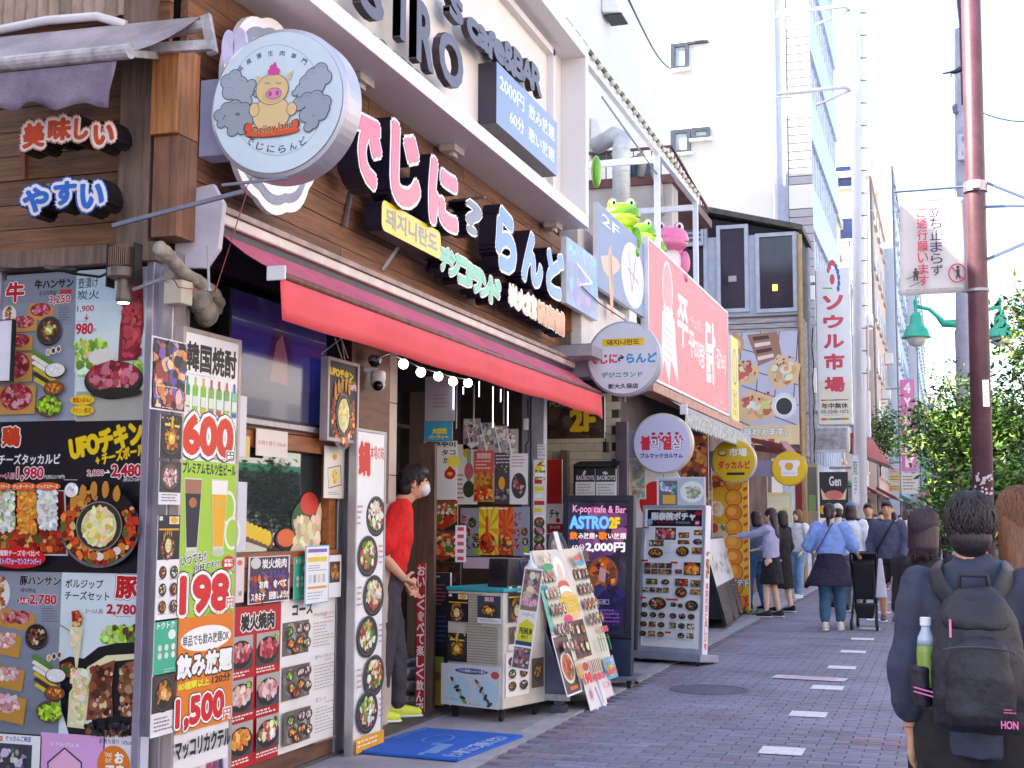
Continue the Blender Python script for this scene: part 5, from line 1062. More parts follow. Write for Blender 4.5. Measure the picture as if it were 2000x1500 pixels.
st('chicken pan sheet at the top left of the ivory cabinet',FP,fr2(.02,.40,.02,.27),'#1c181a',d_ufo);st('gyoza sheet at the top right of the ivory cabinet',FP,fr2(.56,.97,.03,.27),'#f0ecee',lambda p:(p.rect(0,0,1,.8,'#3c4450'),T(p,'満足',.3,.05,.7,.2,'#e8b8c8',.05),p.dish(.5,.52,.4,.26,'fried','#2a2624',40,mid='#f0c820'),p.lines(.1,.86,.9,.95,2)))
st('gyoza sheet low on the left of the ivory cabinet',FP,fr2(.02,.38,.37,.62),'#2a2426',d_ring)
st('big pale sheet with two black rice rolls at the foot of the ivory cabinet',FP,(-.04,Wd*.97,-.0,Hh*.36),'#d4d8e2',lambda p:(p.ell(.52,.15,.28,.07,'#2c4c84'),T(p,'2つの種類のみから選ぶ',.3,.11,.76,.18,'#e8ecf8',.02),p.ell(.92,.2,.07,.09,'#c84c54',14),p.ell(.32,.62,.2,.34,'#b8d8ec'),p.ell(.78,.66,.2,.32,'#b8d8ec'),[p.blob(.2+i*.035,.38+i*.085,.06,.05,['#2c3038','#c8ccc8','#3c4448','#1c2024','#a8b0a4','#2c3038','#8c9c40'][i],8,.2)for i in range(7)],[p.blob(.62+i*.035,.40+i*.085,.06,.05,['#7c4c3c','#c8b898','#2c3038','#b8a890','#1c2024','#4c5058','#3c3c40'][i],8,.2)for i in range(7)],T(p,'チーズキンパ',.08,.82,.30,.88,'#5c5c6c',.0),T(p,'キンパ',.48,.9,.66,.96,'#5c5c6c',.0)),c=.014)
s2=lambda x0,x1,y0,y1:(Dp_*x0,Dp_*x1,Hh*(1-y1),Hh*(1-y0))
st('tall chicken pan sheet on the street side of the ivory cabinet',SP,s2(.08,.5,-.06,.26),'#1c181a',d_ufo,.004);st('small gyoza sheet on the street side of the ivory cabinet',SP,s2(.10,.45,.30,.5),'#f0ecee',lambda p:(p.rect(0,0,1,.75,'#5c5448'),p.dish(.5,.4,.4,.3,'fried','#3c3428',30,mid='#f0c820')),.004)
st('six-dish sheet on the street side of the ivory cabinet',SP,s2(.04,.56,.52,.9),'#f4eef0',d_menu,.004);st('dark bowl sheet at the rear of the ivory cabinet side',SP,s2(.62,.9,.6,.86),'#5c5044',lambda p:p.dish(.5,.45,.4,.3,'fried','#3c3428',30),.004)
# on top of it
p=FP.w(Wd*.72,Hh+.03,-.12);t=thing('speaker','small black speaker standing on the teal lid','speaker',p);SPk=Plane(p,u,V((0,0,1)))
b=MB().hexa([SPk.w(-.09,0,0),SPk.w(.09,0,0),SPk.w(.09,0,-.14),SPk.w(-.09,0,-.14),SPk.w(-.085,.2,-.01),SPk.w(.085,.2,-.01),SPk.w(.085,.2,-.14),SPk.w(-.085,.2,-.14)]);b.build('cabinet',mat('speaker_plastic','#26242e',.5),t,bevel=.006)
b=MB().lathe(SPk.w(0,.1,.002),[(.001,-.01),(.065,-.008),(.07,0)],24,SPk.u,SPk.v);b.build('cone',mat('speaker_cone','#121118',.6),t)
b=MB()
for r_ in(.02,.04,.06):
    for k in range(20):a,a2=k*.314,(k+1)*.314;b.bar(SPk.w(r_*math.cos(a),.1+r_*math.sin(a),.006),SPk.w(r_*math.cos(a2),.1+r_*math.sin(a2),.006),.002,.002)
b.build('guard',BLACKM,t)
p=FP.w(Wd*1.05,Hh+.03,-.3);t=thing('spray_bottle','white pump bottle with a blue mark on the cabinet','bottle',p);b=MB().lathe(p,[(.045,0),(.045,.14),(.02,.17),(.015,.19)],18);b.build('bottle_body',mat('white_plastic','#e4e8f0',.35),t,smooth=True);b=MB().tube([p+V((0,0,.19)),p+V((0,0,.23)),p+V((-.05,0,.235))],.009,8);b.build('pump',WHITE,t);b=MB().sphere(p+V((0,-.044,.06)),.012,.006,.018);b.build('drop_mark',mat('blue_mark','#2c7cd0',.4),t)
p=FP.w(Wd*1.2,Hh-.1,-.2);t=thing('potted_plant','small spiky green plant beside the speaker','plant',p);b=MB().lathe(p,[(.04,0),(.05,.09),(.045,.09)],14);b.build('pot',mat('dark_pot','#2a262c',.6),t);b=MB()
for k in range(40):a=R.random()*6.28;z=.09+k*.003;d=V((math.cos(a),math.sin(a),.9)).normalized();q0=p+V((0,0,z));s_=V((-math.sin(a),math.cos(a),0))*.008;b.poly([q0-s_,q0+s_,q0+d*.05])
b.build('leaves',mat('yellow_green_leaf','#8c9c30',.5,var=.2),t)
# leaning photo strips left of the A-board
Q=YP(8.74);bl,br,tl=Q.w(*Q.loc(998,1306)),Q.w(*Q.loc(1034,1312)),Q.w(*Q.loc(1026,1108))+V((0,.06,0));P_=P3(bl,br,tl);wL,hL=(br-bl).length,(tl-bl).length
t,pr=board('poster_strip','tall leaning strip with a drink photo and a yellow hexagon beside the A-board','poster',P_,0,wL,0,hL,th=.006,bgc='#f0eaee')
pr.rect(.05,.02,.95,.42,'#8c6c64');pr.fill(.05,.02,.95,.40,['#e8d8d0','#a87c74','#6c4c4c','#c8b0a8'],30,.25);T(pr,'とても酸っぱい',.1,.31,.9,.37,'#e060a8',.05,[('#ffffff',.1)]);pr.rect(.06,.42,.94,.76,'#e8e2e0');T(pr,'ハイボール',.2,.44,.85,.48,'#3c3c44',.01);pr.pg([(.12,.56),(.5,.5),(.9,.54),(.92,.72),(.1,.72)],'#d8d020');T(pr,'PREMIUM',.2,.59,.86,.65,'#3c4420',.04);T(pr,'MALT',.34,.66,.7,.69,'#3c4420',.03);pr.rect(.06,.72,.94,.76,'#1c3468');pr.rect(.06,.78,.94,.98,'#6c5860');pr.fill(.06,.78,.94,.98,['#2c2834','#a84c50','#8c7c84','#5c5468','#c8b0b0'],50,.14);pr.done()
# --- steel A-board covered with menus
A0,A1,A2=V((-2.60,9.2,.12)),V((-2.54,10.35,.12)),V((-2.90,9.22,1.17));AP=P3(A0,A1,A2);wA,hA=(A1-A0).length,(A2-A0).length
t=thing('menu_stand','sloping steel stand with a crowded picture menu facing the pavement','menu stand',(-2.9,9.8,0));stel=mat('blue_grey_steel','#5c5c74',.35,.5,var=.25,scale=3)
b=MB().hexa([V((-3.12,9.22,.14)),V((-2.62,9.22,.14)),V((-2.64,10.36,.14)),V((-3.12,10.36,.14)),V((-3.10,9.22,1.1)),V((-2.99,9.22,1.1)),V((-2.99,10.36,1.1)),V((-3.1,10.36,1.1))]);b.build('steel_body',stel,t,bevel=.006)
b=MB().box((-3.1,9.215,.1),(-2.62,9.26,.145));b.build('lower_rail',ALU,t)
for x,y in((-2.72,9.32),(-3.05,9.32),(-2.72,10.3),(-3.05,10.3)):b=MB().box((x-.05,y-.05,.0),(x+.05,y+.05,.06));b.box((x-.035,y-.035,.06),(x+.035,y+.035,.14));b.build('foot',stel,t,bevel=.003)
b=MB().pbox(AP,.0,wA,.04,hA,-.02,.0);o=b.build('menu_panel',WHITE,t)
pr=Print(AP,.0,wA,.04,hA,.0006);pr.fullbg('#e6dccb')
pr.ell(.42,.19,.17,.19,'#d8d8d4',26);pr.ell(.42,.14,.1,.09,'#f6f6f4');pr.ell(.42,.2,.05,.1,'#f0d0b0');pr.ell(.42,.27,.11,.04,'#d85848');pr.ell(.42,.32,.13,.05,'#ffffff');pr.ell(.44,.42,.2,.11,'#f0c87c');T(pr,'でじにランド',.28,.36,.62,.46,'#f0d020',.08,[('#8c6c20',.12)])
pr.ell(.34,.51,.09,.03,'#e0307c');pr.rect(.30,.53,.62,.80,'#5c3428');pr.k+=1
for i in range(3):
    for j in range(2):pr.dish(.36+i*.1,.595+j*.13,.04,.045,['orange','cheese','hot','hot','mixed','cheese'][i+3*j],'#2c1c18',14,.25)
for j in range(5):
    for i in range(4):
        if j<4:pr.dish(.70+i*.078,.20+j*.115,.035,.042,R.choice(['meat','hot','noodle','raw','mixed']),'#2c2420',12,.25)
        pr.dish(.03+i*.068,.19+j*.12+(.02 if j>2 else 0),.033,.042,R.choice(['pinkm','noodle','meat','raw']),'#b8a898' if j<2 else '#3c302c',12,.25)
    pr.lines(.69,.245+j*.115,.98,.258+j*.115,1,'#9c8c84');pr.lines(.0,.24+j*.12,.27,.252+j*.12,1,'#9c8c84')
pr.ell(.72,.085,.08,.02,'#e05848');pr.ell(.76,.125,.08,.02,'#28a0d0');pr.ell(.10,.13,.1,.025,'#28a060');pr.rect(.88,.03,.98,.12,'#4c2018');pr.fill(.0,.02,.2,.11,'pinkm',16,.2)
for i in range(5):pr.rect(.70+i*.055,.68,.715+i*.055,.80,'#2c9858');pr.rect(.67+i*.055,.84,.69+i*.055,.92,['#a0c8a8','#c890a8','#90a8c8','#c8b890','#b898c0'][i])
T(pr,'500',.82,.62,.97,.66,'#e05050',.06)
for i in range(8):pr.rect(.36+i*.035,.83,.375+i*.035,.92,['#8c5c30','#c87840','#4c3028','#a84838','#7c6c40','#b85860','#6c3440','#d0a060'][i])
T(pr,'380',.42,.935,.62,.975,'#e04858',.08);T(pr,'198',.2,.91,.36,.975,'#e02830',.08,[('#ffffff',.12)]);T(pr,'530円',.7,.935,.9,.975,'#e04858',.08);pr.rect(.14,.83,.2,.93,'#e8a820');pr.ell(.29,.86,.06,.03,'#c82830',14);pr.lines(.1,.8,.35,.82,1)
pr.build('print',PM,o)
for lab,ext,bgc,dr,c_ in[
    ('white-edged sheet of a red stew hanging off the sloping menu stand',(-.10,.24,.02,.46),'#4a3834',lambda p:(p.rect(.08,.05,.9,.2,'#7c5c50'),p.ell(.5,.55,.4,.27,'#e8e0d8'),p.ell(.5,.55,.33,.22,'#c87850'),p.fill(.2,.35,.8,.75,'hot',60,.12,True),p.rect(.3,.86,.8,.92,'#e07020')),.012),
    ('white sheet with kitchen utensils taped at the foot of the menu stand',(.30,.72,-.17,.10),'#efe8ee',lambda p:(p.ell(.25,.45,.14,.2,'#c8ccd8'),p.ell(.25,.45,.08,.12,'#d87c70'),p.pg([(.5,.3),(.6,.3),(.75,.95),(.66,.95)],'#9ca4b4'),p.pg([(.7,.1),(.8,.1),(.84,.8),(.76,.8)],'#b4bac8'),p.lines(.1,.85,.4,.95,1,'#d05868')),.014),
    ('cyan sheet with a yellow cartoon shape at the right foot of the menu stand',(.88,1.16,.03,.20),'#5cb4e0',lambda p:(p.ell(.5,.6,.28,.28,'#f0d830',16),p.rect(.1,.1,.9,.22,'#8cd0f0')),.014),
    ('pale pink slip beside the utensil sheet on the menu stand',(.66,.94,-.09,.09),'#f0dce4',lambda p:T(p,'WELCOME',.1,.35,.95,.6,'#d898b0',.02),.010),
    ('mint green sheet at the left edge of the menu stand',(-.06,.03,.50,.80),'#6cc8b0',lambda p:None,.006)]:
    st(lab,AP,ext,bgc,dr,c_,bd='#f4f0f4' if 'edged' in lab else None)
b=MB().pbox(AP,.56,.66,hA-.02,hA+.14,.004,.006);tag(b.build('paper_tag',WHITE),'small white tag standing on the top edge of the menu stand','tag')
b=MB();P_=YP(10.5);c=P_.loc(1092,1082);pts=[(c[0]+.085*math.cos(a)*1.0-.03*math.sin(a),c[1]+.19*math.sin(a)-.0*math.cos(a))for a in[k*.26 for k in range(24)]]
sk=thing('oval_board','leaning oval photo board behind the menu stand','board',P_.w(c[0],c[1]-.2));disc(P_,pts,0,.02,mat('oval_rim','#6c7078',.4),'rim',sk);disc(P_,[(c[0]+(x-c[0])*.7,c[1]+(y-c[1])*.7)for x,y in pts],.021,.024,mat('oval_photo','#d8b8a4',.4,var=.3,scale=20),'photo',sk)
# --- bar display (light box on castors)
Q=YP(10.95);bl=Q.w(*Q.loc(1092,1338));br=Q.w(*Q.loc(1233,1340));bl.z=br.z=.09;tl=YP(11.1).w(*YP(11.1).loc(1110,968));P_=P3(bl,br,tl);wD,hD=(br-bl).length,(tl-bl).length
t=thing('bar_display','black light box on castors with neon style bar menu','display stand',(bl+br)/2-V((0,0,.09)));case=mat('navy_black_case','#26243a',.35,.2,var=.15)
b=MB().pbox(P_,0,wD,.0,hD,-.09,.0);b.build('case',case,t,bevel=.006)
b=MB().pbox(P_,.002,wD-.002,.0,.30,.001,.012);b.build('lower_panel',mat('navy_panel','#22304e',.4),t,bevel=.003)
e=.055;f_=MB();f_.pbox(P_,.0,e,.31,hD,.001,.02);f_.pbox(P_,wD-e,wD,.31,hD,.001,.02);f_.pbox(P_,e,wD-e,hD-e,hD,.001,.0185);f_.pbox(P_,e,wD-e,.31,.31+e*.6,.001,.0185);f_.build('frame',case,t,bevel=.003)
pr=Print(P_,e,wD-e,.31+e*.6,hD-e,.004);pr.fullbg('#2a2438')
for i in range(60):
    c_=R.choice(['#3a3050','#4c3460','#6a4470','#2c2c48','#7c4468','#362844','#1c2034']);y=R.random();x=R.random()
    if y<.35 and x>.3:c_=R.choice(['#94507c','#7c446c','#5c3a64','#6c4470'])
    if y>.6:c_=R.choice(['#1c2040','#262048','#30244c'])
    pr.blob(x*.9+.05,y*.9+.05,.16,.07,c_,9,.4,0)
pr.k+=2;T(pr,'K-pop cafe & Bar',.06,.03,.97,.10,'#f2a0d0',.02,rot=-1);T(pr,'ASTRO',.02,.115,.68,.205,'#78ccff',.04,[('#3870d8',.1)]);T(pr,'2F',.70,.125,.86,.2,'#f0c828',.07)
T(pr,'飲',.02,.235,.15,.29,'#f08030',.06);T(pr,'み放題+',.17,.24,.50,.285,'#f4ece8',.03);T(pr,'歌',.52,.235,.66,.29,'#f08030',.06);T(pr,'い放題',.68,.24,.98,.285,'#f4ece8',.03)
T(pr,'60分',.06,.33,.28,.38,'#e8e0ec',.03);T(pr,'2,000円',.30,.315,.96,.385,'#f4f0f6',.05)
pr.ell(.6,.56,.26,.14,'#7c4428',24);pr.fill(.35,.43,.85,.68,['#a85c28','#5c3424','#d07828','#7c4830','#3c2430'],60,.14,True);pr.k+=1;pr.pg([(.55,.5),(.66,.52),(.64,.62),(.53,.6)],'#a08088');pr.fill(.1,.62,.95,.96,['#26204a','#2c2858','#201c3c','#34305c'],60,.15)
pr.k+=1;pr.rect(.35,.745,.72,.78,'#8c84a8');pr.rect(.36,.75,.71,.775,'#24204a');T(pr,'ドリンク',.4,.752,.66,.773,'#c8c0e0',.02);pr.lines(.5,.82,.9,.93,4,'#7c4c9c')
pr.build('screen',printmat('screen_glow',.12,coat=.6,emit=.12),t)
b=MB().box((bl.x-.06,bl.y-.12,.06),(br.x+.08,bl.y+.26,.088));b.build('base',mat('grey_base','#7a7a88',.5,.3),t,bevel=.004)
for x,y in((bl.x,bl.y-.08),(br.x,bl.y-.08),(br.x,bl.y+.2),(bl.x,bl.y+.2)):caster(V((x,y,0)),.028,'caster',t)
# --- tall white menu stand on castors
B0,B1=V((-2.97,13.0,.1)),V((-2.29,12.8,.1));T0=PY(1266,986,13.1);P_=P3(B0,B1,V((B0.x+.03,13.12,T0.z)));wM=(B1-B0).length;hM=T0.z-.1
t=thing('pocha_menu_stand','tall white picture menu stand on castors standing on the pavement edge','menu stand',(B0+B1)/2-V((0,0,.1)));silv=mat('pale_blue_frame','#bfc4d8',.35,.35)
b=MB().pbox(P_,0,wM,0,hM,-.11,0);bd_=b.build('case',WHITE,t,bevel=.004)
f_=MB();e=.032;f_.pbox(P_,0,e,0,hM,.001,.014);f_.pbox(P_,wM-e,wM,0,hM,.001,.014);f_.pbox(P_,e,wM-e,0,e*1.6,.001,.0125);f_.pbox(P_,e,wM-e,hM-e,hM,.001,.0125);f_.build('frame',silv,t,bevel=.002)
b=MB().pbox(P_,-.05,wM+.05,-.07,-.002,-.26,.14);b.build('base',mat('stand_base','#9ea0b4',.45,.3),t,bevel=.006)
for a,d in((0,.1),(wM,.1),(wM,-.22),(0,-.22)):p=P_.w(a,0,d);caster(V((p.x,p.y,0)),.026,'caster',t)
SQ2=Plane(P_.w(wM,0,0),-P_.n,P_.v);pr=Print(SQ2,0,.11,0,hM,.0008);pr.vtext('韓国料理と楽しい夜',.25,.52,.75,.97,'#e0606c',.03);pr.fill(.1,.3,.9,.5,'fried',20,.3);pr.build('side_print',PM,bd_)
pr=Print(P_,e,wM-e,e*1.6,hM-e,.001);pr.fullbg('#f2f2f8');pr.rect(.03,.01,.98,.13,'#191426');T(pr,'梨泰院ポチャ',.10,.03,.86,.085,'#f6f4fa',.06);T(pr,'KOREAN POCHA DINING',.25,.014,.7,.024,'#c8a870',.01);T(pr,'ITAEWON',.2,.095,.5,.112,'#a02848',.01);T(pr,'POCHA',.54,.095,.78,.112,'#b8b0c8',.01);pr.ell(.92,.035,.06,.018,'#b01c34',14);pr.ell(.90,.105,.05,.02,'#c81c3c',16);T(pr,'2F',.87,.097,.93,.113,'#ffffff',.05);pr.ell(.07,.10,.055,.025,'#88b8e0',12)
def pic(x,y,w_,h_,pl,n=26,rnd_=False,bg='#4c4440'):
    if rnd_:pr.dish(x,y,w_,h_,pl,'#26221f',n)
    else:pr.rect(x-w_,y-h_,x+w_,y+h_,bg);pr.fill(x-w_,y-h_,x+w_,y+h_,pl,n,.22);pr.k+=1
pic(.36,.185,.18,.045,'meat',50);pic(.68,.195,.09,.02,'hot',24);pic(.93,.175,.08,.018,'orange',18);pic(.68,.245,.1,.015,'hot');pic(.92,.24,.08,.02,'meat',20,True);pic(.21,.255,.13,.022,'mixed');pic(.20,.325,.13,.034,'orange',40,True);pic(.67,.31,.11,.035,'fried',40,True);pic(.92,.305,.085,.022,'hot')
for i in range(4):pic(.07+i*.125,.418,.055,.018,R.choice(['hot','mixed','grill']),14);pic(.07+i*.125,.462,.055,.018,R.choice(['hot','green','orange','grill']),14)
pic(.85,.435,.14,.045,'orange',40,bg='#24222c');pic(.62,.458,.06,.015,'meat',12);pic(.16,.535,.1,.02,'green',18);pic(.40,.535,.07,.018,'noodle',14,True);pic(.68,.535,.11,.026,'hot',30);pic(.92,.54,.09,.024,'grill',24,bg='#6c7c64')
for i in range(4):pic(.06+i*.12,.595,.05,.017,R.choice(['noodle','side','grill']),12)
pic(.68,.605,.1,.035,'hot',36,True);pic(.92,.60,.085,.018,'orange',18);pic(.28,.69,.15,.042,'mixed',60,True);pic(.06,.705,.05,.018,'orange',12,True);pic(.87,.695,.11,.035,'grill',40,True);pic(.56,.695,.05,.015,'side',10,True);pic(.68,.70,.045,.015,'noodle',10,True)
for j in range(3):
    for i in range(6):
        if j<2 or i!=3:pic(.06+i*.155+(.04 if i>2 else 0),.775+j*.068,.06,.019,R.choice(['orange','hot','noodle','mixed','meat']),14,j==0 or i%2==0)
for x,y,w_ in((.06,.145,.05),(.05,.385,.06),(.57,.395,.06),(.05,.655,.05),(.55,.66,.1),(.5,.895,.05)):pr.rect(x-w_,y-.006,x+w_,y+.008,'#d82c30')
pr.lines(.02,.15,.15,.2,4,'#c8c8d4');pr.lines(.36,.25,.54,.34,5,'#d0d0dc');pr.lines(.1,.93,.9,.95,2,'#b8b8c8');pr.build('print',PM,bd_)
Q=YP(13.35);st('laminated board with a blue dish photo behind the white menu stand',Q,bpx(Q,1283,932,1379,990),'#b4bccc',lambda p:(p.rect(.04,.12,.42,.95,'#5c6474'),p.fill(.04,.12,.42,.6,['#7ca8d0','#4c70a0','#6c6c74','#c8d8e8'],30,.2),p.rect(.12,.6,.38,.9,'#d8a840'),p.ell(.72,.5,.24,.36,'#dfe2e4'),p.fill(.54,.25,.92,.75,['#a8a498','#c8c8b8','#8ca060','#e8e4dc','#8c8890'],60,.15,True)),0,bd='#dcdce8')
b=MB();p=G_=V((-3.2,13.1,0));b.box((-3.35,13.0,0),(-3.0,13.5,1.32));tag(b.build('black_cabinet',mat('matt_black','#15131b',.6)),'plain black upright cabinet between the bar display and the white menu stand','cabinet')
# --- distant A-frame with photo menu
b0_,b1_=PZ(1420,1229),PZ(1453,1198);b0_.z=b1_.z=.05;tl=PX(1379,1052,b0_.x-.32);P_=P3(b0_,b1_,tl);wF,hF=(b1_-b0_).length,(P_.v.dot(tl-b0_))
t=thing('sandwich_board','black A-frame with a tilted photo menu beyond the white menu stand','sandwich board',(b0_+b1_)/2);b=MB().pbox(P_,0,wF,0,hF,-.04,0);bd_=b.build('front_leaf',BLACKM,t)
b=MB();q=P_.w(0,hF,-.02);q2=P_.w(wF,hF,-.02);b.hexa([V((b0_.x-.75,b0_.y,0)),V((b0_.x-.72,b0_.y,0)),V((b0_.x-.72,b1_.y,0)),V((b0_.x-.75,b1_.y,0)),q-V((.03,0,0)),q,q2,q2-V((.03,0,0))]);b.build('back_leaf',BLACKM,t)
b=MB().hexa([V((b0_.x-.7,b0_.y+.02,.12)),V((b0_.x-.02,b0_.y+.02,.12)),V((b0_.x-.02,b0_.y+.05,.12)),V((b0_.x-.7,b0_.y+.05,.12)),q-V((.05,-.02,.0)),q-V((.02,-.02,0)),q-V((.02,-.05,0)),q-V((.05,-.05,0))]);b.build('side_cloth',mat('matt_black','#15131b',.6),t)
pr=Print(P_,.02,wF-.02,.02,hF-.02,.001);pr.fullbg('#ece8f0');pr.fill(.0,.15,1,.5,['#b0a4b4','#d8c850','#a8947c','#e8e0e8','#8c7c84'],70,.12);pr.rect(0,.56,1,1,'#4c444c');[pic2 for pic2 in[pr.dish(.2+.3*i,.62+.12*j,.12,.045,['mixed','hot','noodle'][(i+j)%3],'#3c3438',16)for i in range(3)for j in range(4)]];pr.build('print',PM,bd_)
# ================================================================ NEXT SHOPS
Z=(0,0,1)
cremt=mat('cream_wall_tile','#dccdb6',.35,var=.08,scale=4,rnd=.07);grout=mat('dark_grout','#4f4038',.9)
nb=thing('neighbour_shop','second shop with cream tiled entrance wall and big pink sign band','shop',(-3.6,16.5,0))
b=MB().box((-12,12.1,3.6),(-3.35,20.0,4.28));b.build('upper_storey',mat('neighbour_render','#cfc7c6',.85,var=.12),nb)
b=MB().box((-12,13.62,0),(-3.45,20.1,3.6));b.build('ground_storey',mat('dark_shop_wall','#4a4044',.7,var=.3),nb)
b=MB().box((-5.2,12.1,0),(-5.1,13.6,3.6));b.box((-5.1,13.56,0),(-3.3,13.6,2.85));b.build('grout_bed',grout,nb)
b=MB().box((-4.4,11.5,2.9),(-3.05,13.6,3.0));b.build('entrance_ceiling',mat('grey_soffit','#a39fa6',.7),nb)
TY=YP(13.555);xL,xR=TY.loc(1062,850)[0],TY.loc(1208,850)[0]
tm=bpy.data.meshes.new('tile');_b=MB();_b.box((.002,-.008,.002),(.188,0,.086));tm.from_pydata([v for v in _b.v],[],_b.f);tm.materials.append(cremt)
for j in range(17):
    for i in range(-1,6):
        x=xL+i*.19+(j%2)*.095;z=1.25+j*.088
        if x<xL-.1 or x+.19>xR+.06:continue
        link('tile',tm,nb,(x,13.555,z))
for nm,x0,x1,y0,y1,yy,m_ in[('purple_column',1206,1228,825,975,13.5,mat('purple_column','#584a56',.5)),('jamb',1098,1112,880,1010,13.5,mat('brown_jamb','#6a5a52',.6))]:
    P_=YP(yy);a0=P_.loc(x0,900)[0];a1=P_.loc(x1,900)[0];b=MB().box((a0,yy-.08,0),(a1,yy+.02,P_.loc(x0,y0)[1]));b.build(nm,m_,nb,bevel=.004)
def sy(lab,box,bgc,draw,Y,nm='sign',cat='sign',th=.02,bd=None,frame=0,fm=None,emit=False):
    P_=YP(Y);a0,a1,b0,b1=bpx(P_,*box,0);t_,pr=board(nm,lab,cat,P_,a0,a1,b0,b1,th=th,bgc=bd or bgc,frame=frame,fm=fm)
    if bd:pr.rect(.03,.03,.97,.97,bgc)
    draw(pr);pr.done();return t_
sy('red door panel in the tiled entrance',(1066,898,1099,984),'#c8201c',lambda p:None,13.4,'red_door_panel','notice',.03)  # a door panel of the entrance, built as a flat red board
sy('white and red opening hours sign in the tiled entrance',(1064,984,1100,1062),'#f0ecf0',lambda p:(T(p,'チャ',.3,.15,.8,.36,'#26222c',.04),p.ell(.75,.42,.12,.06,'#c83040',12),p.rect(0,.5,1,.73,'#b8283c'),T(p,'30-16:00',.3,.55,.85,.62,'#f0e0e4',.02),p.rect(0,.76,1,1,'#b02438')),13.35)
sy('brown photo sign with large yellow 2F over the entrance',(1052,778,1182,856),'#4a3428',lambda p:(p.fill(0,0,1,1,['#5c4030','#3c2a20','#6c4c3c','#2c201c','#54382c'],120,.14),T(p,'POCHA',.18,.10,.62,.22,'#c8b8a0',.01),T(p,'2F',.50,.32,.85,.80,'#e8c020',.06),T(p,'ITAEWON',.04,-.0,.40,.07,'#d8c8b8',.03)),12.6)
for k,(x0,x1)in enumerate(((1125,1163),(1165,1204))):
    sy(['left','right'][k]+' black and white bar notice on the dark rack in the entrance',(x0,916,x1,976),'#e6e2e4',lambda p:(p.rect(0,0,1,.42,'#2b282c'),p.blob(.45,.14,.1,.12,'#d8d4d8',6),T(p,'BADBOYS',.05,.22,.95,.36,'#e8e4e8',.02),p.lines(.1,.5,.9,.95,5,'#8c888c')),13.0,'notice','poster')
b=MB();P_=YP(13.1);a0,a1,b0,b1=bpx(P_,1121,910,1207,990);b.box((a0,13.08,b0-.7),(a1,13.14,b1));b.poly([(a0-.02,13.05,b1),(a1+.02,13.05,b1),(a1+.02,13.15,b1+.05),(a0+.05,13.15,b1+.05)]);tag(b.build('notice_rack',BLACKM),'black rack holding the two bar notices','rack')
b=MB();P_=YP(13.2);c=P_.loc(1181,872);b.box((c[0]-.02,13.2,c[1]-.06),(c[0]+.02,13.3,c[1]+.05));b.tube([P_.w(c[0]+.01,c[1]+.05),P_.w(c[0]+.01,c[1]+.15)],.008,6);tag(b.build('wall_lamp',BLACKM),'small black lamp hanging before the cream tiles','lamp')
# upper band: pictures between the two shops
UP=XP(-3.24)
def up(lab,box,bgc,draw,X=-3.24,th=.05,nm='sign',cat='sign',frame=0.0,fm=None,full=None):
    P_=XP(X);x0,yt,x1,yb=box;a0,b1=P_.loc(x0,yt);a1,_=P_.loc(x1,yt);_,b0=P_.loc(x0,yb)
    t_,pr=board(nm,lab,cat,P_,a0,a1,b0,b1,th=th,bgc=bgc,frame=frame,fm=fm or WHITE);draw(pr);pr.done();return t_
up('pale lilac and cyan print at the end of the planked front',(1096,462,1158,592),'#a8c4e4',lambda p:(p.fill(0,0,1,.25,['#8cdcdc','#b0ecec','#a0d8e8'],30,.25),p.fill(0,.25,1,1,['#b4a8e0','#a0b8e8','#c8b8ec','#98c4e4'],60,.2),p.line(.3,.3,.8,.45,.03,'#f0ecfc'),p.line(.8,.45,.4,.6,.02,'#f0ecfc')),-3.26)
up('grey blue sign with 2F and a drink drawing beside the white oval',(1158,395,1250,560),'#8ca0c8',lambda p:(T(p,'2F',.08,.08,.42,.2,'#f4f4fa',.01),p.blob(.25,.62,.26,.16,'#e8c8b8',10),p.blob(.25,.80,.22,.14,'#f0b898',10),p.blob(.26,.7,.12,.05,'#7ca890',8),p.ell(.72,.55,.26,.42,'#ecebf2',26),p.line(.62,.3,.7,.8,.03,'#c88c98'),p.line(.78,.3,.7,.75,.03,'#8c94b0'),p.line(.6,.5,.84,.6,.02,'#c88c98')),-3.25)
b=MB();P_=XP(-3.28);b.box((-3.4,11.95,3.0),(-3.27,14.1,3.62));b.build('cream_panel',mat('cream_upper_panel','#e9e0dc',.6,var=.06),nb,bevel=.003)
b=MB().tube([UP.w(*UP.loc(x,y),.05)for x,y in[(1126,560),(1160,592),(1215,628)]],.006,6);b.build('wire',BLACKM,nb)
# pink sign
def d_pink(p):
    for ch,x0,y0,x1,y1,bo in(('쭈',.30,.22,.42,.62,.03),('꾸',.43,.45,.50,.66,.03),('미',.50,.49,.565,.68,.03),('랑',.575,.49,.64,.70,.03),('닭',.655,.24,.79,.78,.035),('갈',.81,.42,.88,.60,.02),('비',.89,.44,.96,.62,.02)):T(p,ch,x0,y0,x1,y1,'#fdf4f4',bo)
    T(p,'・チュクミ・',.44,.30,.62,.40,'#fbe4e6',.0)
    p.ell(.19,.25,.055,.22,'#fbeeee',20);p.ell(.19,.25,.045,.20,'#f0a4aa',20)
    for k in range(3):p.ell(.16+k*.035,.42,.016,.04,'#fdf4f4',10)
    p.pg([(.13,.45),(.26,.45),(.30,.95),(.22,.8),(.2,1.0),(.15,.82),(.12,.95)],'#fdf4f4')
    for k in range(6):p.line(.15,.5+k*.06,.24,.52+k*.06,.01,'#f0a4aa')
    T(p,'小さな幸せ',.74,.90,.92,.94,'#fdf0f0',.0);T(p,'新大久保店',.78,.95,.96,.985,'#fdf0f0',.0)
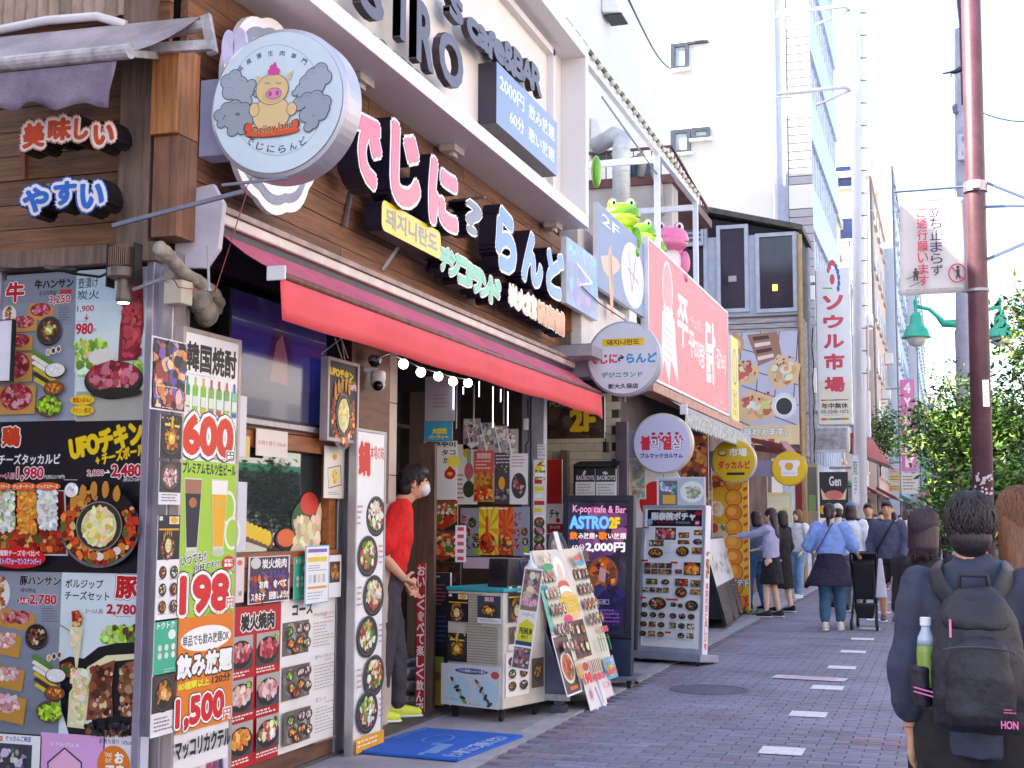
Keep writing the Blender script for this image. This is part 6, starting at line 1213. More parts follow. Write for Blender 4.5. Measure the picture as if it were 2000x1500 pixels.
a0,b1=UP.loc(1251,470);a1,_=UP.loc(1411,600);b0=UP.loc(1251,738)[1]
t,pr=board('pink_sign','huge pale pink sign with white Korean brush letters on the second shop','sign',XP(-3.2),a0,a1,b0,b1+.05,th=.08,bgc='#f08c92',frame=.035,fm=WHITE,c=-.04);d_pink(pr);pr.done()
a2,_=XP(-3.16).loc(1437,720)
t,pr=board('yellow_sign','narrow yellow sign with a dark oval at the end of the pink sign','sign',XP(-3.2),a1+.02,a2,b0-.05,b1-.3,th=.08,bgc='#f2e26c',c=.0);pr.ell(.5,.35,.3,.22,'#8c7c48',20);pr.ell(.5,.35,.25,.19,'#e8dca0',20);pr.line(.5,.2,.5,.5,.05,'#a89c78');pr.vtext('닭갈비',.25,.62,.75,.95,'#b8a858',.02);pr.done()
b=MB().box((-3.3,a0-.1,b0-.16),(-3.08,a2+.1,b0-.05));b.build('sign_ledge',mat('copper_ledge','#c08878',.5,.2,var=.2),nb,bevel=.004)
# corner post between, steel canopy frame on the roof
b=MB();q0=UP.w(*UP.loc(1240,600),-.04);b.box((-3.4,13.75,3.0),(-3.22,14.1,4.3));b.build('white_corner_post',WHITE,nb,bevel=.004)
wm=mat('white_frame_steel','#dfe3ee',.45,.1,var=.06);Fp=XP(-3.3)
t=thing('roof_frame','white steel frame with string lights over the second shop terrace','frame',(-3.3,15,4.9))
def fp(x,y,c=0):return Fp.w(*Fp.loc(x,y),c)
for x,y0_,y1_ in((1283,296,520),(1358,386,640)):p,q=fp(x,y0_),fp(x,y1_);q.y=p.y;q.x=p.x;b=MB().bar(q,p,.07,.07);b.build('post',wm,t,bevel=.004)
p,q=fp(1100,60),fp(1360,388);q.z=p.z;b=MB().bar(p,q,.06,.10);b.build('roof_beam',wm,t,bevel=.004);gm=mat('mossy_gutter','#5c7056',.8,var=.3)
b=MB().bar(p+V((0,0,.1)),q+V((0,0,.1)),.07,.05);b.build('gutter',gm,t)
for k in range(26):c=p.lerp(q,(k+.5)/26)+V((.05,0,.05));b=MB().sphere(c,.035,n=8,k=5);b.build('string_bulb',mat('cream_bulb','#e8dcc4',.4),t,smooth=True)
p,q=fp(1244,405,-.05),fp(1352,392,-.05);b=MB().bar((-4.6,q.y,q.z-.1),(-3.3,q.y,q.z-.1),.05,.08);b.bar((-4.6,q.y-2.6,q.z-.1),(-3.3,q.y-2.6,q.z-.1),.05,.08);b.build('cross_beam',wm,t)
b=MB().tube([fp(1176,190),fp(1290,350)],.012,6);b.build('cable',STEEL,t)
# terrace block with railing and duct
YT=20.0;TP=YP(YT);cx_,zt_=TP.loc(1312,358);zr=TP.loc(1312,286)[1];zlo=4.1
bl_=thing('roof_terrace','small beige roof terrace with brown railing above the second shop','terrace',(cx_-2,YT+2,zlo))
b=MB().box((cx_-4.5,YT,zlo),(cx_,YT+.5,zt_));b.build('block',mat('beige_terrace','#cfc6c0',.85,var=.15,scale=1.5),bl_)
rl=mat('rusty_rail','#7c5450',.6,.2,var=.3)
b=MB().box((cx_-4.5,YT-.06,zt_+.002),(cx_+.06,YT+3.4,zt_+.14));b.build('slab_edge',rl,bl_)
b=MB().bar((cx_-4.5,YT,zr),(cx_,YT,zr),.04,.04);b.build('handrail',rl,bl_)
b=MB().bar((cx_,YT,zr),(cx_,YT+3.3,zr-.25),.04,.04);b.build('handrail',rl,bl_)
for k in range(24):x_=cx_-.02-k*.15;b=MB().bar((x_,YT,zt_+.14),(x_,YT,zr-.02),.016,.016);b.build('baluster',rl,bl_)
for k in range(1,15):y_=YT+k*.23;b=MB().bar((cx_,y_,zt_+.14),(cx_,y_,zr-.02-.25*k/20),.016,.016);b.build('baluster',rl,bl_)
TB=TP
dm=mat('spiral_duct','#cfd2d4',.4,.3,var=.12,scale=5);dp=lambda x,y,c=.6:TB.w(*ep(TB,c).loc(x,y),c)
t=thing('vent_duct','pale round ventilation duct rising behind the green frog','duct',dp(1215,450))
p=dp(1214,470);q=dp(1214,290);q.x,q.y=p.x,p.y;b=MB().tube([p,q,q+V((.02,.0,.16)),q+V((-.12,.1,.25)),q+V((-.5,.4,.2))],.14,18);b.build('duct_body',dm,t,smooth=True)
for k in range(9):b=MB();c=p.lerp(q,k/8.2);b.lathe(c,[(.142,0),(.147,.008),(.142,.016)],20);b.build('seam',dm,t)
for i,(x0,y0_,x1,y1_)in enumerate([(1275,330,1300,420),(1250,300,1262,345)]):b=MB().tube([dp(x0,y0_,.1),dp((x0+x1)/2,(y0_+y1_)/2-10,.1),dp(x1-10,y1_,.1)],.06,10);tag(b.build('drain_pipe',mat('grey_pipe','#a8a09c',.6),smooth=True),['bent grey pipe right of the pale duct','short grey pipe behind the terrace railing'][i],'pipe')
b=MB();p=dp(1246,342,-.5);b.sphere(p,.3,.3,.32,n=12,k=8);tag(b.build('covered_bundle',mat('dark_teal_tarp','#31566c',.6,var=.3),smooth=True),'dark teal wrapped bundle behind the terrace railing','bundle')
# frogs
def frog(P_,x,y,s_,m_,lab,pink=False,c=.1):
    p=P_.w(*ep(P_,c).loc(x,y),c);t=thing('frog_figure',lab,'frog figure',p-V((0,0,.5*s_)),'frog figures on the sign top');fwd=V((.35,-1,0)).normalized();rt=V((1,.35,0)).normalized()
    def S_(f,r_,u_,a,b_,c_,nm,mm):
        b=MB();n=16;k_=10;ks=[]
        for j in range(k_+1):
            th_=math.pi*j/k_-math.pi/2;q=max(math.cos(th_),.02);ks.append(b.ring(p+(fwd*f+rt*r_+V((0,0,u_)))*s_+V((0,0,c_*s_*math.sin(th_))),fwd,rt,a*s_*q,n,b_*s_*q))
        b.loft(ks,n);return fix(b.build(nm,mm,t,smooth=True))
    bel=mat('frog_belly'+('_pink' if pink else ''),'#f4e0e4' if pink else '#c4e83c',.35)
    S_(0,0,-.25,.26,.3,.36,'body',m_);S_(.06,0,-.28,.24,.25,.3,'belly',bel);S_(.04,0,.16,.34,.36,.24,'head',m_);S_(.1,0,.06,.31,.33,.15,'jaw',bel if not pink else m_)
    for sgn in(-1,1):
        S_(.06,sgn*.17,.36,.1,.1,.12,'eye_mound',m_);S_(.15,sgn*.17,.37,.05,.065,.075,'eye',WHITE);S_(.19,sgn*.165,.37,.02,.03,.04,'pupil',BLACKM)
        S_(.16,sgn*.26,-.3,.09,.1,.22,'arm',m_);S_(.2,sgn*.2,-.6,.2,.12,.1,'foot',m_)
    b=MB().tube([p+(fwd*(.34*math.cos(a)+.04)+rt*(.36*math.sin(a))+V((0,0,.1-.03*math.cos(a))))*s_ for a in[-1.2+k*.24 for k in range(11)]],.012*s_,6);b.build('mouth',mat('dark_green_line','#3c5c20',.5),t)
grn=mat('glossy_green','#6cb828',.25,var=.08,scale=2);pnk=mat('glossy_pink','#e87cac',.3,var=.06,scale=2)
FR=XP(-3.5);frog(FR,1214,438,.60,grn,'largest green frog figure leaning over the blue sign');frog(FR,1250,472,.55,grn,'second green frog figure behind the largest one');frog(FR,1274,500,.5,grn,'third green frog figure half hidden by the white post',c=.1);frog(FR,1307,485,.72,pnk,'pink frog figure sitting on the pink sign',True)
b=MB();p=fp(1165,335,.0);b.sphere(p,.05,.1,.17,n=12);tag(b.build('balloon',grn,smooth=True),'lime green shape peeking past the white bar sign','balloon')
# ---------------------------------------------------------------- round projecting signs
def round_sign(lab,x,y,rpx,Y,ring,face,draw,arm=True):
    P_=YP(Y);c=P_.loc(x,y);r=abs(P_.loc(x,y-rpx)[1]-c[1])*.99;cc=P_.w(c[0],c[1],0);t=thing('round_sign',lab,'round sign',cc-V((0,0,r)))
    b=MB().lathe(cc,[(.001,-.003),(r*.93,-.003),(r*.95,-.012),(r,-.015),(r,-.13),(r*.95,-.145),(.001,-.145)],48,V((1,0,0)),V(Z));fix(b.build('drum',ring,t))
    pr=Print(P_,c[0]-r,c[0]+r,c[1]-r,c[1]+r,.0045);pr.ell(.5,.5,.47,.47,face,48);draw(pr);b=MB().lathe(cc,[(.001,.0),(r*.935,.0),(r*.935,.0035),(.001,.0035)],48,V((1,0,0)),V(Z));f_=fix(b.build('face',WHITE,t));pr.build('print',PM,f_)
    b=MB().box((c[0]-r-.5,Y+.03,c[1]-r*.45),(c[0]-r*.8,Y+.1,c[1]+r*.45));b.build('arm_box',mat('lilac_grey_panel','#8f8aa6',.5),t,bevel=.004)
    b=MB().tube([cc+V((0,.07,-r-.0)),cc+V((0,.07,-r-.05))],.006,6);b.build('drain_pin',STEEL,t)
pg_=mat('pale_grey_ring','#b9b9c8',.35,.3,var=.06)
round_sign('pale round sign with red and blue hiragana at the end of the red awning',1217,700,74,11.9,pg_,'#dfe0ec',lambda p:(p.rect(.22,.235,.78,.335,'#f2c81c'),T(p,'돼지니란도',.28,.25,.72,.32,'#4c3c10',.03),T(p,'でじに',.05,.44,.42,.56,'#e03850',.05),T(p,'?',.44,.46,.5,.54,'#3c2c5c',.03,rot=-30),T(p,'らんど',.55,.44,.95,.56,'#1c9cd8',.05),T(p,'デジニランド',.21,.68,.76,.75,'#1c9c78',.035),T(p,'新大久保店',.30,.835,.70,.90,'#26203c',.035)))
round_sign('lilac round sign with red Korean letters under the pink sign',1293,866,60,14.3,mat('cream_ring','#d8d0c0',.4,.2),'#d6d4f6',lambda p:(T(p,'불막열삼',.15,.38,.84,.6,'#e02840',.05),T(p,'막',.32,.42,.48,.6,'#f4f0fc',.03,[('#5c5890',.06)]),T(p,'삼',.66,.42,.84,.6,'#f4f0fc',.03,[('#5c5890',.06)]),T(p,'ブルマックヨルサム',.14,.66,.84,.74,'#3c2c78',.04),[p.ell(.36+k*.13,.34,.035,.025,'#b02838',8)for k in range(4)]))
round_sign('yellow round sign with red katakana beyond the lilac one',1433,900,44,19.5,mat('cream_ring','#d8d0c0',.4,.2),'#e6bc14',lambda p:(p.ell(.25,.33,.1,.07,'#5c4418',14),p.ell(.25,.32,.08,.05,'#e8dcb0',14),T(p,'市場',.40,.22,.80,.40,'#f8f4e0',.05,[('#8c6c10',.08)]),T(p,'ダッカルビ',.15,.50,.86,.68,'#d83c20',.06,[('#f8c850',.1)]),p.rect(.34,.76,.74,.82,'#2c2010')))
round_sign('yellow round sign with a white toast shape, farthest of the round signs',1541,915,34.5,25.5,mat('gold_ring','#d8b428',.4),'#eec41c',lambda p:(p.rect(.28,.26,.74,.72,'#f4f0f8'),p.ell(.28,.36,.07,.1,'#f4f0f8',12),p.ell(.74,.36,.07,.1,'#f4f0f8',12),p.ell(.5,.44,.12,.11,'#e8b020',16),T(p,'HAPPY TOAST',.32,.62,.70,.66,'#a8a0c8',.0)))
# red octopus board, food fronts of shop two
P_=YP(14.8);c=P_.loc(1268,978);t=thing('octopus_board','round white board with a red octopus behind the white menu stand','board',P_.w(c[0],c[1]-.5))
disc(P_,[(c[0]+.04+.36*math.cos(a),c[1]+.06+.46*math.sin(a))for a in[k*.2 for k in range(31)]],0,.02,whitef,'board_face',t)
pr=Print(P_,0,1,0,1,.022,px=True);pr.ell(1280,980,30,40,'#dc1414',26);pr.rect(1258,985,1290,1046,'#dc1414');pr.ell(1262,1040,12,14,'#dc1414');pr.ell(1257,972,2.5,4,'#f4f0f0',8);pr.build('print',PM,t)
sy('tall panel of drinks and snacks behind the red octopus board',(1222,900,1262,975),'#d8d4cc',lambda p:(p.fill(0,0,1,1,['#c8dcd0','#a8bc9c','#d8b478','#8cb4c8','#e8e4e0','#c88c50'],60,.14),p.rect(.0,0,.3,.9,'#e8dccc'),p.rect(0,.9,.35,1,'#b83c48')),14.6)
sy('warm orange food panel behind the lilac round sign',(1330,850,1385,990),'#8c3c20',lambda p:(p.fill(0,0,1,1,['#a84c28','#c86c30','#5c2418','#d8883c','#3c2018','#e8a050'],90,.14)),16.9)
sy('panel with bowls at the left edge of the yellow banner',(1356,915,1392,1060),'#b89c8c',lambda p:(p.rect(0,0,1,.3,'#8c5c40'),p.fill(0,.2,1,1,['#e8dcd0','#c8a890','#a85c3c','#d8c0b0'],50,.16)),18.5)
# --- tall yellow banner
def d_yel(p):
    p.rect(0,0,.46,.5,'#f2b81c');p.rect(0,.35,.46,1,'#e8ccb0');p.fill(0,.0,.44,.12,'hot',26,.2);p.blob(.18,.24,.22,.07,'#f0e0d4',9,.2);p.fill(.06,.2,.34,.29,['#f4e8dc','#e8a878','#f0d0b8'],16,.25);p.lines(.05,.3,.42,.36,4,'#c89838');p.ell(.12,.38,.1,.035,'#e04828',14);p.blob(.34,.38,.06,.03,'#5c9c30');p.ell(.12,.58,.3,.13,'#6c5c68',24);p.ell(.12,.58,.25,.11,'#e07830',24);p.fill(-.0,.48,.32,.68,'hot',50,.14,True)
    p.k+=2;p.rect(.46,0,1,1,'#f4c02c');p.k+=1
    for k in range(9):y=.06+k*.105;p.ell(.62,y,.22,.062,'#7c2c18',22);p.ell(.615,y,.205,.057,['#f0901c','#f09c24','#e88018'][k%3],22);p.ell(.57,y-.01,.12,.03,'#f8b03c',16);p.k-=1.5
    p.k+=16
    for k in range(12):p.rect(.86,.03+k*.062,.98,.05+k*.062,'#e04c20',35)
    p.k+=1;T(p,'ポテト',.52,.74,.98,.79,'#f4f4fa',.06,[('#2c3478',.12)]);p.fill(.5,.82,1,1,['#c8202c','#d83028','#e8601c'],26,.22);p.ell(.8,.9,.08,.04,'#e89030',12)
P_=YP(20.0);a0,a1,b0,b1=bpx(P_,1386,928,1466,1204);t,pr=board('food_banner','tall yellow food banner with a stack of orange potato spirals','banner',P_,a0,a1,b0,b1,th=.05,bgc='#f4c02c');d_yel(pr);pr.done()
b=MB();P_=YP(19.9);c=P_.w(*P_.loc(1462,1200));c.z=0
for k in range(50):a=R.random()*6.28;d=V((math.cos(a)*.9,math.sin(a)*.9,.6))*R.uniform(.08,.22);q=c+V((R.uniform(-.15,.2),R.uniform(-.1,.1),0));s_=V((-math.sin(a),math.cos(a),0))*.01;b.poly([q-s_,q+s_,q+d])
tag(b.build('weed_tuft',mat('weed','#4c7c34',.7,var=.3)),'tuft of green weeds at the foot of the yellow banner','plant',kind=None)
# ---------------------------------------------------------------- third building: glazed upper floor over a sandwich billboard
YG=29.0;GP=YP(YG);g3=thing('glazed_building','grey framed glazed upper floor above a sandwich billboard','building',(-4.2,YG,0))
gx0,gx1=GP.loc(1322,500)[0],GP.loc(1560,500)[0];zA,zB=GP.loc(1322,402)[1],GP.loc(1560,452)[1];zw0=GP.loc(1480,615)[1];zlow=GP.loc(1480,870)[1]
dkg=mat('dark_glazing','#2b2338',.08,.0,var=.5,scale=.5);frm=mat('pale_window_frame','#b9c0d0',.45,.2,var=.1)
b=MB().box((gx0-4,YG+.12,zlow-.2),(gx1,YG+2.0,zw0));b.build('wall',mat('weathered_clapboard','#a8a0a4',.8,var=.3,scale=3,stretch=(.3,1,6)),g3)
b=MB().hexa([V((gx0-2,YG+.12,zw0)),V((gx1,YG+.12,zw0)),V((gx1,YG+2.0,zw0)),V((gx0-2,YG+2.0,zw0)),V((gx0-2,YG+.12,zA+.3)),V((gx1,YG+.12,zB)),V((gx1,YG+2.0,zB)),V((gx0-2,YG+2.0,zA+.3))]);b.build('upper_room',mat('dim_room','#2a2430',.7),g3)
b=MB().hexa([V((gx0-.1,YG-.15,zA+.0)),V((gx1+.1,YG-.15,zB+.0)),V((gx1+.1,YG+2.0,zB)),V((gx0-.1,YG+2.0,zA)),V((gx0-.1,YG-.15,zA+.12)),V((gx1+.1,YG-.15,zB+.12)),V((gx1+.1,YG+2.0,zB+.12)),V((gx0-.1,YG+2.0,zA+.12))]);b.build('roof_edge',mat('dark_roof_edge','#5c5850',.7,var=.3),g3)
for x0,x1,yt in((1322,1382,432),(1400,1462,440),(1476,1556,455)):
    a,c_=GP.loc(x0,500)[0],GP.loc(x1,500)[0];zt_=GP.loc((x0+x1)/2,yt)[1];zb_=GP.loc(x0,612)[1]
    b=MB().box((a+.09,YG-.0,zb_+.09),(c_-.09,YG+.02,zt_-.09));pn=b.build('pane',dkg,g3)
    b=MB().box((a,YG-.06,zb_),(a+.085,YG+.1,zt_));b.box((c_-.085,YG-.06,zb_),(c_,YG+.1,zt_));b.box((a+.086,YG-.055,zt_-.085),(c_-.086,YG+.1,zt_));b.box((a+.086,YG-.055,zb_),(c_-.086,YG+.1,zb_+.085));b.build('window_frame',frm,g3)
b=MB().box((gx0-.6,YG+.02,zw0-.02),(gx1,YG+.119,zB-.01));b.build('mullion_wall',frm,g3)
for x,y,w_,h_,m_,nm in((1498,562,9,12,mat('lit_lantern','#f8b040',.5,emit=1.6),'lantern'),(1431,545,16,12,mat('paper_sign','#b8aeb8',.6),'paper')):
    c=GP.loc(x if nm=='paper' else 1514,y);b=MB().box((c[0]-w_/180,YG-.04,c[1]-h_/180),(c[0]+w_/180,YG-.01,c[1]+h_/180));b.build('hung_'+nm,m_,g3)
b=MB();c0=GP.loc(1340,433);c1_=GP.loc(1376,482);b.box((c0[0],YG-.2,c1_[1]),(c1_[0],YG-.07,c0[1]));b.build('louvre_unit',frm,g3)
for k in range(4):b=MB();z=c1_[1]+.1+k*.11;b.box((c0[0]+.05,YG-.24,z),(c1_[0]-.05,YG-.2,z+.05));b.build('slat',mat('dark_slat','#4c4c5c',.5),g3)
for k in range(3):b=MB();z=zw0-.08-k*.12;b.box((GP.loc(1412,640)[0],YG+.02,z-.10),(gx1,YG+.11,z));b.build('clapboard',mat('grey_board','#b5afb2',.8,var=.3,stretch=(.4,1,5)),g3)
def d_sand(p):
    for k in range(9):p.line(.1+k*.13,.0,-.3+k*.13+.3,.75,.02,'#3c3c50')if k%2 else p.line(0,.1+k*.08,1,.3+k*.09,.02,'#3c3c50')
    p.k+=2
    p.pg([(.3,.02),(.72,.0),(.78,.22),(.46,.3)],'#a87c68');
    for k in range(4):p.pg([(.38+k*.02,.04+k*.06),(.6+k*.02,.03+k*.055),(.61+k*.02,.06+k*.055),(.39+k*.02,.075+k*.06)],['#5c3434','#f0e4dc'][k%2])
    p.ell(.12,.1,.14,.1,'#d8a878',16);p.ell(.12,.1,.09,.06,'#f0d8c0',14)
    for x,y,w_,h_ in((.22,.36,.26,.13),(.8,.36,.24,.16),(.42,.66,.34,.15)):
        p.pg([(x-w_,y),(x-w_*.3,y-h_),(x+w_,y-h_*.4),(x+w_*.8,y+h_*.6),(x-w_*.5,y+h_)],'#e8c8a0');p.fill(x-w_*.8,y-h_*.7,x+w_*.8,y+h_*.7,['#f4e8dc','#e8c8a0','#d8705c','#f8f4ec','#e0b080'],34,.2,True);p.fill(x-w_*.5,y-h_*.9,x+w_*.6,y-h_*.3,['#c8283c','#d8485c'],10,.15)
    p.rect(0,.83,1,1,'#ecd4a8');p.ell(.80,.66,.17,.115,'#e4e4ee',26);p.ell(.80,.66,.13,.088,'#f6f6fa',26);p.ell(.80,.665,.11,.075,'#39383f',26)
    p.k+=2;T(p,'グで味わえます。',.02,.85,.84,.92,'#f4f4fa',.04,[('#5c6488',.08)]);T(p,'グ',.02,.85,.12,.92,'#c82038',.06);T(p,'折り選',.36,.95,.66,.99,'#d04038',.05)
P_=YP(YG-.15);a0,a1,b0,b1=bpx(P_,1418,652,1562,868);t,pr=board('billboard','large billboard of sandwiches and a black coffee under the glazed floor','billboard',P_,a0,a1,b0,b1,th=.05,bgc='#c9cbe0');d_sand(pr);pr.done()
for x,m_ in((1562,mat('tan_downpipe','#c0a070',.6)),(1578,mat('grey_downpipe','#8c8c98',.5))):p=GP.loc(x,460);b=MB().tube([(p[0],YG-.1,0),(p[0],YG-.1,p[1]if x<1570 else p[1]-.3)],.055 if x<1570 else .045,10);b.build('downpipe',m_,g3)
b=MB().tube([(GP.loc(1586,500)[0],YG-.12,2+k*.4+.0)if k%2 else(GP.loc(1583,500)[0],YG-.1,2+k*.4)for k in range(10)],.015,6);b.build('cable',BLACKM,g3)
# small far terrace box under billboard: street-level fronts
b=MB().box((-6,20.6,0),(-3.6,28.8,2.9));b.build('street_level',mat('dim_shopfront','#6c5048',.7,var=.4,scale=1.5),g3)
# fringed grey awning and small slanted roof
AWp=XP(-2.95);t=thing('fringed_awning','grey white fringed awning under the pink sign','awning',AWp.w(*AWp.loc(1400,860)));L_,R_=AWp.w(*AWp.loc(1338,800)),AWp.w(*AWp.loc(1466,866));R_.z=L_.z
gcan=mat('grey_canvas','#b9bcc0',.8,var=.15);b=MB().grid([[(-3.2,L_.y+(R_.y-L_.y)*u_,L_.z+.16),(L_.x,L_.y+(R_.y-L_.y)*u_,L_.z)]for u_ in(0,.5,1)]);o=b.build('canopy',gcan,t);o.modifiers.new('s','SOLIDIFY').thickness=.01
b=MB();n=90
b.grid([[(L_.x+.012*(i%2),L_.y+(R_.y-L_.y)*i/n,L_.z-.18*k-(.02*(i%3)*k))for k in(0,1)]for i in range(n+1)]);o=b.build('fringe',mat('pale_fringe','#c4c6c4',.8,var=.3,scale=20),t);o.modifiers.new('s','SOLIDIFY').thickness=.006
b=MB().box((L_.x-.05,L_.y-.06,L_.z-.06),(L_.x+.03,L_.y,L_.z+.06));b.build('end_cap',WHITE,t)
t=thing('brown_awning','small folded brown awning with a pink edge below the billboard','awning',(-3,27,2.5));P_=YP(25.8);b=MB().bar(P_.w(*P_.loc(1462,858)),P_.w(*P_.loc(1528,872)),.1,.09);b.bar(P_.w(*P_.loc(1440,868),-.5),P_.w(*P_.loc(1560,885),-.5),.1,.12);b.build('roller',mat('maroon','#6c2c2c',.6),t)
b=MB().hexa([P_.w(*P_.loc(1522,866)),P_.w(*P_.loc(1536,866)),P_.w(*P_.loc(1566,905)),P_.w(*P_.loc(1552,905)),P_.w(*P_.loc(1524,862),.05),P_.w(*P_.loc(1538,862),.05),P_.w(*P_.loc(1568,900),.05),P_.w(*P_.loc(1554,902),.05)]);b.build('pink_flap',mat('dusty_pink','#d8a8b4',.7),t)
for k,(x0,y0_,x1,y1_,c_,lab,dr)in enumerate([
    (1468,905,1500,1000,'#e8e0dc','white shopfront panels between the two yellow round signs',lambda p:(p.rect(.1,.0,.25,1,'#8c7c70'),p.rect(.5,.0,.6,1,'#c8a868'),p.rect(.75,.4,.95,1,'#5c3828'))),
    (1496,962,1548,1060,'#ecdca8','pale yellow notice board beneath the toast sign',lambda p:(p.rect(.08,.08,.92,.92,'#f4ecd0'),p.fill(.1,.3,.9,.7,['#e8d080','#f0e0a0','#e8c860'],20,.2))),
    (1552,900,1568,1010,'#8c2424','dark red column in the shopfront beside the toast sign',lambda p:None),
    (1600,922,1658,1012,'#26222a','black poster with grilled meat and a brush logo',lambda p:(T(p,'Gen',.35,.1,.75,.3,'#e8e4e8',.03),p.pg([(.05,.35),(.2,.5),(.8,.5),(.95,.35),(.9,.6),(.1,.6)],'#e8c8a0'),p.ell(.5,.5,.32,.1,'#d87868'),p.ell(.12,.82,.14,.1,'#e8a030'))),
    (1574,905,1600,1060,'#a89470','narrow glazed shopfront bay between the toast sign and the black poster',lambda p:(p.rect(.1,.05,.9,.6,'#6c6458'),p.rect(.2,.4,.8,.6,'#7c9c58'),p.rect(.0,0,.1,1,'#c8b078'),p.rect(.9,0,1,1,'#c8b078'))),
    ]):
    sy(lab,(x0,y0_,x1,y1_),c_,dr,28+k*.1,'shopfront_panel','panel')
b=MB().box((-3.6,28.0,0),(-2.95,28.4,1.0));tag(b.build('shop_counter',mat('counter','#8c6c50',.6)),'low counter behind the two girls','counter')
# ================================================================ TALL BUILDINGS AND STREET FURNITURE
wt=mat('white_render','#efeeee',.8,var=.03,scale=.6,bump=.1,bscale=20);wt2=mat('shade_tinted_render','#e6e8ee',.8,var=.04,scale=.5)  # wt2: bluish shade of the street-facing wall is put into its white
dfr=mat('dark_bluish_frame','#3f4856',.45,.3);fgl=mat('far_glass','#b8ccd4',.12,var=.25,scale=1);fdk=mat('far_dark_glass','#2f3b66',.1,var=.3,scale=1)
# near white block
nw_=thing('white_block','plain white building wall rising behind the second shop','building',(-8,21,0));xe=-5.9;ye_=PX(1310,300,xe).y
b=MB().box((-14,14,4.2),(xe,ye_,19));b.build('wall',wt2,nw_)
for x,y in((1182,25),(1160,295)):
    P_=XP(xe);p=P_.w(*P_.loc(x,y),0);h_=thing('vent_hood','small white vent hood with dark mouth on the plain white wall, '+('upper' if y<100 else 'lower')+' one','vent',p)
    b=MB().hexa([p+V(q)for q in((0,-.3,-.1),(.4,-.3,-.15),(.4,.3,-.15),(0,.3,-.1),(0,-.3,.55),(.15,-.3,.5),(.15,.3,.5),(0,.3,.55))]);b.build('hood',wt,h_,bevel=.04);b=MB().box(p+V((.05,-.28,-.17)),p+V((.38,.28,-.153)));b.build('mouth',BLACKM,h_)
# big white tower: side wall towards us, ribbon windows along the street
YW,XWt=34.0,None;WP=YP(YW);XWt=WP.loc(1590,500)[0];xl_=-14
t=thing('white_tower','tall white building with blank side wall and blue ribbon windows','tower',(-8,YW+4,0));XE=XP(XWt);yend=XE.loc(1640,500)[0]
b=MB().box((xl_,YW,0),(XWt-.9,YW+12,24));b.build('side_wall',wt,t)
xg0=WP.loc(1534,300)[0];b=MB().box((xg0,YW-.12,2.5),(xg0+.07,YW-.002,24));b.build('vertical_joint',mat('joint_grey','#a8acb8',.6),t)
b=MB().tube([(WP.loc(1512,300)[0],YW-.06,2.5),(WP.loc(1512,300)[0],YW-.06,24)],.04,8);b.build('drain_pipe',wt,t)
b=MB().box((XWt-.899,YW+.02,0),(XWt-.1,yend,24));b.build('front_core',mat('shade_blue_panel','#c4d0ea',.5,var=.08),t)  # white street face; its bluish shade is put into the colour
fl_h=(PX(1590,110,XWt).z-PX(1590,285,XWt).z)
# floors of grey and white cladding on the corner strip; spandrels and ribbon windows on the street side
zs=[WP.loc(1560,y)[1]for y in(140,183,315,362,500)]
fh=WP.loc(1560,140)[1]-WP.loc(1560,315)[1]
gst=mat('grey_cladding','#b4b2ba',.7,var=.05);z=WP.loc(1560,362)[1]-3*fh
while z<24:
    for k in range(8):b=MB();zz=z+k*fh*.73/8;b.box((xg0+.08,YW-.10,zz+.01),(XWt,YW-.001,zz+fh*.73/8-.01));b.build('cladding_board',gst,t)
    b=MB().box((xg0+.08,YW-.105,z+fh*.735),(XWt,YW-.001,z+fh*.995));b.build('white_panel',wt,t)
    # street face
    b=MB().box((XWt-.1,YW-.0,z+fh*.52),(XWt,yend,z+fh*1.0));b.build('spandrel',mat('shade_blue_spandrel','#bcd0ea',.4,var=.06),t)  # spandrel colour carries the same painted-in bluish shade
    b=MB().box((XWt-.14,YW+.1,z+.0),(XWt-.101,yend,z+fh*.52));b.build('ribbon_glass',fdk,t)
    n=11
    for k in range(n+1):yy=YW+.1+(yend-YW-.3)*k/n;b=MB().box((XWt-.10,yy,z+.002),(XWt-.06,yy+.05,z+fh*.52-.002));b.build('mullion',mat('white_mullion','#dfe4f0',.4),t)
    for k in range(0,n,3):yy=YW+.25+(yend-YW-.3)*k/n;b=MB().box((XWt-.10,yy,z+.1),(XWt-.09,yy+.35,z+fh*.45));b.build('blind',mat('pale_blind','#bcd8ec',.6),t)
    z+=fh
def wwin(x0,y0_,x1,y1_,split=None):
    a0,b1=WP.loc(x0,y0_);a1,b0=WP.loc(x1,y1_);b=MB().box((a0,YW-.03,b0),(a1,YW-.001,b1));w_=b.build('window',fgl,t)
    f_=MB();e=.1
    f_.box((a0-.02,YW-.1,b0),(a0+e,YW-.031,b1));f_.box((a1-e,YW-.1,b0),(a1,YW-.031,b1));f_.box((a0+e,YW-.098,b1-e),(a1-e,YW-.031,b1));f_.box((a0+e,YW-.098,b0),(a1-e,YW-.031,b0+e));f_.build('window_frame',dfr,w_)
    s_=MB();s_.box((a0-.05,YW-.22,b0-.06),(a1+.05,YW-.001,b0-.002));s_.build('sill',wt,w_)
wwin(1312,88,1346,136);wwin(1312,256,1350,300);wwin(1352,252,1388,272)
b=MB().tube([WP.w(*WP.loc(1332,47),-.2),WP.w(*WP.loc(1332,47),.5)],.1,10);b.build('vent_stub',wt,t)
b=MB();a0,z0_=WP.loc(1346,88);b.box((a0,YW-.1,z0_),(WP.loc(1384,80)[0],YW-.001,z0_+.06));b.build('ledge',dfr,t)
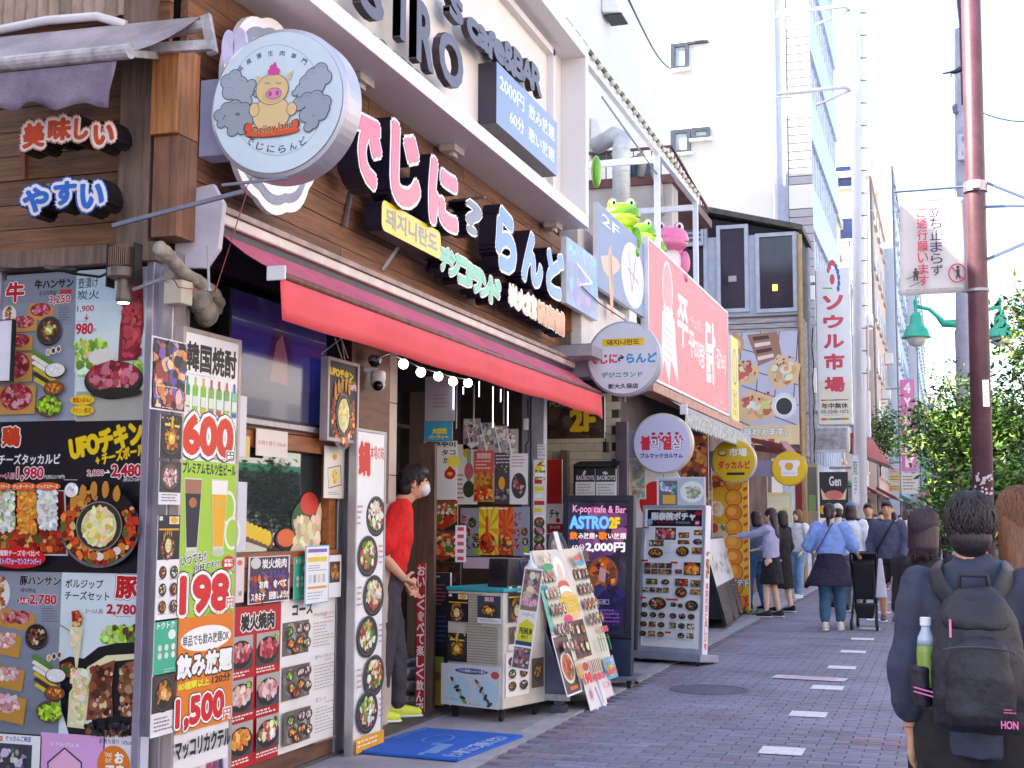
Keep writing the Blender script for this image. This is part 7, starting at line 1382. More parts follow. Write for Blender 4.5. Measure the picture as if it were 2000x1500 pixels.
# far row of buildings along the street
def win_grid(P_,par,a0,a1,z0_,fh_,nf,n,ww,wh,m_,fm=None,pr_=.0):
    for f in range(nf):
        for k in range(n):
            a=a0+(a1-a0)*(k+.5)/n-ww/2;z=z0_+f*fh_
            b=MB().pbox(P_,a,a+ww,z,z+wh,.002,.03);o=b.build('window',m_,par)
            if fm:b=MB().pbox(P_,a-.08,a+ww+.08,z-.12,z-.01,.002,.14);b.build('sill',fm,o)
YF=yend
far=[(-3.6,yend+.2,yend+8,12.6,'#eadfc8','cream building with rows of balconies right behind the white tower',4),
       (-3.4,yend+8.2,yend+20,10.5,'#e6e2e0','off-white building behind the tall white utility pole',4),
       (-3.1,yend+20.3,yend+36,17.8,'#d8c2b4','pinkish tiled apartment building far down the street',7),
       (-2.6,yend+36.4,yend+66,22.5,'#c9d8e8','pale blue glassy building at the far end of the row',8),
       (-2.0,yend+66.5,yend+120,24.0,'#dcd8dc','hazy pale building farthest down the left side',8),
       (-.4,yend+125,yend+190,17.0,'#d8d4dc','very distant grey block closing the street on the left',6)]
for i,(x,y0_,y1_,h_,c_,lab,nf)in enumerate(far):
    g_=thing('far_building',lab,'building',(x-4,(y0_+y1_)/2,0));m_=mat('far_wall_%d'%i,c_,.8,var=.08,scale=.7);b=MB().box((x-12,y0_,0),(x,y1_,h_));b.build('wall',m_,g_)
    P_=XP(x);n=max(3,int((y1_-y0_)/3));win_grid(P_,g_,y0_+.5,y1_-.5,3.6,2.55,nf,n,1.3,1.3,fdk if i%2 else fgl,m_)
    P_=YP(y0_);
    if h_>12:win_grid(P_,g_,x-5,x-.4,4.6,2.55,nf-1,3,.7,1.0,fdk,m_)
    b=MB().box((x-12.1,y0_-.1,h_),(x+.1,y1_+.1,h_+.3));b.build('parapet',m_,g_)
    # air conditioners and pipes
    for k in range(3):yy=y0_+(y1_-y0_)*(.2+.3*k);b=MB().box((x+.01,yy,5.4+k*2.4),(x+.45,yy+.8,6.0+k*2.4));b.build('air_conditioner',wt,g_,bevel=.02)
    b=MB().tube([(x+.08,y0_+.3,0),(x+.08,y0_+.3,h_-.2)],.06,8);b.build('downpipe',mat('grey_downpipe','#8c8c98',.5),g_)
    # ground floor canopy and shop front
    for k in range(int((y1_-y0_)/5)+1):
        yy=y0_+k*5;e=min(yy+4.6,y1_)
        if e-yy<1.5:continue
        c2=R.choice(['#b83c38','#e8e0d8','#d89cb4','#4c8c70','#c8a050','#7c3434','#e8d8c8']);b=MB().hexa([(x,yy,2.7),(x+.9,yy,2.45),(x+.9,e,2.45),(x,e,2.7),(x,yy,3.0),(x+.9,yy,2.5),(x+.9,e,2.5),(x,e,3.0)]);b.build('canopy',mat('canopy_'+c2[1:],c2,.7,var=.15),g_)
        b=MB().box((x+.002,yy+.2,.1),(x+.05,e-.2,2.4));b.build('shop_front',mat('front_'+'abcd'[k%4],['#8c6c5c','#a89c98','#5c4c4c','#b8a48c'][k%4],.5,var=.45,scale=2),g_)
# right-hand distance (behind the tree)
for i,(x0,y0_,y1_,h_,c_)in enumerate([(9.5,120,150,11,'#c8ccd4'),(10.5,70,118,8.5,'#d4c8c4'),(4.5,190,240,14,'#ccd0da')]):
    g_=thing('far_building',['grey block across the road behind the tree','low pinkish building across the road behind the tree','pale distant building closing the street'][i],'building',(x0+4,y0_,0));b=MB().box((x0,y0_,0),(x0+14,y1_,h_));b.build('wall',mat('rwall_%d'%i,c_,.8,var=.1),g_);win_grid(YP(y0_),g_,x0+.5,x0+12,3,2.8,3,5,1.6,1.4,fgl)
# ---------------------------------------------------------------- vertical signs
def vsign(lab,box,Y,bgc,draw,th=.22,rim=None,cat='sign'):
    P_=YP(Y);a0,a1,b0,b1=bpx(P_,*box);t_=thing('vertical_sign',lab,cat,P_.w((a0+a1)/2,b0,0));b=MB().pbox(P_,a0,a1,b0,b1,-th,0);bd=b.build('sign_box',rim or mat('pale_sign_rim','#dcdce8',.4,.2),t_,bevel=.03 if th>.1 else .0)
    e=.03;pr=Print(P_,a0+e,a1-e,b0+e,b1-e,.001);pr.fullbg(bgc);draw(pr);pr.build('print',PV,bd)
    b=MB().bar((a0-.5,Y+.1,b1-.3),(a0+.02,Y+.1,b1-.3),.06,.06);b.bar((a0-.5,Y+.1,b0+.3),(a0+.02,Y+.1,b0+.3),.06,.06);b.build('bracket',STEEL,t_);return t_
def swirl(p,x,y,s_):
    for k in range(10):a=-.6+k*.35;p.ell(x+s_*math.cos(a)*(1-k*.04),y-s_*.5*math.sin(a),s_*.22,s_*.1,'#d83048' if k>4 else '#2c4cb0',10)
    p.ell(x,y,s_*.35,s_*.16,'#c83050',12)
def d_seoul(p):
    p.rect(0,.72,1,1,'#efe8d8');swirl(p,.5,.06,.22);p.line(.2,.115,.5,.12,.03,'#58b048')
    for ch,y0_,y1_ in(('ソ',.17,.255),('ウ',.30,.375),('ル',.425,.505),('市',.55,.645),('場',.70,.79)):T(p,ch,.22,y0_,.80,y1_,'#d83050',.05)
    for k in range(6):p.rect(.08+k*.14,.842,.22+k*.14,.85,['#d83030','#e8a030','#50a850','#3878c0','#e85020','#68b840'][k]);p.rect(.08+k*.14,.962,.22+k*.14,.975,['#d83030','#e8a030','#50a850','#3878c0','#e85020','#68b840'][k])
    T(p,'年中無休',.10,.865,.90,.90,'#1c1a20',.03);T(p,'03-3208-1072',.08,.91,.92,.932,'#3c3a40',.01);p.lines(.15,.942,.85,.95,1,'#a09ca0')
vsign('tall white vertical market sign with red katakana and a phone number',(1591,527,1666,830),30,'#f2f1f6',d_seoul)
vsign('narrow white Korean vertical sign behind the tall market sign',(1668,763,1701,855),33,'#eceaf2',lambda p:(swirl(p,.5,.12,.2),T(p,'韓国',.35,.28,.65,.46,'#5c5860',.0),T(p,'사',.3,.5,.7,.62,'#2c2a30',.03),T(p,'랑',.3,.66,.7,.80,'#2c2a30',.03),p.rect(.1,.92,.8,.97,'#3c88c8')))
b=MB();P_=YP(29.6);a0,a1,b0,b1=bpx(P_,1585,833,1658,882);t=thing('sign_box','grey glazed box hanging below the tall market sign','box',P_.w(a0,b0));b.pbox(P_,a0,a1,b0,b1,-.3,0);b.build('case',mat('silver_case','#c8c8d0',.4,.4),t);b=MB().pbox(P_,a0+.05,a1-.05,b0+.05,b1-.05,.001,.01);b.build('glazing',mat('cloudy_glazing','#a4a0aa',.2,var=.3),t)
def d_pink2(p):
    for k,ch in enumerate('4YOUME'):T(p,ch,.26,.03+k*.165,.74,.135+k*.165,'#fbf0f8',.04)
t=vsign('pink vertical banner with white capital letters far down the street',(1757,742,1790,920),48,'#ee70b4',d_pink2,.06,mat('pink_rim','#e878b8',.5))
vsign('white and black vertical brush lettering beside the black grill poster',(1662,888,1680,985),31,'#f2f0f4',lambda p:(T(p,'龍',.1,.1,.9,.4,'#1c1a20',.0),T(p,'の',.2,.45,.8,.6,'#1c1a20',.0),T(p,'子',.2,.62,.8,.8,'#1c1a20',.0)),.03)
for k,(bx_,c_,lab)in enumerate([((1760,924,1794,964),'#f0e8e0','white small-print board under the pink banner'),((1736,928,1758,942),'#e8d078','upper small yellow sign at the far shops'),((1736,948,1758,960),'#e8b868','lower small orange sign at the far shops'),((1736,915,1757,926),'#e8b8a8','small salmon sign above the yellow ones'),((1800,880,1818,935),'#9cc8c0','blue green stacked sign far down the street'),((1803,922,1816,936),'#38b070','small bright green sign on the stacked sign'),((1808,958,1816,982),'#d82848','tiny red vertical sign above the far crowd'),((1832,938,1842,955),'#d83c9c','magenta small sign behind the tree'),((1822,965,1836,980),'#e8e4f0','tiny white round sign over the crowd'),((1795,962,1803,972),'#c82848','tiny red square sign over the crowd'),((1818,885,1868,896),'#f0d868','yellow shop band glimpsed through the tree leaves'),((1840,982,1856,992),'#d83070','small pink awning over the far crowd')]):
    P_=YP(50+k*1.5);a0,a1,b0,b1=bpx(P_,*bx_);t_,pr=board('small_sign',lab,'sign',P_,a0,a1,b0,b1,th=.05,bgc=c_);pr.lines(.1,.15,.9,.9,5 if a1-a0<b1-b0 else 2,'#6c5c6c' if k not in(6,9)else '#f8e8ec');pr.done()
# maroon awning
t=thing('maroon_awning','dark red sloping awning past the market sign','awning',(-2.6,34,3));P_=YP(33);Pq=YP(37);A_=P_.w(*P_.loc(1661,846));B_=P_.w(*P_.loc(1661,882));C_=Pq.w(*Pq.loc(1738,912));D_=Pq.w(*Pq.loc(1700,858))
mar=mat('maroon_canvas','#9c3038',.7,var=.2,scale=4);b=MB().grid([[A_.lerp(D_,i/6).lerp(B_.lerp(C_,i/6),j/3)for j in range(4)]for i in range(7)]);o=b.build('canopy',mar,t);o.modifiers.new('s','SOLIDIFY').thickness=.05
b=MB();E_=P_.w(*P_.loc(1650,888));b.tube([D_,D_.lerp(C_,.5)+V((-.1,0,-.15)),C_],.04,8);b.build('edge_roll',mat('pinkish_roll','#d8b0a8',.6),t);b=MB().bar(B_,C_,.06,.08);b.build('front_bar',mat('dark_bar','#3c2c30',.6),t)
# ---------------------------------------------------------------- poles
def pole(lab,x0,y0_,x1,y1_,Y,r0,r1,m_,name='utility_pole',cat='utility pole',ground=True):
    P_=YP(Y);p,q=P_.w(*P_.loc(x0,y0_)),P_.w(*P_.loc(x1,y1_));d=(p-q).normalized();base=q-d*((q.z)/d.z);top=p+d*1.5
    t_=thing(name,lab,cat,base);b=MB().tube([base,base.lerp(top,.5),top],[r1,(r0+r1)/2,r0],20);b.build('pole',m_,t_,smooth=True);return t_,base,top
wp=mat('white_pole','#e2e2ea',.6,var=.06,scale=2)
t,wb,wtp=pole('tall white concrete utility pole with ladder rail beside the tower',1673,0,1680,850,32,.14,.15,wp);b=MB()
P_=YP(31.7)
for x in(1683,1696):
    p,q=P_.w(*P_.loc(x-4,-30)),P_.w(*P_.loc(x,760));b=MB().tube([p,q],.02,8);b.build('rail',wp,t)
for k in range(17):y=25+k*44;b=MB().tube([P_.w(*P_.loc(1680+y*.003,y)),P_.w(*P_.loc(1693+y*.003,y))],.018,6);b.build('rung',STEEL,t)
for y in(12,170):b=MB();P1=YP(32.6);b.tube([P1.w(*P1.loc(1518,y+14)),P1.w(*P1.loc(1650,y)),P1.w(*P1.loc(1662,y+6))],.05,10);b.tube([P1.w(*P1.loc(1592,y+34),-.1),P1.w(*P1.loc(1662,y+4),-.1)],.035,8);b.tube([P1.w(*P1.loc(1514,y+20)),P1.w(*P1.loc(1545,y+20))],.03,8);b.build('cross_arm',wp,t,smooth=True)
brn=mat('maroon_brown_paint','#643e48',.45,.1,var=.18,scale=6,grain=40)
t,bb,bt=pole('tall maroon brown steel pole standing behind the backpacker',1896,0,1920,970,9.4,.064,.07,brn,'steel_pole','pole');bp=t
def onp(z):u_=(z-bb.z)/(bt.z-bb.z);return bb.lerp(bt,u_)
zc_=YP(9.4).loc(1905,366)[1];b=MB().lathe(onp(zc_)-V((0,0,.035)),[(.078,0),(.08,.0),(.08,.07),(.078,.07)],20);b.box(onp(zc_)+V((-.02,-.11,-.03)),onp(zc_)+V((.03,-.075,.03)));b.build('clamp',ALU,bp)
PB_=YP(9.4);b=MB().tube([PB_.w(*PB_.loc(1747,375)),onp(zc_)+V((0,0,.01))],.009,8);b.build('banner_arm',mat('grey_blue_bar','#6c7898',.5,.3),bp)
zb2_=PB_.loc(1905,568)[1];b=MB().tube([onp(zb2_)+V((-.1,0,0)),onp(zb2_)],.008,8);b.lathe(onp(zb2_)-V((0,0,.01)),[(.077,0),(.077,.02)],20);b.build('lower_clip',STEEL,bp)
b=MB().bar(onp(zc_)+V((.03,0,.05)),PB_.w(*PB_.loc(2060,410)),.02,.015);b.bar(onp(zc_)+V((.03,0,-.14)),PB_.w(*PB_.loc(2060,400)),.02,.015);b.bar(onp(PB_.loc(1905,515)[1]),PB_.w(*PB_.loc(2060,450)),.025,.02);b.build('side_strut',mat('grey_blue_bar','#6c7898',.5,.3),bp)
b=MB();q=PB_.loc(1925,770);b.pbox(PB_,q[0]-.02,q[0]+.02,q[1]-.09,q[1]+.09,.072,.078);tg=b.build('sticker',WHITE,bp);pr=Print(PB_,q[0]-.02,q[0]+.02,q[1]-.09,q[1]+.09,.0785);pr.fullbg('#dcdce0');T(pr,'02',.2,.6,.8,.75,'#3c3c40',.02);pr.rect(.2,.1,.8,.4,'#b8d8c0');pr.build('print',PM,tg)
b=MB()
for k in range(30):a=-1.57+R.uniform(-.9,.9);z=PB_.loc(1915,R.uniform(925,965))[1];c=onp(z);s_=R.uniform(.004,.012);p=c+V((math.cos(a),math.sin(a),0))*.0755;tx=V((-math.sin(a),math.cos(a),0));b.poly([p-tx*s_-V((0,0,s_)),p+tx*s_-V((0,0,s_*.6)),p+tx*s_*.7+V((0,0,s_)),p-tx*s_+V((0,0,s_*.8))])
b.build('peeled_paint',mat('paint_chip','#c8bcc0',.7),bp)
# banner
a0,a1,b0,b1=bpx(PB_,1757,392,1889,570,.0);t=thing('pavement_banner','white cloth banner asking walkers not to stop, hung on the brown pole','banner',PB_.w((a0+a1)/2,b0));n=14
cb=mat('white_cloth','#e6dede',.85,var=.06,scale=3);wav=lambda u_,v_:.012*math.sin(u_*5+v_*2)+.01*(1-v_)*math.sin(u_*9)
b=MB().grid([[PB_.w(a0+(a1-a0)*i/n+.015*(1-j/n)*(1-i/n)*-1,b0+(b1-b0)*j/n,-.02-abs(wav(i/n,j/n)))for j in range(n+1)]for i in range(n+1)]);o=b.build('cloth',cb,t,smooth=True);o.modifiers.new('s','SOLIDIFY').thickness=.002
pr=Print(PB_,a0,a1,b0,b1,.002)
pr.vtext('立ち止まらず',.46,.08,.64,.82,'#3c3458',.01);pr.vtext('ご通行願います',.26,.08,.42,.92,'#d8365c',.015);pr.lines(.06,.95,.94,.975,1,'#a49ca4')
for k in range(24):a,a2=k*.2618,(k+1)*.2618;pr.k=3;pr.line(.86+.13*math.cos(a),.80+.095*math.sin(a),.86+.13*math.cos(a2),.80+.095*math.sin(a2),.009,'#d83a58')
pr.k=6;pr.line(.77,.73,.95,.87,.009,'#d83a58');pr.ell(.87,.74,.025,.018,'#2c2438',12);pr.pg([(.84,.76),(.90,.76),(.89,.81),(.91,.87),(.87,.83),(.83,.88),(.85,.81)],'#2c2438')
pr.ell(.22,.74,.022,.016,'#4c3c40',12);pr.pg([(.18,.76),(.26,.75),(.26,.80),(.25,.86),(.23,.86),(.22,.81),(.2,.86),(.18,.86),(.19,.8)],'#4c3c40');pr.line(.08,.84,.36,.76,.005,'#4c3c40');pr.line(.12,.92,.34,.86,.005,'#4c3c40');pr.build('print',PM,o)
b=MB().tube([PB_.w(a0+.02,b1-.01,-.01),PB_.w(*PB_.loc(1750,376))],.003,6);b.tube([PB_.w(a1-.05,b1-.01,-.01),PB_.w(*PB_.loc(1868,374))],.003,6);b.build('tie',WHITE,t)
# grey concrete pole, crow, wires
cg=mat('grey_concrete_pole','#a4a4b8',.7,var=.15,scale=4);t,gb_,gt=pole('grey concrete utility pole partly hidden by the brown pole',1881,205,1886,930,26,.15,.17,cg)
P_=YP(25.7);b=MB();a0,a1,b0,b1=bpx(P_,1870,262,1900,310,.0);b.pbox(P_,a0,a1,b0,b1,-.1,.0);o=b.build('plate',mat('grey_plate','#c0c2d4',.5),t,bevel=.01);pr=Print(P_,a0,a1,b0,b1,.003);pr.ell(.45,.22,.2,.14,'#5c5c70',14);pr.ell(.45,.22,.16,.11,'#c8cad8',14);T(pr,'K',.36,.14,.54,.30,'#4c4c60',.03);T(pr,'13',.3,.68,.6,.84,'#6c6c80',.02);pr.build('print',PM,o)
b=MB().lathe(P_.w(*P_.loc(1867,212),-.25),[(.06,0),(.07,.12),(.04,.16)],12);b.tube([P_.w(*P_.loc(1862,214),-.2),P_.w(*P_.loc(1900,208),-.2)],.03,8);b.build('insulator',mat('slate_part','#6c708c',.4),t)
b=MB().tube([P_.w(*P_.loc(x,y),0)for x,y in[(1874,-20),(1876,60),(1878,130),(1880,205)]],.025,8);b.tube([P_.w(*P_.loc(1872,-20)),P_.w(*P_.loc(1879,42))],.06,8);b.build('riser_cable',mat('dark_blue_cable','#34304c',.5),t)
P_=YP(24.5);c=P_.w(*P_.loc(1870,140));ct=thing('crow','dark bird perched by the cable near the top of the brown pole','bird',c);bk=mat('crow_feather','#2c3040',.5)
b=MB().tube([c+V((-.16,0,-.0)),c+V((-.05,0,.0)),c+V((.07,0,.05)),c+V((.17,0,.10)),c+V((.22,0,.13))],[.015,.05,.07,.05,.02],12,.8);b.build('body',bk,ct,smooth=True);b=MB().tube([c+V((-.14,0,0)),c+V((-.26,0,-.01))],[.02,.012],6);b.build('tail',bk,ct);b=MB().tube([c+V((-.1,0,-.03)),c+V((-.12,0,-.1))],.01,5);b.build('leg',bk,ct)
for i,(x0,y0_,Y0_,x1,y1_,Y1_)in enumerate([(1893,210,25,2080,230,20),(1228,0,12,1312,135,26),(1700,410,60,1890,395,27)]):
    p,q=YP(Y0_).w(*YP(Y0_).loc(x0,y0_)),YP(Y1_).w(*YP(Y1_).loc(x1,y1_));b=MB().tube([p.lerp(q,k/8)-V((0,0,.15*math.sin(math.pi*k/8)))for k in range(9)],.012,6)
    tag(b.build('overhead_wire',mat('wire_grey','#5c6480',.6),smooth=True),['black wire running right from the grey pole top','thin wire slanting across the plain white wall','thin far wire crossing behind the cloth banner'][i],'wire')
# street lamps
lt=mat('teal_lamp_paint','#2fb89c',.4,.1,var=.08);gl_=mat('frosted_globe','#d8d8d4',.3,var=.05)
PL=YP(28);cp_=PL.loc(1873,700);base=V((cp_[0],28,0));t=thing('street_lamp','teal twin street lamp with curved arms behind the brown pole','street lamp',base)
b=MB().tube([base,V((cp_[0],28,PL.loc(1873,645)[1]))],.07,14);b.build('post',lt,t);
for xs,sg in((1790,-1),(1955,1)):
    q=lambda x,y:PL.w(*PL.loc(x,y));cx2=xs
    b=MB().tube([q(1873+sg*6,632),q(1873+sg*30,632),q(1873+sg*42,618),q(1873+sg*58,604),q(cx2,598)],[.09,.08,.045,.04,.04],10);b.build('arm',lt,t,smooth=True)
    c=q(cx2,640);s_=28/2550
    b=MB().lathe(q(cx2,660),[(27*s_,0),(25*s_,3*s_),(21*s_,16*s_),(12*s_,26*s_),(11*s_,40*s_),(7*s_,47*s_),(3.5*s_,50*s_),(3.5*s_,66*s_),(5*s_,68*s_),(2*s_,76*s_)],28);b.build('shade',lt,t,smooth=True)
    b=MB().sphere(q(cx2,661),18*s_,18*s_,16*s_,20,12);b.build('globe',gl_,t,smooth=True);b=MB().tube([q(cx2,676),q(cx2,686)],.015,6);b.build('finial',lt,t)
# ---------------------------------------------------------------- trees
lf=[mat('leaf_green','#587f2a',.6,var=.3,scale=3,rnd=0),mat('leaf_dark','#2e561e',.6,var=.3,scale=3),mat('leaf_light','#7ea03a',.6,var=.3,scale=3)]
for m_ in lf:
    _b=m_.node_tree.nodes['Principled BSDF'];_b.inputs['Subsurface Weight'].default_value=0;_b.inputs['Transmission Weight'].default_value=.0
bark=mat('tree_bark','#6c5650',.9,var=.35,scale=8,stretch=(6,6,1),bump=.6,bscale=20)
def tree(lab,Y,trunk_px,clumps,n,ls,seed,name='street_tree'):
    rr=random.Random(seed);P_=YP(Y);a=P_.loc(*trunk_px);t_=thing(name,lab,'tree',V((a[0],Y,0)));base=V((a[0],Y,0));fork=V((a[0],Y,max(1.7,a[1])));sp=Y/2550
    if name=='shrub':base=V((a[0],Y,0));fork=V((a[0],Y,.5 if Y<30 else 3.4))
    b=MB().tube([base if Y<30 else fork-V((0,0,.5)),base.lerp(fork,.5)+V((.02,0,0))if Y<30 else fork-V((0,0,.2)),fork],[.11,.085,.07]if name!='shrub' else[.03,.025,.02],10);b.build('trunk',bark,t_,smooth=True)
    cs=[]
    for(x,y,rx,ry,dy)in clumps:
        c=P_.w(*P_.loc(x,y),-dy);cs.append((c,rx*sp,ry*sp));mid=fork.lerp(c,.55)+V((rr.uniform(-.15,.15),rr.uniform(-.1,.1),.15));b=MB().tube([fork-V((0,0,.2)),mid,c,c+(c-mid)*.5],[.04,.028,.016,.006],6);b.build('limb',bark,t_,smooth=True)
    tot=sum(c[1]*c[2]for c in cs);leaves=MB()
    for c,rx,rz in cs:
        m_=int(n*rx*rz/tot)
        for k in range(m_//7):
            d=V((rr.gauss(0,1),rr.gauss(0,1),rr.gauss(0,1))).normalized();q=rr.random()**.45;tw=c+V((d.x*rx,d.y*rx*.9,d.z*rz))*q;dr=(d+V((0,0,rr.uniform(-.5,.3)))).normalized();mi=rr.choice([0,0,1,1,2])
            for s_ in range(7):
                p=tw+dr*(s_*ls*.55)+V((rr.uniform(-1,1),rr.uniform(-1,1),rr.uniform(-1,1)))*ls*.7;ax=V((rr.gauss(0,1),rr.gauss(0,1),rr.gauss(0,.6))).normalized();sd_=ax.cross(V((rr.gauss(0,.5),rr.gauss(0,.5),1))).normalized();L__=ls*rr.uniform(.7,1.3);W_=L__*.42
                leaves.use(lf[mi]);leaves.poly([p,p+ax*L__*.5+sd_*W_*.5-V((0,0,L__*.08)),p+ax*L__,p+ax*L__*.5-sd_*W_*.5-V((0,0,L__*.08))])
    leaves.build('crown',None,t_);return t_
tree('leafy green street tree behind the brown pole',17,(1893,930),[(1812,838,30,20,0),(1850,812,34,22,.3),(1905,838,44,40,.2),(1852,872,36,26,-.2),(1780,864,20,10,.2),(1880,930,38,36,.3),(1950,880,46,44,0),(1975,940,46,38,.3),(1856,752,18,16,.1),(1925,795,34,26,.2),(1960,820,32,30,0),(1990,860,30,46,.1),(1802,800,14,8,.1)],11500,.085,3)
tree('nearer leafy branch of a tree at the right frame edge',12,(2110,900),[(2000,640,24,45,0),(1995,690,20,30,.2),(2010,600,24,25,.1),(2005,760,26,40,.2)],1500,.07,5)
tree('shrubby green planting at the foot of the street trees',14,(1960,1000),[(1880,990,50,40,.3),(1950,985,60,45,0),(2000,960,50,50,.2),(1855,1020,30,26,0)],4500,.09,9,'shrub')
tree('dark green bush growing above the maroon awning',46,(1718,860),[(1718,835,16,26,0),(1726,862,16,20,0)],1400,.16,11,'shrub')
tree('green tree far behind along the kerb',40,(1868,960),[(1850,930,22,26,0),(1870,900,26,24,0),(1842,965,18,18,0)],2600,.14,12)
# ================================================================ PEOPLE
skin=mat('skin','#e0a684',.55,var=.05,scale=8);skin2=mat('fair_skin','#ecc4a8',.55,var=.05,scale=8)
hairm=mat('black_hair','#2a2126',.45,var=.3,scale=6,stretch=(30,30,3),bump=.3,bscale=6);hairb=mat('brown_hair','#7c4c30',.45,var=.3,scale=6,stretch=(30,30,3),bump=.3,bscale=6);hairp=mat('dark_brown_hair','#3c2630',.45,var=.3,scale=6,stretch=(30,30,3),bump=.3,bscale=6)
def cloth(nm,c,**k):return mat(nm,c,.85,var=.12,scale=9,bump=.35,bscale=14,**k)
class Fig:
    def __init__(s,name,label,base,yaw,H,group=None,vox=.011,lean=0.0):
        s.k=H/1.7;s.yaw=yaw;s.base=V(base);s.vox=vox;s.lean=lean
        s.t=thing(name,label,'person',base,group);s.parts={}
    def W(s,p):
        x,y,z=p;y=y+s.lean*max(0,z-.85)
        c,d=math.cos(s.yaw),math.sin(s.yaw);x,y,z=x*s.k,y*s.k,z*s.k
        return s.base+V((x*c-y*d,x*d+y*c,z))
    def mb(s,g):return s.parts.setdefault(g,MB())
    def cap(s,g,pts,rs,flat=1.0,n=12):
        pts=[s.W(p)for p in pts];rs=[r*s.k for r in(rs if isinstance(rs,(list,tuple))else[rs]*len(pts))]
        d0=(pts[0]-pts[1]).normalized();d1=(pts[-1]-pts[-2]).normalized()
        P_=[pts[0]+d0*rs[0]*.85,pts[0]+d0*rs[0]*.55]+pts+[pts[-1]+d1*rs[-1]*.55,pts[-1]+d1*rs[-1]*.85];Rr=[rs[0]*.3,rs[0]*.8]+rs+[rs[-1]*.8,rs[-1]*.3]
        s.mb(g).tube(P_,Rr,n,flat)
    def tor(s,g,secs,n=20):  # (z, rx, ry, cx, cy)
        m=s.mb(g);ks=[];ax=V((math.cos(s.yaw),math.sin(s.yaw),0));ay=V((-math.sin(s.yaw),math.cos(s.yaw),0))
        for q in secs:
            z,rx,ry=q[:3];cx_,cy_=(q[3:]+(0,0))[:2]if len(q)>3 else(0,0);ks.append(m.ring(s.W((cx_,cy_,z)),ax,ay,rx*s.k,n,ry*s.k))
        m.loft(ks,n)
    def ball(s,g,p,rx,ry,rz,n=14,k=9):
        m=s.mb(g);ax=V((math.cos(s.yaw),math.sin(s.yaw),0));ay=V((-math.sin(s.yaw),math.cos(s.yaw),0));c=s.W(p);ks=[]
        for j in range(k+1):th_=math.pi*j/k-math.pi/2;q=max(math.cos(th_),.02);ks.append(m.ring(c+V((0,0,rz*s.k*math.sin(th_))),ax,ay,rx*s.k*q,n,ry*s.k*q))
        m.loft(ks,n)
    def hand(s,g,w_,d,sd,up,curl=.5,k=1.0):
        """palm and five fingers; w_ wrist, d direction of the hand, sd towards the thumb, up palm normal (all local)"""
        w_,d,sd,up=V(w_),V(d).normalized(),V(sd).normalized(),V(up).normalized()
        s.cap(g,[w_,w_+d*.03*k+sd*.0,w_+d*.085*k],[.024*k,.031*k,.034*k],.55)
        for i,(o,L_)in enumerate(((.030,.068),(.011,.077),(-.009,.071),(-.028,.056))):
            a=w_+d*.080*k+sd*o*k;b_=a+d*L_*.5*k+up*L_*.12*curl*k;e=b_+(d*(1-curl*.6)+up*curl).normalized()*L_*.32*k;f_=e+(d*(1-curl)+up*(curl*1.2+.05)).normalized()*L_*.24*k
            s.cap(g,[a,b_,e,f_],[.0095*k,.009*k,.008*k,.007*k],1,8)
        a=w_+d*.025*k+sd*.024*k;s.cap(g,[a,a+(d*.6+sd*.8).normalized()*.035*k,a+(d*.8+sd*.55+up*.3).normalized()*.065*k],[.013*k,.011*k,.0085*k],1,8)
    def head(s,hm,sk='body',hz=1.585,fy=.0,hair='short',cap=None):
        s.ball(sk,(0,fy,hz),.074,.092,.108);s.ball(sk,(0,fy+.028,hz-.055),.052,.062,.055);s.cap(sk,[(0,fy-.012,hz-.08),(0,-.012,1.40)],[.052,.058])
        s.cap(sk,[(0,fy+.088,hz+.01),(0,fy+.104,hz-.022)],[.010,.014],1,8)
        for sg in(-1,1):s.ball(sk,(sg*.076,fy-.005,hz-.008),.012,.02,.03,8,6)
        for sg in(-1,1):s.ball('eye',(sg*.030,fy+.083,hz+.012),.012,.008,.006,8,5);s.ball('eyebrow',(sg*.031,fy+.086,hz+.034),.016,.006,.0035,8,5)
        s.ball('mouth',(0,fy+.085,hz-.058),.02,.006,.005,8,5)
        if hair=='short':s.ball('hair',(0,fy-.015,hz+.028),.084,.099,.098);s.ball('hair',(0,fy-.045,hz-.03),.074,.066,.075);s.ball('hair',(0,fy+.03,hz+.07),.068,.06,.045)
        elif hair=='long':
            s.ball('hair',(0,fy-.012,hz+.025),.088,.102,.102);s.tor('hair',[(hz-.36,.05,.025,0,-.10),(hz-.3,.075,.035,0,-.10),(hz-.15,.085,.05,0,fy-.07),(hz+.0,.09,.075,0,fy-.03),(hz+.06,.07,.07,0,fy-.02)])
        elif hair=='bob':s.ball('hair',(0,fy-.015,hz+.022),.092,.104,.105);s.tor('hair',[(hz-.16,.075,.06,0,fy-.035),(hz-.12,.095,.085,0,fy-.03),(hz,.097,.09,0,fy-.02),(hz+.05,.08,.08,0,fy-.02)])
        elif hair=='pony':s.ball('hair',(0,fy-.015,hz+.028),.084,.099,.098);s.ball('hair',(0,fy-.045,hz-.03),.072,.064,.075);s.cap('hair',[(0,fy-.11,hz+.03),(0,fy-.15,hz-.05),(0,fy-.13,hz-.2)],[.03,.035,.012])
        if cap:s.ball('cap',(0,fy-.005,hz+.045),.09,.106,.092);s.ball('cap',(0,fy+.1,hz+.05),.06,.06,.012)
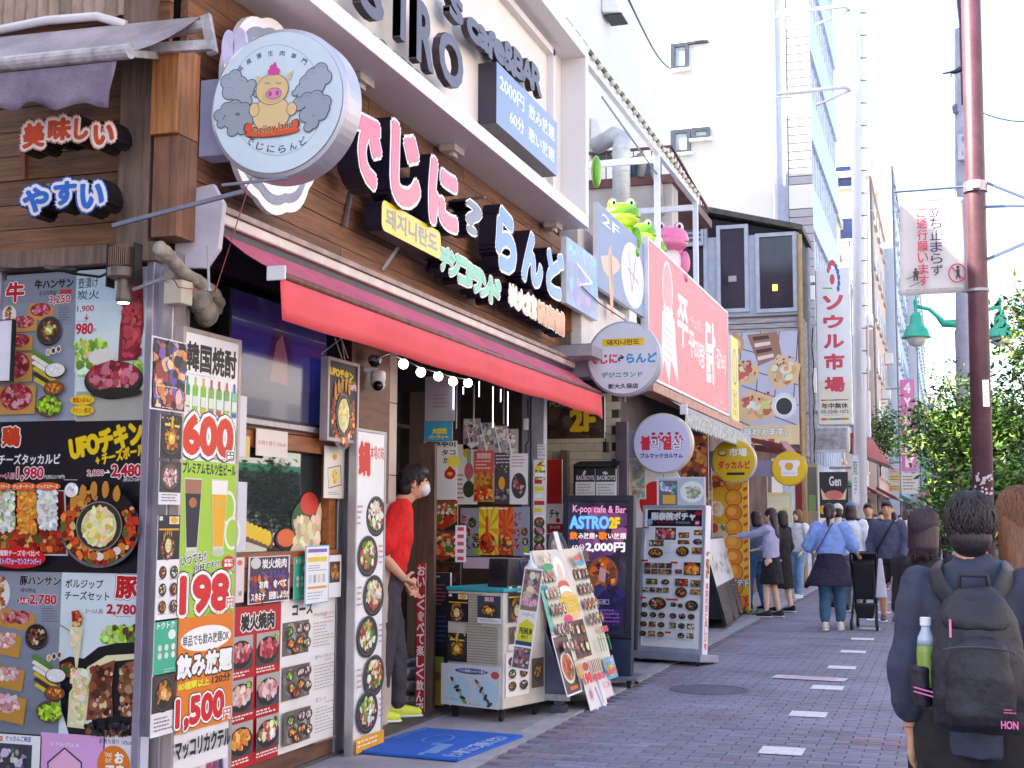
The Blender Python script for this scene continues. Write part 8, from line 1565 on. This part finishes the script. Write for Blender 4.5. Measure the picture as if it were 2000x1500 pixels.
    def locks(s,hm,hz,fy,n,L_,seed=1,r=.0026):
        rr=random.Random(seed);m=MB();rx,ry,rz=.089,.104,.102
        for k in range(n):
            a=rr.uniform(0,6.283);e=rr.uniform(-.35,1.45);fr=math.cos(a-1.5708)
            if fr>.55 and e<.75:continue
            pts=[];da=rr.uniform(-.25,.25)
            for j in range(6):
                u_=j/5;e2=e-u_*L_;a2=a+da*u_;w_=1.0+.02*rr.random()
                if e2>-.55:q=(rx*w_*math.cos(e2)*math.cos(a2),fy-.015+ry*w_*math.cos(e2)*math.sin(a2),hz+.026+rz*w_*math.sin(e2))
                else:q=(rx*w_*.86*math.cos(a2),fy-.015+ry*.86*w_*math.sin(a2),hz+.026+rz*math.sin(-.55)-(-.55-e2)*.12)
                pts.append(s.W(q))
            m.tube(pts,[r*s.k*t for t in(.8,1.3,1.4,1.2,.9,.3)],4)
        m.build('hair_strands',hm,s.t,smooth=True)
    def legs(s,g,hip=(.09,.88),feet=((-.1,0),(.1,0)),knees=None,r=(.085,.06,.045),end=.1,skin_to=None):
        for i,(fx,fy_)in enumerate(feet):
            sg=-1 if i==0 else 1;k_=knees[i]if knees else((fx+sg*hip[0])/2,fy_/2+.03);A_=(sg*hip[0],0,hip[1]);B_=(k_[0],k_[1],.48);C_=(fx,fy_,end)
            s.cap(g,[A_,tuple((a+b_)/2 for a,b_ in zip(A_,B_)),B_,tuple(b_*.6+c*.4 for b_,c in zip(B_,C_)),C_],[r[0],(r[0]+r[1])/2,r[1],(r[1]+r[2])/2+.006,r[2]])
    def shoes(s,feet,yaws=(0,0),L=.12,w_=.045):
        for i,(fx,fy_)in enumerate(feet):
            a=yaws[i];g='shoe%d'%i;d=V((math.sin(a),math.cos(a),0));b_=V((fx,fy_,0));s.cap(g,[b_-d*.05+V((0,0,.05)),b_+d*.04+V((0,0,.048)),b_+d*(L+.02)+V((0,0,.036))],[.043,.046,.034],.9);s.cap(g,[b_-d*.05+V((0,0,.09)),b_+V((0,0,.08))],[.038,.04])
            s.cap('sole%d'%i,[b_-d*.055+V((0,0,.014)),b_+d*.04+V((0,0,.014)),b_+d*(L+.025)+V((0,0,.014))],[.044,.047,.037],.32)
    def done(s,mats,vox=None):
        for g,m in s.parts.items():
            nm={'shoe0':'shoe','shoe1':'shoe','sole0':'sole','sole1':'sole'}.get(g,g)
            key={'shoe0':'shoe','shoe1':'shoe','sole0':'sole','sole1':'sole'}.get(g,g)
            o=m.build(nm,mats.get(key,{'eye':BLACKM,'eyebrow':hairm,'mouth':mat('lip','#b86c64',.5)}.get(key,skin)),s.t,smooth=True);fix(o)
            if g not in('eye','eyebrow','mouth','sole0','sole1','strap'):
                r=o.modifiers.new('r','REMESH');r.mode='VOXEL';r.voxel_size=(vox or{}).get(g,s.vox);r.use_smooth_shade=True
                sm=o.modifiers.new('s','SMOOTH');sm.iterations=3 if g!='body' else 2;sm.factor=.5
                if g in('top','trousers','jacket','skirt','shorts'):
                    tx=bpy.data.textures.get('folds')or bpy.data.textures.new('folds','CLOUDS');tx.noise_scale=.11;d=o.modifiers.new('d','DISPLACE');d.texture=tx;d.strength=.028*s.k;d.mid_level=.5;d.texture_coords='LOCAL'
        return s.t
    def arm(s,g,sk,sg,el,wr,r=(.062,.05,.04),sleeve=1.0,hand=True,curl=.45,hd=None,sh=(.175,0,1.375),thumb=None,up=None):
        S_=(sg*sh[0],sh[1],sh[2]);E_=V(el);W_=V(wr)
        if sleeve>.55:f_=(sleeve-.5)/.5;s.cap(g,[S_,V(S_).lerp(E_,.5),E_,E_.lerp(W_,f_)],[r[0],(r[0]+r[1])/2,r[1],r[1]+(r[2]-r[1])*f_])
        else:s.cap(g,[S_,V(S_).lerp(E_,sleeve*2)],[r[0],r[0]*.97])
        s.cap(sk,[S_,E_,E_.lerp(W_,.35),W_],[.045,.036,.037,.024])
        if hand:d=V(hd)if hd else(W_-E_);s.hand(sk,W_,d,thumb or(0,1,0),up or(-sg,0,0),curl)
# ---- backpacker in the foreground
bx0=PY(1897,1050,4.25);Fg=Fig('person','person in a dark grey shirt carrying a black backpack, seen from behind',(bx0.x,4.25,0),math.radians(-4),1.50,vox=.008)
dsh=cloth('charcoal_shirt','#3a3e54');trs=cloth('black_trousers','#1e1a20')
Fg.head(hairm,hz=1.565,hair='short');Fg.tor('top',[(.80,.165,.12),(.86,.17,.13),(1.0,.165,.125),(1.15,.17,.125),(1.28,.185,.12),(1.36,.185,.105),(1.42,.12,.085),(1.455,.075,.07)]);Fg.tor('top',[(1.40,.075,.07),(1.47,.068,.066),(1.475,.062,.06)])
Fg.arm('top','body',-1,(-.222,-.03,1.08),(-.22,.03,.86),r=(.066,.066,.06),sleeve=.80,curl=.35,thumb=(.2,1,0),up=(1,.1,0));Fg.arm('top','body',1,(.222,-.02,1.08),(.23,.05,.86),r=(.066,.064,.058),sleeve=.82,curl=.35)
Fg.tor('trousers',[(.80,.15,.115),(.88,.155,.12),(.95,.14,.11)]);Fg.legs('trousers',feet=((-.1,0),(.1,.02)),r=(.115,.10,.09));Fg.legs('body',feet=((-.1,0),(.1,.02)));Fg.shoes(((-.1,0),(.1,.02)));Fg.tor('body',[(.85,.12,.09),(1.1,.13,.09),(1.38,.12,.07)])
pt=Fg.done(dict(body=skin,hair=hairm,top=dsh,trousers=trs,shoe=BLACKM,sole=WHITE),dict(body=.005,hair=.006))
Fg.locks(hairm,1.565,0,1100,.42,3,.0018)
# hem line and bracelet
b=MB();w1=Fg.W((-.22,.028,.875));b.lathe(w1-V((0,0,.002)),[(.026,0),(.028,.002),(.026,.004)],16);b.build('bracelet',ALU,pt)
pk=thing('backpack','black fabric backpack with a green tea bottle and pink lettering on the foreground walker','backpack',Fg.W((.0,-.22,.78)));pkm=mat('black_nylon','#201e2c',.6,var=.15,scale=6,bump=.2,bscale=60,grain=0)
F2=Fig.__new__(Fig);F2.__dict__.update(Fg.__dict__);F2.parts={};F2.t=pk
F2.tor('bag_body',[(0.904,0.103,.05,.02,-.21),(0.931,0.142,.085,.02,-.22),(1.02,0.15,.105,.02,-.23),(1.15,0.146,.105,.02,-.23),(1.26,0.129,.09,.02,-.22),(1.33,0.0989,.07,.02,-.205),(1.37,0.0516,.045,.02,-.19)],28);F2.tor('front_pocket',[(0.939,0.086,.04,.03,-.31),(0.975,0.107,.05,.03,-.315),(1.09,0.107,.05,.03,-.32),(1.19,0.086,.04,.03,-.31),(1.22,0.043,.02,.03,-.30)],24)
F2.tor('lid_fold',[(1.24,0.103,.05,.02,-.27),(1.27,0.112,.06,.02,-.26),(1.33,0.0946,.055,.02,-.23),(1.35,0.0688,.04,.02,-.21)],20)
F2.tor('side_pocket',[(0.975,0.0301,.05,-.155,-.2),(1.06,0.0361,.055,-.16,-.2),(1.11,0.0378,.057,-.162,-.2)],14);F2.tor('right_pocket',[(0.975,0.0301,.05,.19,-.2),(1.06,0.0361,.055,.2,-.2),(1.11,0.0378,.057,.2,-.2)],14)
for sg in(-1,1):F2.cap('strap',[(sg*.07+.01,-.17,1.32),(sg*.10,-.15,1.37),(sg*.115,-.10,1.405),(sg*.12,.0,1.43),(sg*.12,.10,1.36)],.010,3.3,12)
F2.cap('handle',[(-.035,-.18,1.36),(-.03,-.19,1.41),(.055,-.19,1.41),(.06,-.18,1.36)],.010,1,8)
for g,m in F2.parts.items():
    o=m.build(g,pkm,pk,smooth=True);fix(o)
    if g not in('strap','handle'):r=o.modifiers.new('r','REMESH');r.mode='VOXEL';r.voxel_size=.007;r.use_smooth_shade=True;sm=o.modifiers.new('s','SMOOTH');sm.iterations=4;tx=bpy.data.textures.get('folds');d=o.modifiers.new('d','DISPLACE');d.texture=tx;d.strength=.02;d.texture_coords='LOCAL'
P_=Plane(Fg.W((.03,-.372,1.06)),V((math.cos(Fg.yaw),math.sin(Fg.yaw),0)),V(Z))
b=MB();zz=.10
for y_ in(1.18,):b.tube([Fg.W((.03+.11*math.cos(a),-.352-.012*math.sin(a),y_-.01+.02*math.sin(a)))for a in[math.pi*k/10 for k in range(11)]],.003,6)
b.build('zip',mat('zip_grey','#4c4858',.4,.3),pk)
pr=Print(P_,.03,.11,-.13,-.05,.004);pr.text('HON',.3,.4,.85,.66,'#e868ac',.03);pr.lines(.4,.0,.8,.2,2,'#f060b0');pr.build('logo',PM,pk)
for(x,z,w_,h_,c_)in((-.075,.14,.006,.05,'#f080b0'),):b=MB().pbox(P_,x,x+w_,z,z+h_,-.0,.006);b.build('zip_pull',mat('pink_pull',c_,.5),pk)
bb2=Fg.W((-.142,-.2,1.04));t=thing('drink_bottle','clear bottle of green tea in the side pocket of the black backpack','bottle',bb2-V((0,0,.02)));b=MB().lathe(bb2,[(.026,0),(.028,.02),(.028,.10),(.026,.12)],18);b.build('tea',mat('green_tea','#8aa048',.3),t,smooth=True);b=MB().lathe(bb2+V((0,0,.121)),[(.0265,0),(.024,.02),(.014,.045),(.013,.055)],18);b.build('neck',mat('clear_plastic','#b8c4d8',.12),t,smooth=True);b=MB().lathe(bb2+V((0,0,.177)),[(.016,0),(.016,.022),(.014,.024)],16);b.build('cap',WHITE,t)
P2_=Plane(Fg.W((-.14,-.262,.99)),P_.u,P_.v);pr=Print(P2_,-.035,.04,0,.06,.003);pr.line(0,.2,1,.5,.004,'#e070b0');pr.line(0,.4,1,.7,.004,'#e070b0');pr.build('pink_trim',PM,pk)
# ---- staff member in red, leaning out of the doorway
Rm=Fig('person','staff member in a red polo shirt and face mask leaning out of the doorway',(-3.72,8.42,.02),math.radians(-62),1.78,vox=.009,lean=.16)
redc=cloth('red_polo','#e41c1c');gt=cloth('charcoal_trousers','#463f4a');Rm.head(hairm,hz=1.56,fy=.07,hair='short');Rm.tor('top',[(.90,.155,.12),(1.0,.16,.125),(1.15,.17,.13),(1.28,.18,.12),(1.37,.16,.10),(1.42,.09,.075),(1.45,.065,.065)])
Rm.arm('top','body',1,(.27,-.10,1.10),(.16,.10,.93),r=(.08,.07,.05),sleeve=.42,hd=(-.5,.6,-.3),thumb=(.2,.2,1),up=(-.5,-.5,0));Rm.arm('top','body',-1,(-.26,.0,1.08),(-.2,.14,.9),r=(.08,.07,.05),sleeve=.42)
Rm.tor('trousers',[(.84,.145,.115),(.92,.15,.12),(.97,.14,.11)]);fts=((-.11,.10),(.11,-.06));Rm.legs('trousers',feet=fts,r=(.105,.08,.062));Rm.legs('body',feet=fts);Rm.shoes(fts);Rm.tor('body',[(.9,.11,.09),(1.15,.12,.09),(1.38,.11,.07)]);Rm.ball('face_mask',(0,.14,1.515),.058,.052,.05)
pt=Rm.done(dict(body=skin,hair=hairm,top=redc,trousers=gt,shoe=mat('neon_yellow_mesh','#e4f050',.6,var=.1),sole=WHITE,face_mask=mat('white_mask','#e8e4ec',.8)),dict(body=.006,hair=.007))
Rm.locks(hairm,1.56,.07,700,.4,5,.0018);b=MB();p=Rm.W((.165,.095,.935));b.lathe(p,[(.028,0),(.03,.004),(.03,.014),(.028,.018)],16);b.build('watch',ALU,pt)
# ---- walkers
def ground(px_,py_):p=PZ(px_,py_);return(p.x,p.y,0)
g=ground(1625,1232);B_=Fig('person','woman in a blue top and tied dark jacket pushing a stroller',g,math.radians(-4),1.62)
B_.head(hairm,hair='pony');B_.tor('top',[(.95,.19,.14),(1.1,.2,.145),(1.25,.205,.14),(1.35,.2,.12),(1.41,.11,.085),(1.44,.07,.065)]);B_.arm('top','body',-1,(-.3,.0,1.1),(-.27,.22,1.02),r=(.10,.09,.06),sleeve=.46);B_.arm('top','body',1,(.31,.05,1.1),(.33,.28,1.0),r=(.10,.09,.06),sleeve=.46)
B_.tor('jacket',[(.60,.30,.2,-.02,-.04),(.66,.31,.2,-.02,-.03),(.82,.25,.175),(.95,.2,.155),(1.03,.19,.15),(1.05,.17,.13)]);B_.cap('jacket',[(-.24,-.05,.72),(-.33,-.02,.58)],[.05,.03]);ft=((-.085,0),(.10,.12));B_.tor('trousers',[(.8,.16,.13),(.92,.165,.13)]);B_.legs('trousers',feet=ft,r=(.105,.085,.07),end=.16);B_.legs('body',feet=ft);B_.shoes(ft);B_.tor('body',[(.9,.12,.1),(1.38,.12,.07)])
pt=B_.done(dict(body=skin2,hair=hairm,top=cloth('periwinkle_knit','#88a8ec'),jacket=cloth('navy_jacket','#29203c'),trousers=cloth('blue_jeans','#3c6484'),shoe=mat('cream_shoe','#e8dcd0',.7),sole=WHITE))
b=MB().tube([B_.W((.05,-.07,1.44)),B_.W((-.02,-.155,1.3)),B_.W((-.12,-.165,1.12)),B_.W((-.18,-.12,1.02))],.008,6);b.build('bag_strap',mat('wine_strap','#6c3050',.6),pt)
# stroller
p=B_.W((.34,.42,0));st_=thing('stroller','dark folding stroller pushed by the woman in blue','stroller',p);sm_=mat('stroller_fabric','#241f2a',.8)
b=MB().tube([p+V((-.12,-.2,.98)),p+V((-.1,.1,.5)),p+V((-.08,.45,.1))],.014,8);b.tube([p+V((.2,-.2,.98)),p+V((.18,.1,.5)),p+V((.16,.45,.1))],.014,8);b.tube([p+V((-.12,-.2,.98)),p+V((.2,-.2,.98))],.016,8);b.tube([p+V((-.1,.2,.5)),p+V((-.12,-.18,.08))],.014,8);b.tube([p+V((.18,.2,.5)),p+V((.2,-.18,.08))],.014,8);b.build('frame',BLACKM,st_)
q=lambda x,y,z:p+V((x,y,z))
b=MB().hexa([q(-.1,.0,.38),q(.18,.0,.38),q(.18,.36,.42),q(-.1,.36,.42),q(-.1,-.16,.86),q(.18,-.16,.86),q(.18,-.06,.9),q(-.1,-.06,.9)]);b.build('seat',sm_,st_,bevel=.03)
b=MB().grid([[q(-.11+.3*i/4,-.16+.42*math.sin(a)*.9,.84+.16*math.cos(a)-.02*(i in(0,4)))for i in range(5)]for a in[k*.26 for k in range(7)]]);o=b.build('canopy',sm_,st_,smooth=True);o.modifiers.new('s','SOLIDIFY').thickness=.01
b=MB().hexa([q(-.06,.0,.14),q(.14,.0,.14),q(.14,.3,.14),q(-.06,.3,.14),q(-.1,-.06,.32),q(.18,-.06,.32),q(.18,.34,.32),q(-.1,.34,.32)]);b.build('basket',sm_,st_,bevel=.02)
b=MB().hexa([q(.19,-.22,.42),q(.33,-.22,.42),q(.33,-.14,.42),q(.19,-.14,.42),q(.23,-.2,.92),q(.28,-.2,.92),q(.28,-.17,.92),q(.23,-.17,.92)]);b.build('hanging_bag',mat('pale_bag','#c8c8d8',.6),st_,bevel=.02)
for dx,dy in((-.12,-.18),(.2,-.18),(-.08,.45),(.16,.45)):b=MB().lathe(p+V((dx-.02,dy,.075)),[(.05,0),(.075,.006),(.075,.034),(.05,.04)],18,V((0,1,0)),V(Z));b.build('wheel',mat('wheel_rubber','#1c1a22',.6),st_)
g=ground(1508,1206);G1=Fig('person','girl in a lilac top and black skirt reaching towards the shop',g,math.radians(80),1.58)
G1.head(hairp,hair='long');G1.tor('top',[(.92,.16,.12),(1.05,.165,.125),(1.25,.175,.12),(1.35,.17,.1),(1.41,.09,.075),(1.43,.06,.06)]);G1.arm('top','body',-1,(-.16,.28,1.28),(-.12,.52,1.26),r=(.07,.06,.045),sleeve=.9);G1.arm('top','body',1,(.22,.05,1.1),(.16,.26,1.05),r=(.07,.06,.045),sleeve=.9)
G1.tor('skirt',[(.52,.21,.19),(.56,.21,.19),(.75,.18,.16),(.95,.145,.12),(.98,.13,.11)]);ft=((-.09,.06),(.09,-.08));G1.legs('body',feet=ft,r=(.08,.052,.035));G1.shoes(ft);G1.tor('body',[(.85,.12,.1),(1.38,.11,.07)])
pt=G1.done(dict(body=skin2,hair=hairp,top=cloth('lilac_grey_top','#b8b8dc'),skirt=cloth('black_skirt','#1a171e'),shoe=mat('black_sneaker','#1c1c2c',.6),sole=WHITE))
b=MB().tube([G1.W((.08,-.08,1.42)),G1.W((.14,.02,1.2)),G1.W((.2,.08,.95))],.008,6);b.build('bag_strap',BLACKM,pt);b=MB().sphere(G1.W((.22,.06,.84)),.09,.07,.09);b.build('shoulder_bag',BLACKM,pt,smooth=True)
def walker(lab,px_,py_,H,yaw,hm,hair,topm,botm,kind='trousers',sh=BLACKM,sk=skin2,cap=None,vox=.014,sleeve=.9,group=None,feet=((-.09,.1),(.09,-.1)),top_len=.9):
    g=ground(px_,py_);f=Fig('person',lab,g,math.radians(yaw),H,group,vox=vox);f.head(hm,hair=hair,cap=cap);f.tor('top',[(top_len-.02,.17,.125),(1.05,.175,.13),(1.25,.19,.13),(1.35,.18,.11),(1.41,.1,.08),(1.44,.065,.06)])
    f.arm('top','body',-1,(-.245,.0,1.1),(-.2,.14,.9),r=(.08,.07,.05),sleeve=sleeve);f.arm('top','body',1,(.245,-.03,1.1),(.23,.08,.86),r=(.08,.07,.05),sleeve=sleeve)
    if kind=='trousers':f.tor('trousers',[(.82,.145,.115),(.95,.145,.115)]);f.legs('trousers',feet=feet,r=(.1,.08,.062))
    elif kind=='shorts':
        f.tor('shorts',[(.82,.15,.12),(.95,.145,.115)])
        for sg in(-1,1):f.cap('shorts',[(sg*.09,0,.88),(sg*.1,.01,.6)],[.105,.105])
    else:f.tor('skirt',[(.4,.2,.18),(.7,.18,.16),(.95,.145,.12)])
    f.legs('body',feet=feet,r=(.08,.058,.04));f.shoes(feet);f.tor('body',[(.88,.11,.09),(1.38,.11,.07)])
    f.done({'body':sk,'hair':hm,'top':topm,kind:botm,'shoe':sh,'sole':WHITE,'cap':cap});return f
jn=cloth('light_jeans','#7ca4cc');jn2=cloth('mid_jeans','#46709c')
f=walker('man in a slate blue top and black shorts walking towards the camera',1738,1216,1.68,176,hairm,'short',cloth('slate_top','#4c5270'),cloth('black_shorts','#1c1826'),'shorts',mat('grey_shoe','#4c5c6c',.7),skin,vox=.012)
b=MB().tube([f.W((-.1,.06,1.43)),f.W((.0,.145,1.25)),f.W((.12,.145,1.05)),f.W((.18,.08,.95))],.014,6);b.build('bag_strap',BLACKM,f.t);b=MB().sphere(f.W((.2,.0,.86)),.09,.09,.12);b.build('shoulder_bag',BLACKM,f.t,smooth=True)
walker('person in jeans with dark hair standing behind the girl in the black skirt',1478,1192,1.55,60,hairp,'bob',cloth('grey_blue_top','#5c6c88'),jn2,vox=.013)
walker('person in a white top and light jeans beyond the girls',1560,1168,1.6,150,hairb,'bob',cloth('white_top','#e8e6ea'),jn,sh=mat('white_shoe','#dfe3ee',.6),vox=.013)
walker('girl in black with a backpack between the two other girls',1530,1196,1.55,70,hairm,'bob',cloth('black_top','#201c24'),cloth('black_skirt','#1a171e'),'skirt')
f=walker('person in a loose white shirt and blue cap beside the stroller',1666,1196,1.68,0,hairp,'bob',cloth('white_shirt','#dde2f0'),cloth('grey_trousers','#6c7484'),cap=mat('blue_cap','#5c7cb0',.8))
b=MB().tube([f.W((-.12,-.05,1.42)),f.W((-.13,-.14,1.25)),f.W((-.12,-.15,1.1))],.014,6);b.build('bag_strap',mat('slate_strap','#4c5474',.6),f.t)
walker('man in a black T-shirt and dark trousers facing the camera',1700,1180,1.7,185,hairm,'short',cloth('black_tshirt','#24202c'),cloth('dark_teal_trousers','#2c4450'),sleeve=.45,sk=skin)
walker('person with a white cap half hidden behind the woman in blue',1640,1190,1.66,10,hairm,'short',cloth('beige_top','#c8b8a8'),cloth('grey_trousers','#6c7484'),cap=mat('cream_cap','#d8d0c8',.8))
# two heads beside the backpacker
p=PY(1972,1040,5.1);f=Fig('person','woman with long brown hair at the right frame edge beyond the backpacker',(p.x+.03,5.1,0),math.radians(20),1.52,vox=.009);f.head(hairb,hair='long');f.tor('top',[(.9,.15,.12),(1.25,.17,.12),(1.36,.15,.1),(1.42,.07,.06)]);f.tor('trousers',[(.82,.14,.11),(.95,.14,.11)]);f.legs('trousers',r=(.09,.07,.06));f.legs('body');f.shoes(((-.1,0),(.1,0)));f.arm('top','body',-1,(-.22,0,1.1),(-.2,.1,.9));f.arm('top','body',1,(.22,0,1.1),(.2,.1,.9))
f.locks(hairb,1.585,0,700,3.4,6);f.done(dict(body=skin2,hair=hairb,top=cloth('teal_green_top','#2c6c7c'),trousers=trs,shoe=BLACKM,sole=WHITE))
walkp=PY(1808,1070,7.3);f=Fig('person','woman with dark bobbed hair just left of the backpacker',(walkp.x,7.3,0),math.radians(-30),1.46,vox=.009);f.head(hairp,hair='bob');f.tor('top',[(.9,.15,.12),(1.25,.17,.12),(1.36,.15,.1),(1.42,.07,.06)]);f.tor('trousers',[(.82,.14,.11),(.95,.14,.11)]);f.legs('trousers',r=(.09,.07,.06));f.legs('body');f.shoes(((-.1,0),(.1,0)));f.arm('top','body',-1,(-.2,0,1.1),(-.14,.14,.95),r=(.06,.05,.04));f.arm('top','body',1,(.22,0,1.1),(.2,.1,.9))
f.locks(hairp,1.585,0,700,1.9,7);f.done(dict(body=skin2,hair=hairp,top=cloth('black_top','#201c24'),trousers=trs,shoe=BLACKM,sole=WHITE))
# far crowd
cc_=['#e0a838','#c8c8d4','#5c6478','#b84c58','#2c2838','#e8e4e8','#6c8cb4','#8c5c74','#3c5c50','#d8b8a8','#444860','#a8a8b8']
lbs=['mustard','pale grey','slate','dusty red','near-black','white','light blue','mauve','dark green','sand','navy','grey']
src={}
for i in range(14):
    px_=[1725,1772,1790,1806,1822,1840,1760,1784,1800,1815,1832,1850,1712,1748][i];py_=[1150,1128,1118,1125,1112,1108,1102,1095,1090,1086,1084,1088,1110,1098][i]
    if i<6:f=walker('walker in a %s top %s'%(lbs[i],['beyond the man in shorts','right of the man in shorts','near the foot of the pink banner','between the small signs','left of the tree trunk','beside the kerb'][i]),px_,py_,1.6+.1*(i%3),[180,5,170,0,175,10][i],[hairm,hairp,hairb][i%3],['short','bob','short','long','bob','short'][i],cloth('crowd_%d'%i,cc_[i]),[jn2,trs][i%2],vox=.02,group='people far down the street');src[i]=f
    else:copy_tree(src[i%6].t,'distant walker with a %s top in the far crowd, number %s from the left'%(lbs[i%6],['four','six','seven','eight','nine','ten','one','three'][i-6])if False else 'distant walker in a %s top %s of the far crowd'%(lbs[i%6],{6:'at the shop side',7:'in the centre',8:'in the back row',9:'towards the right',10:'on the kerb side',11:'at the tree side',12:'at the far left',13:'left of centre'}[i]),V(ground(px_,py_)))
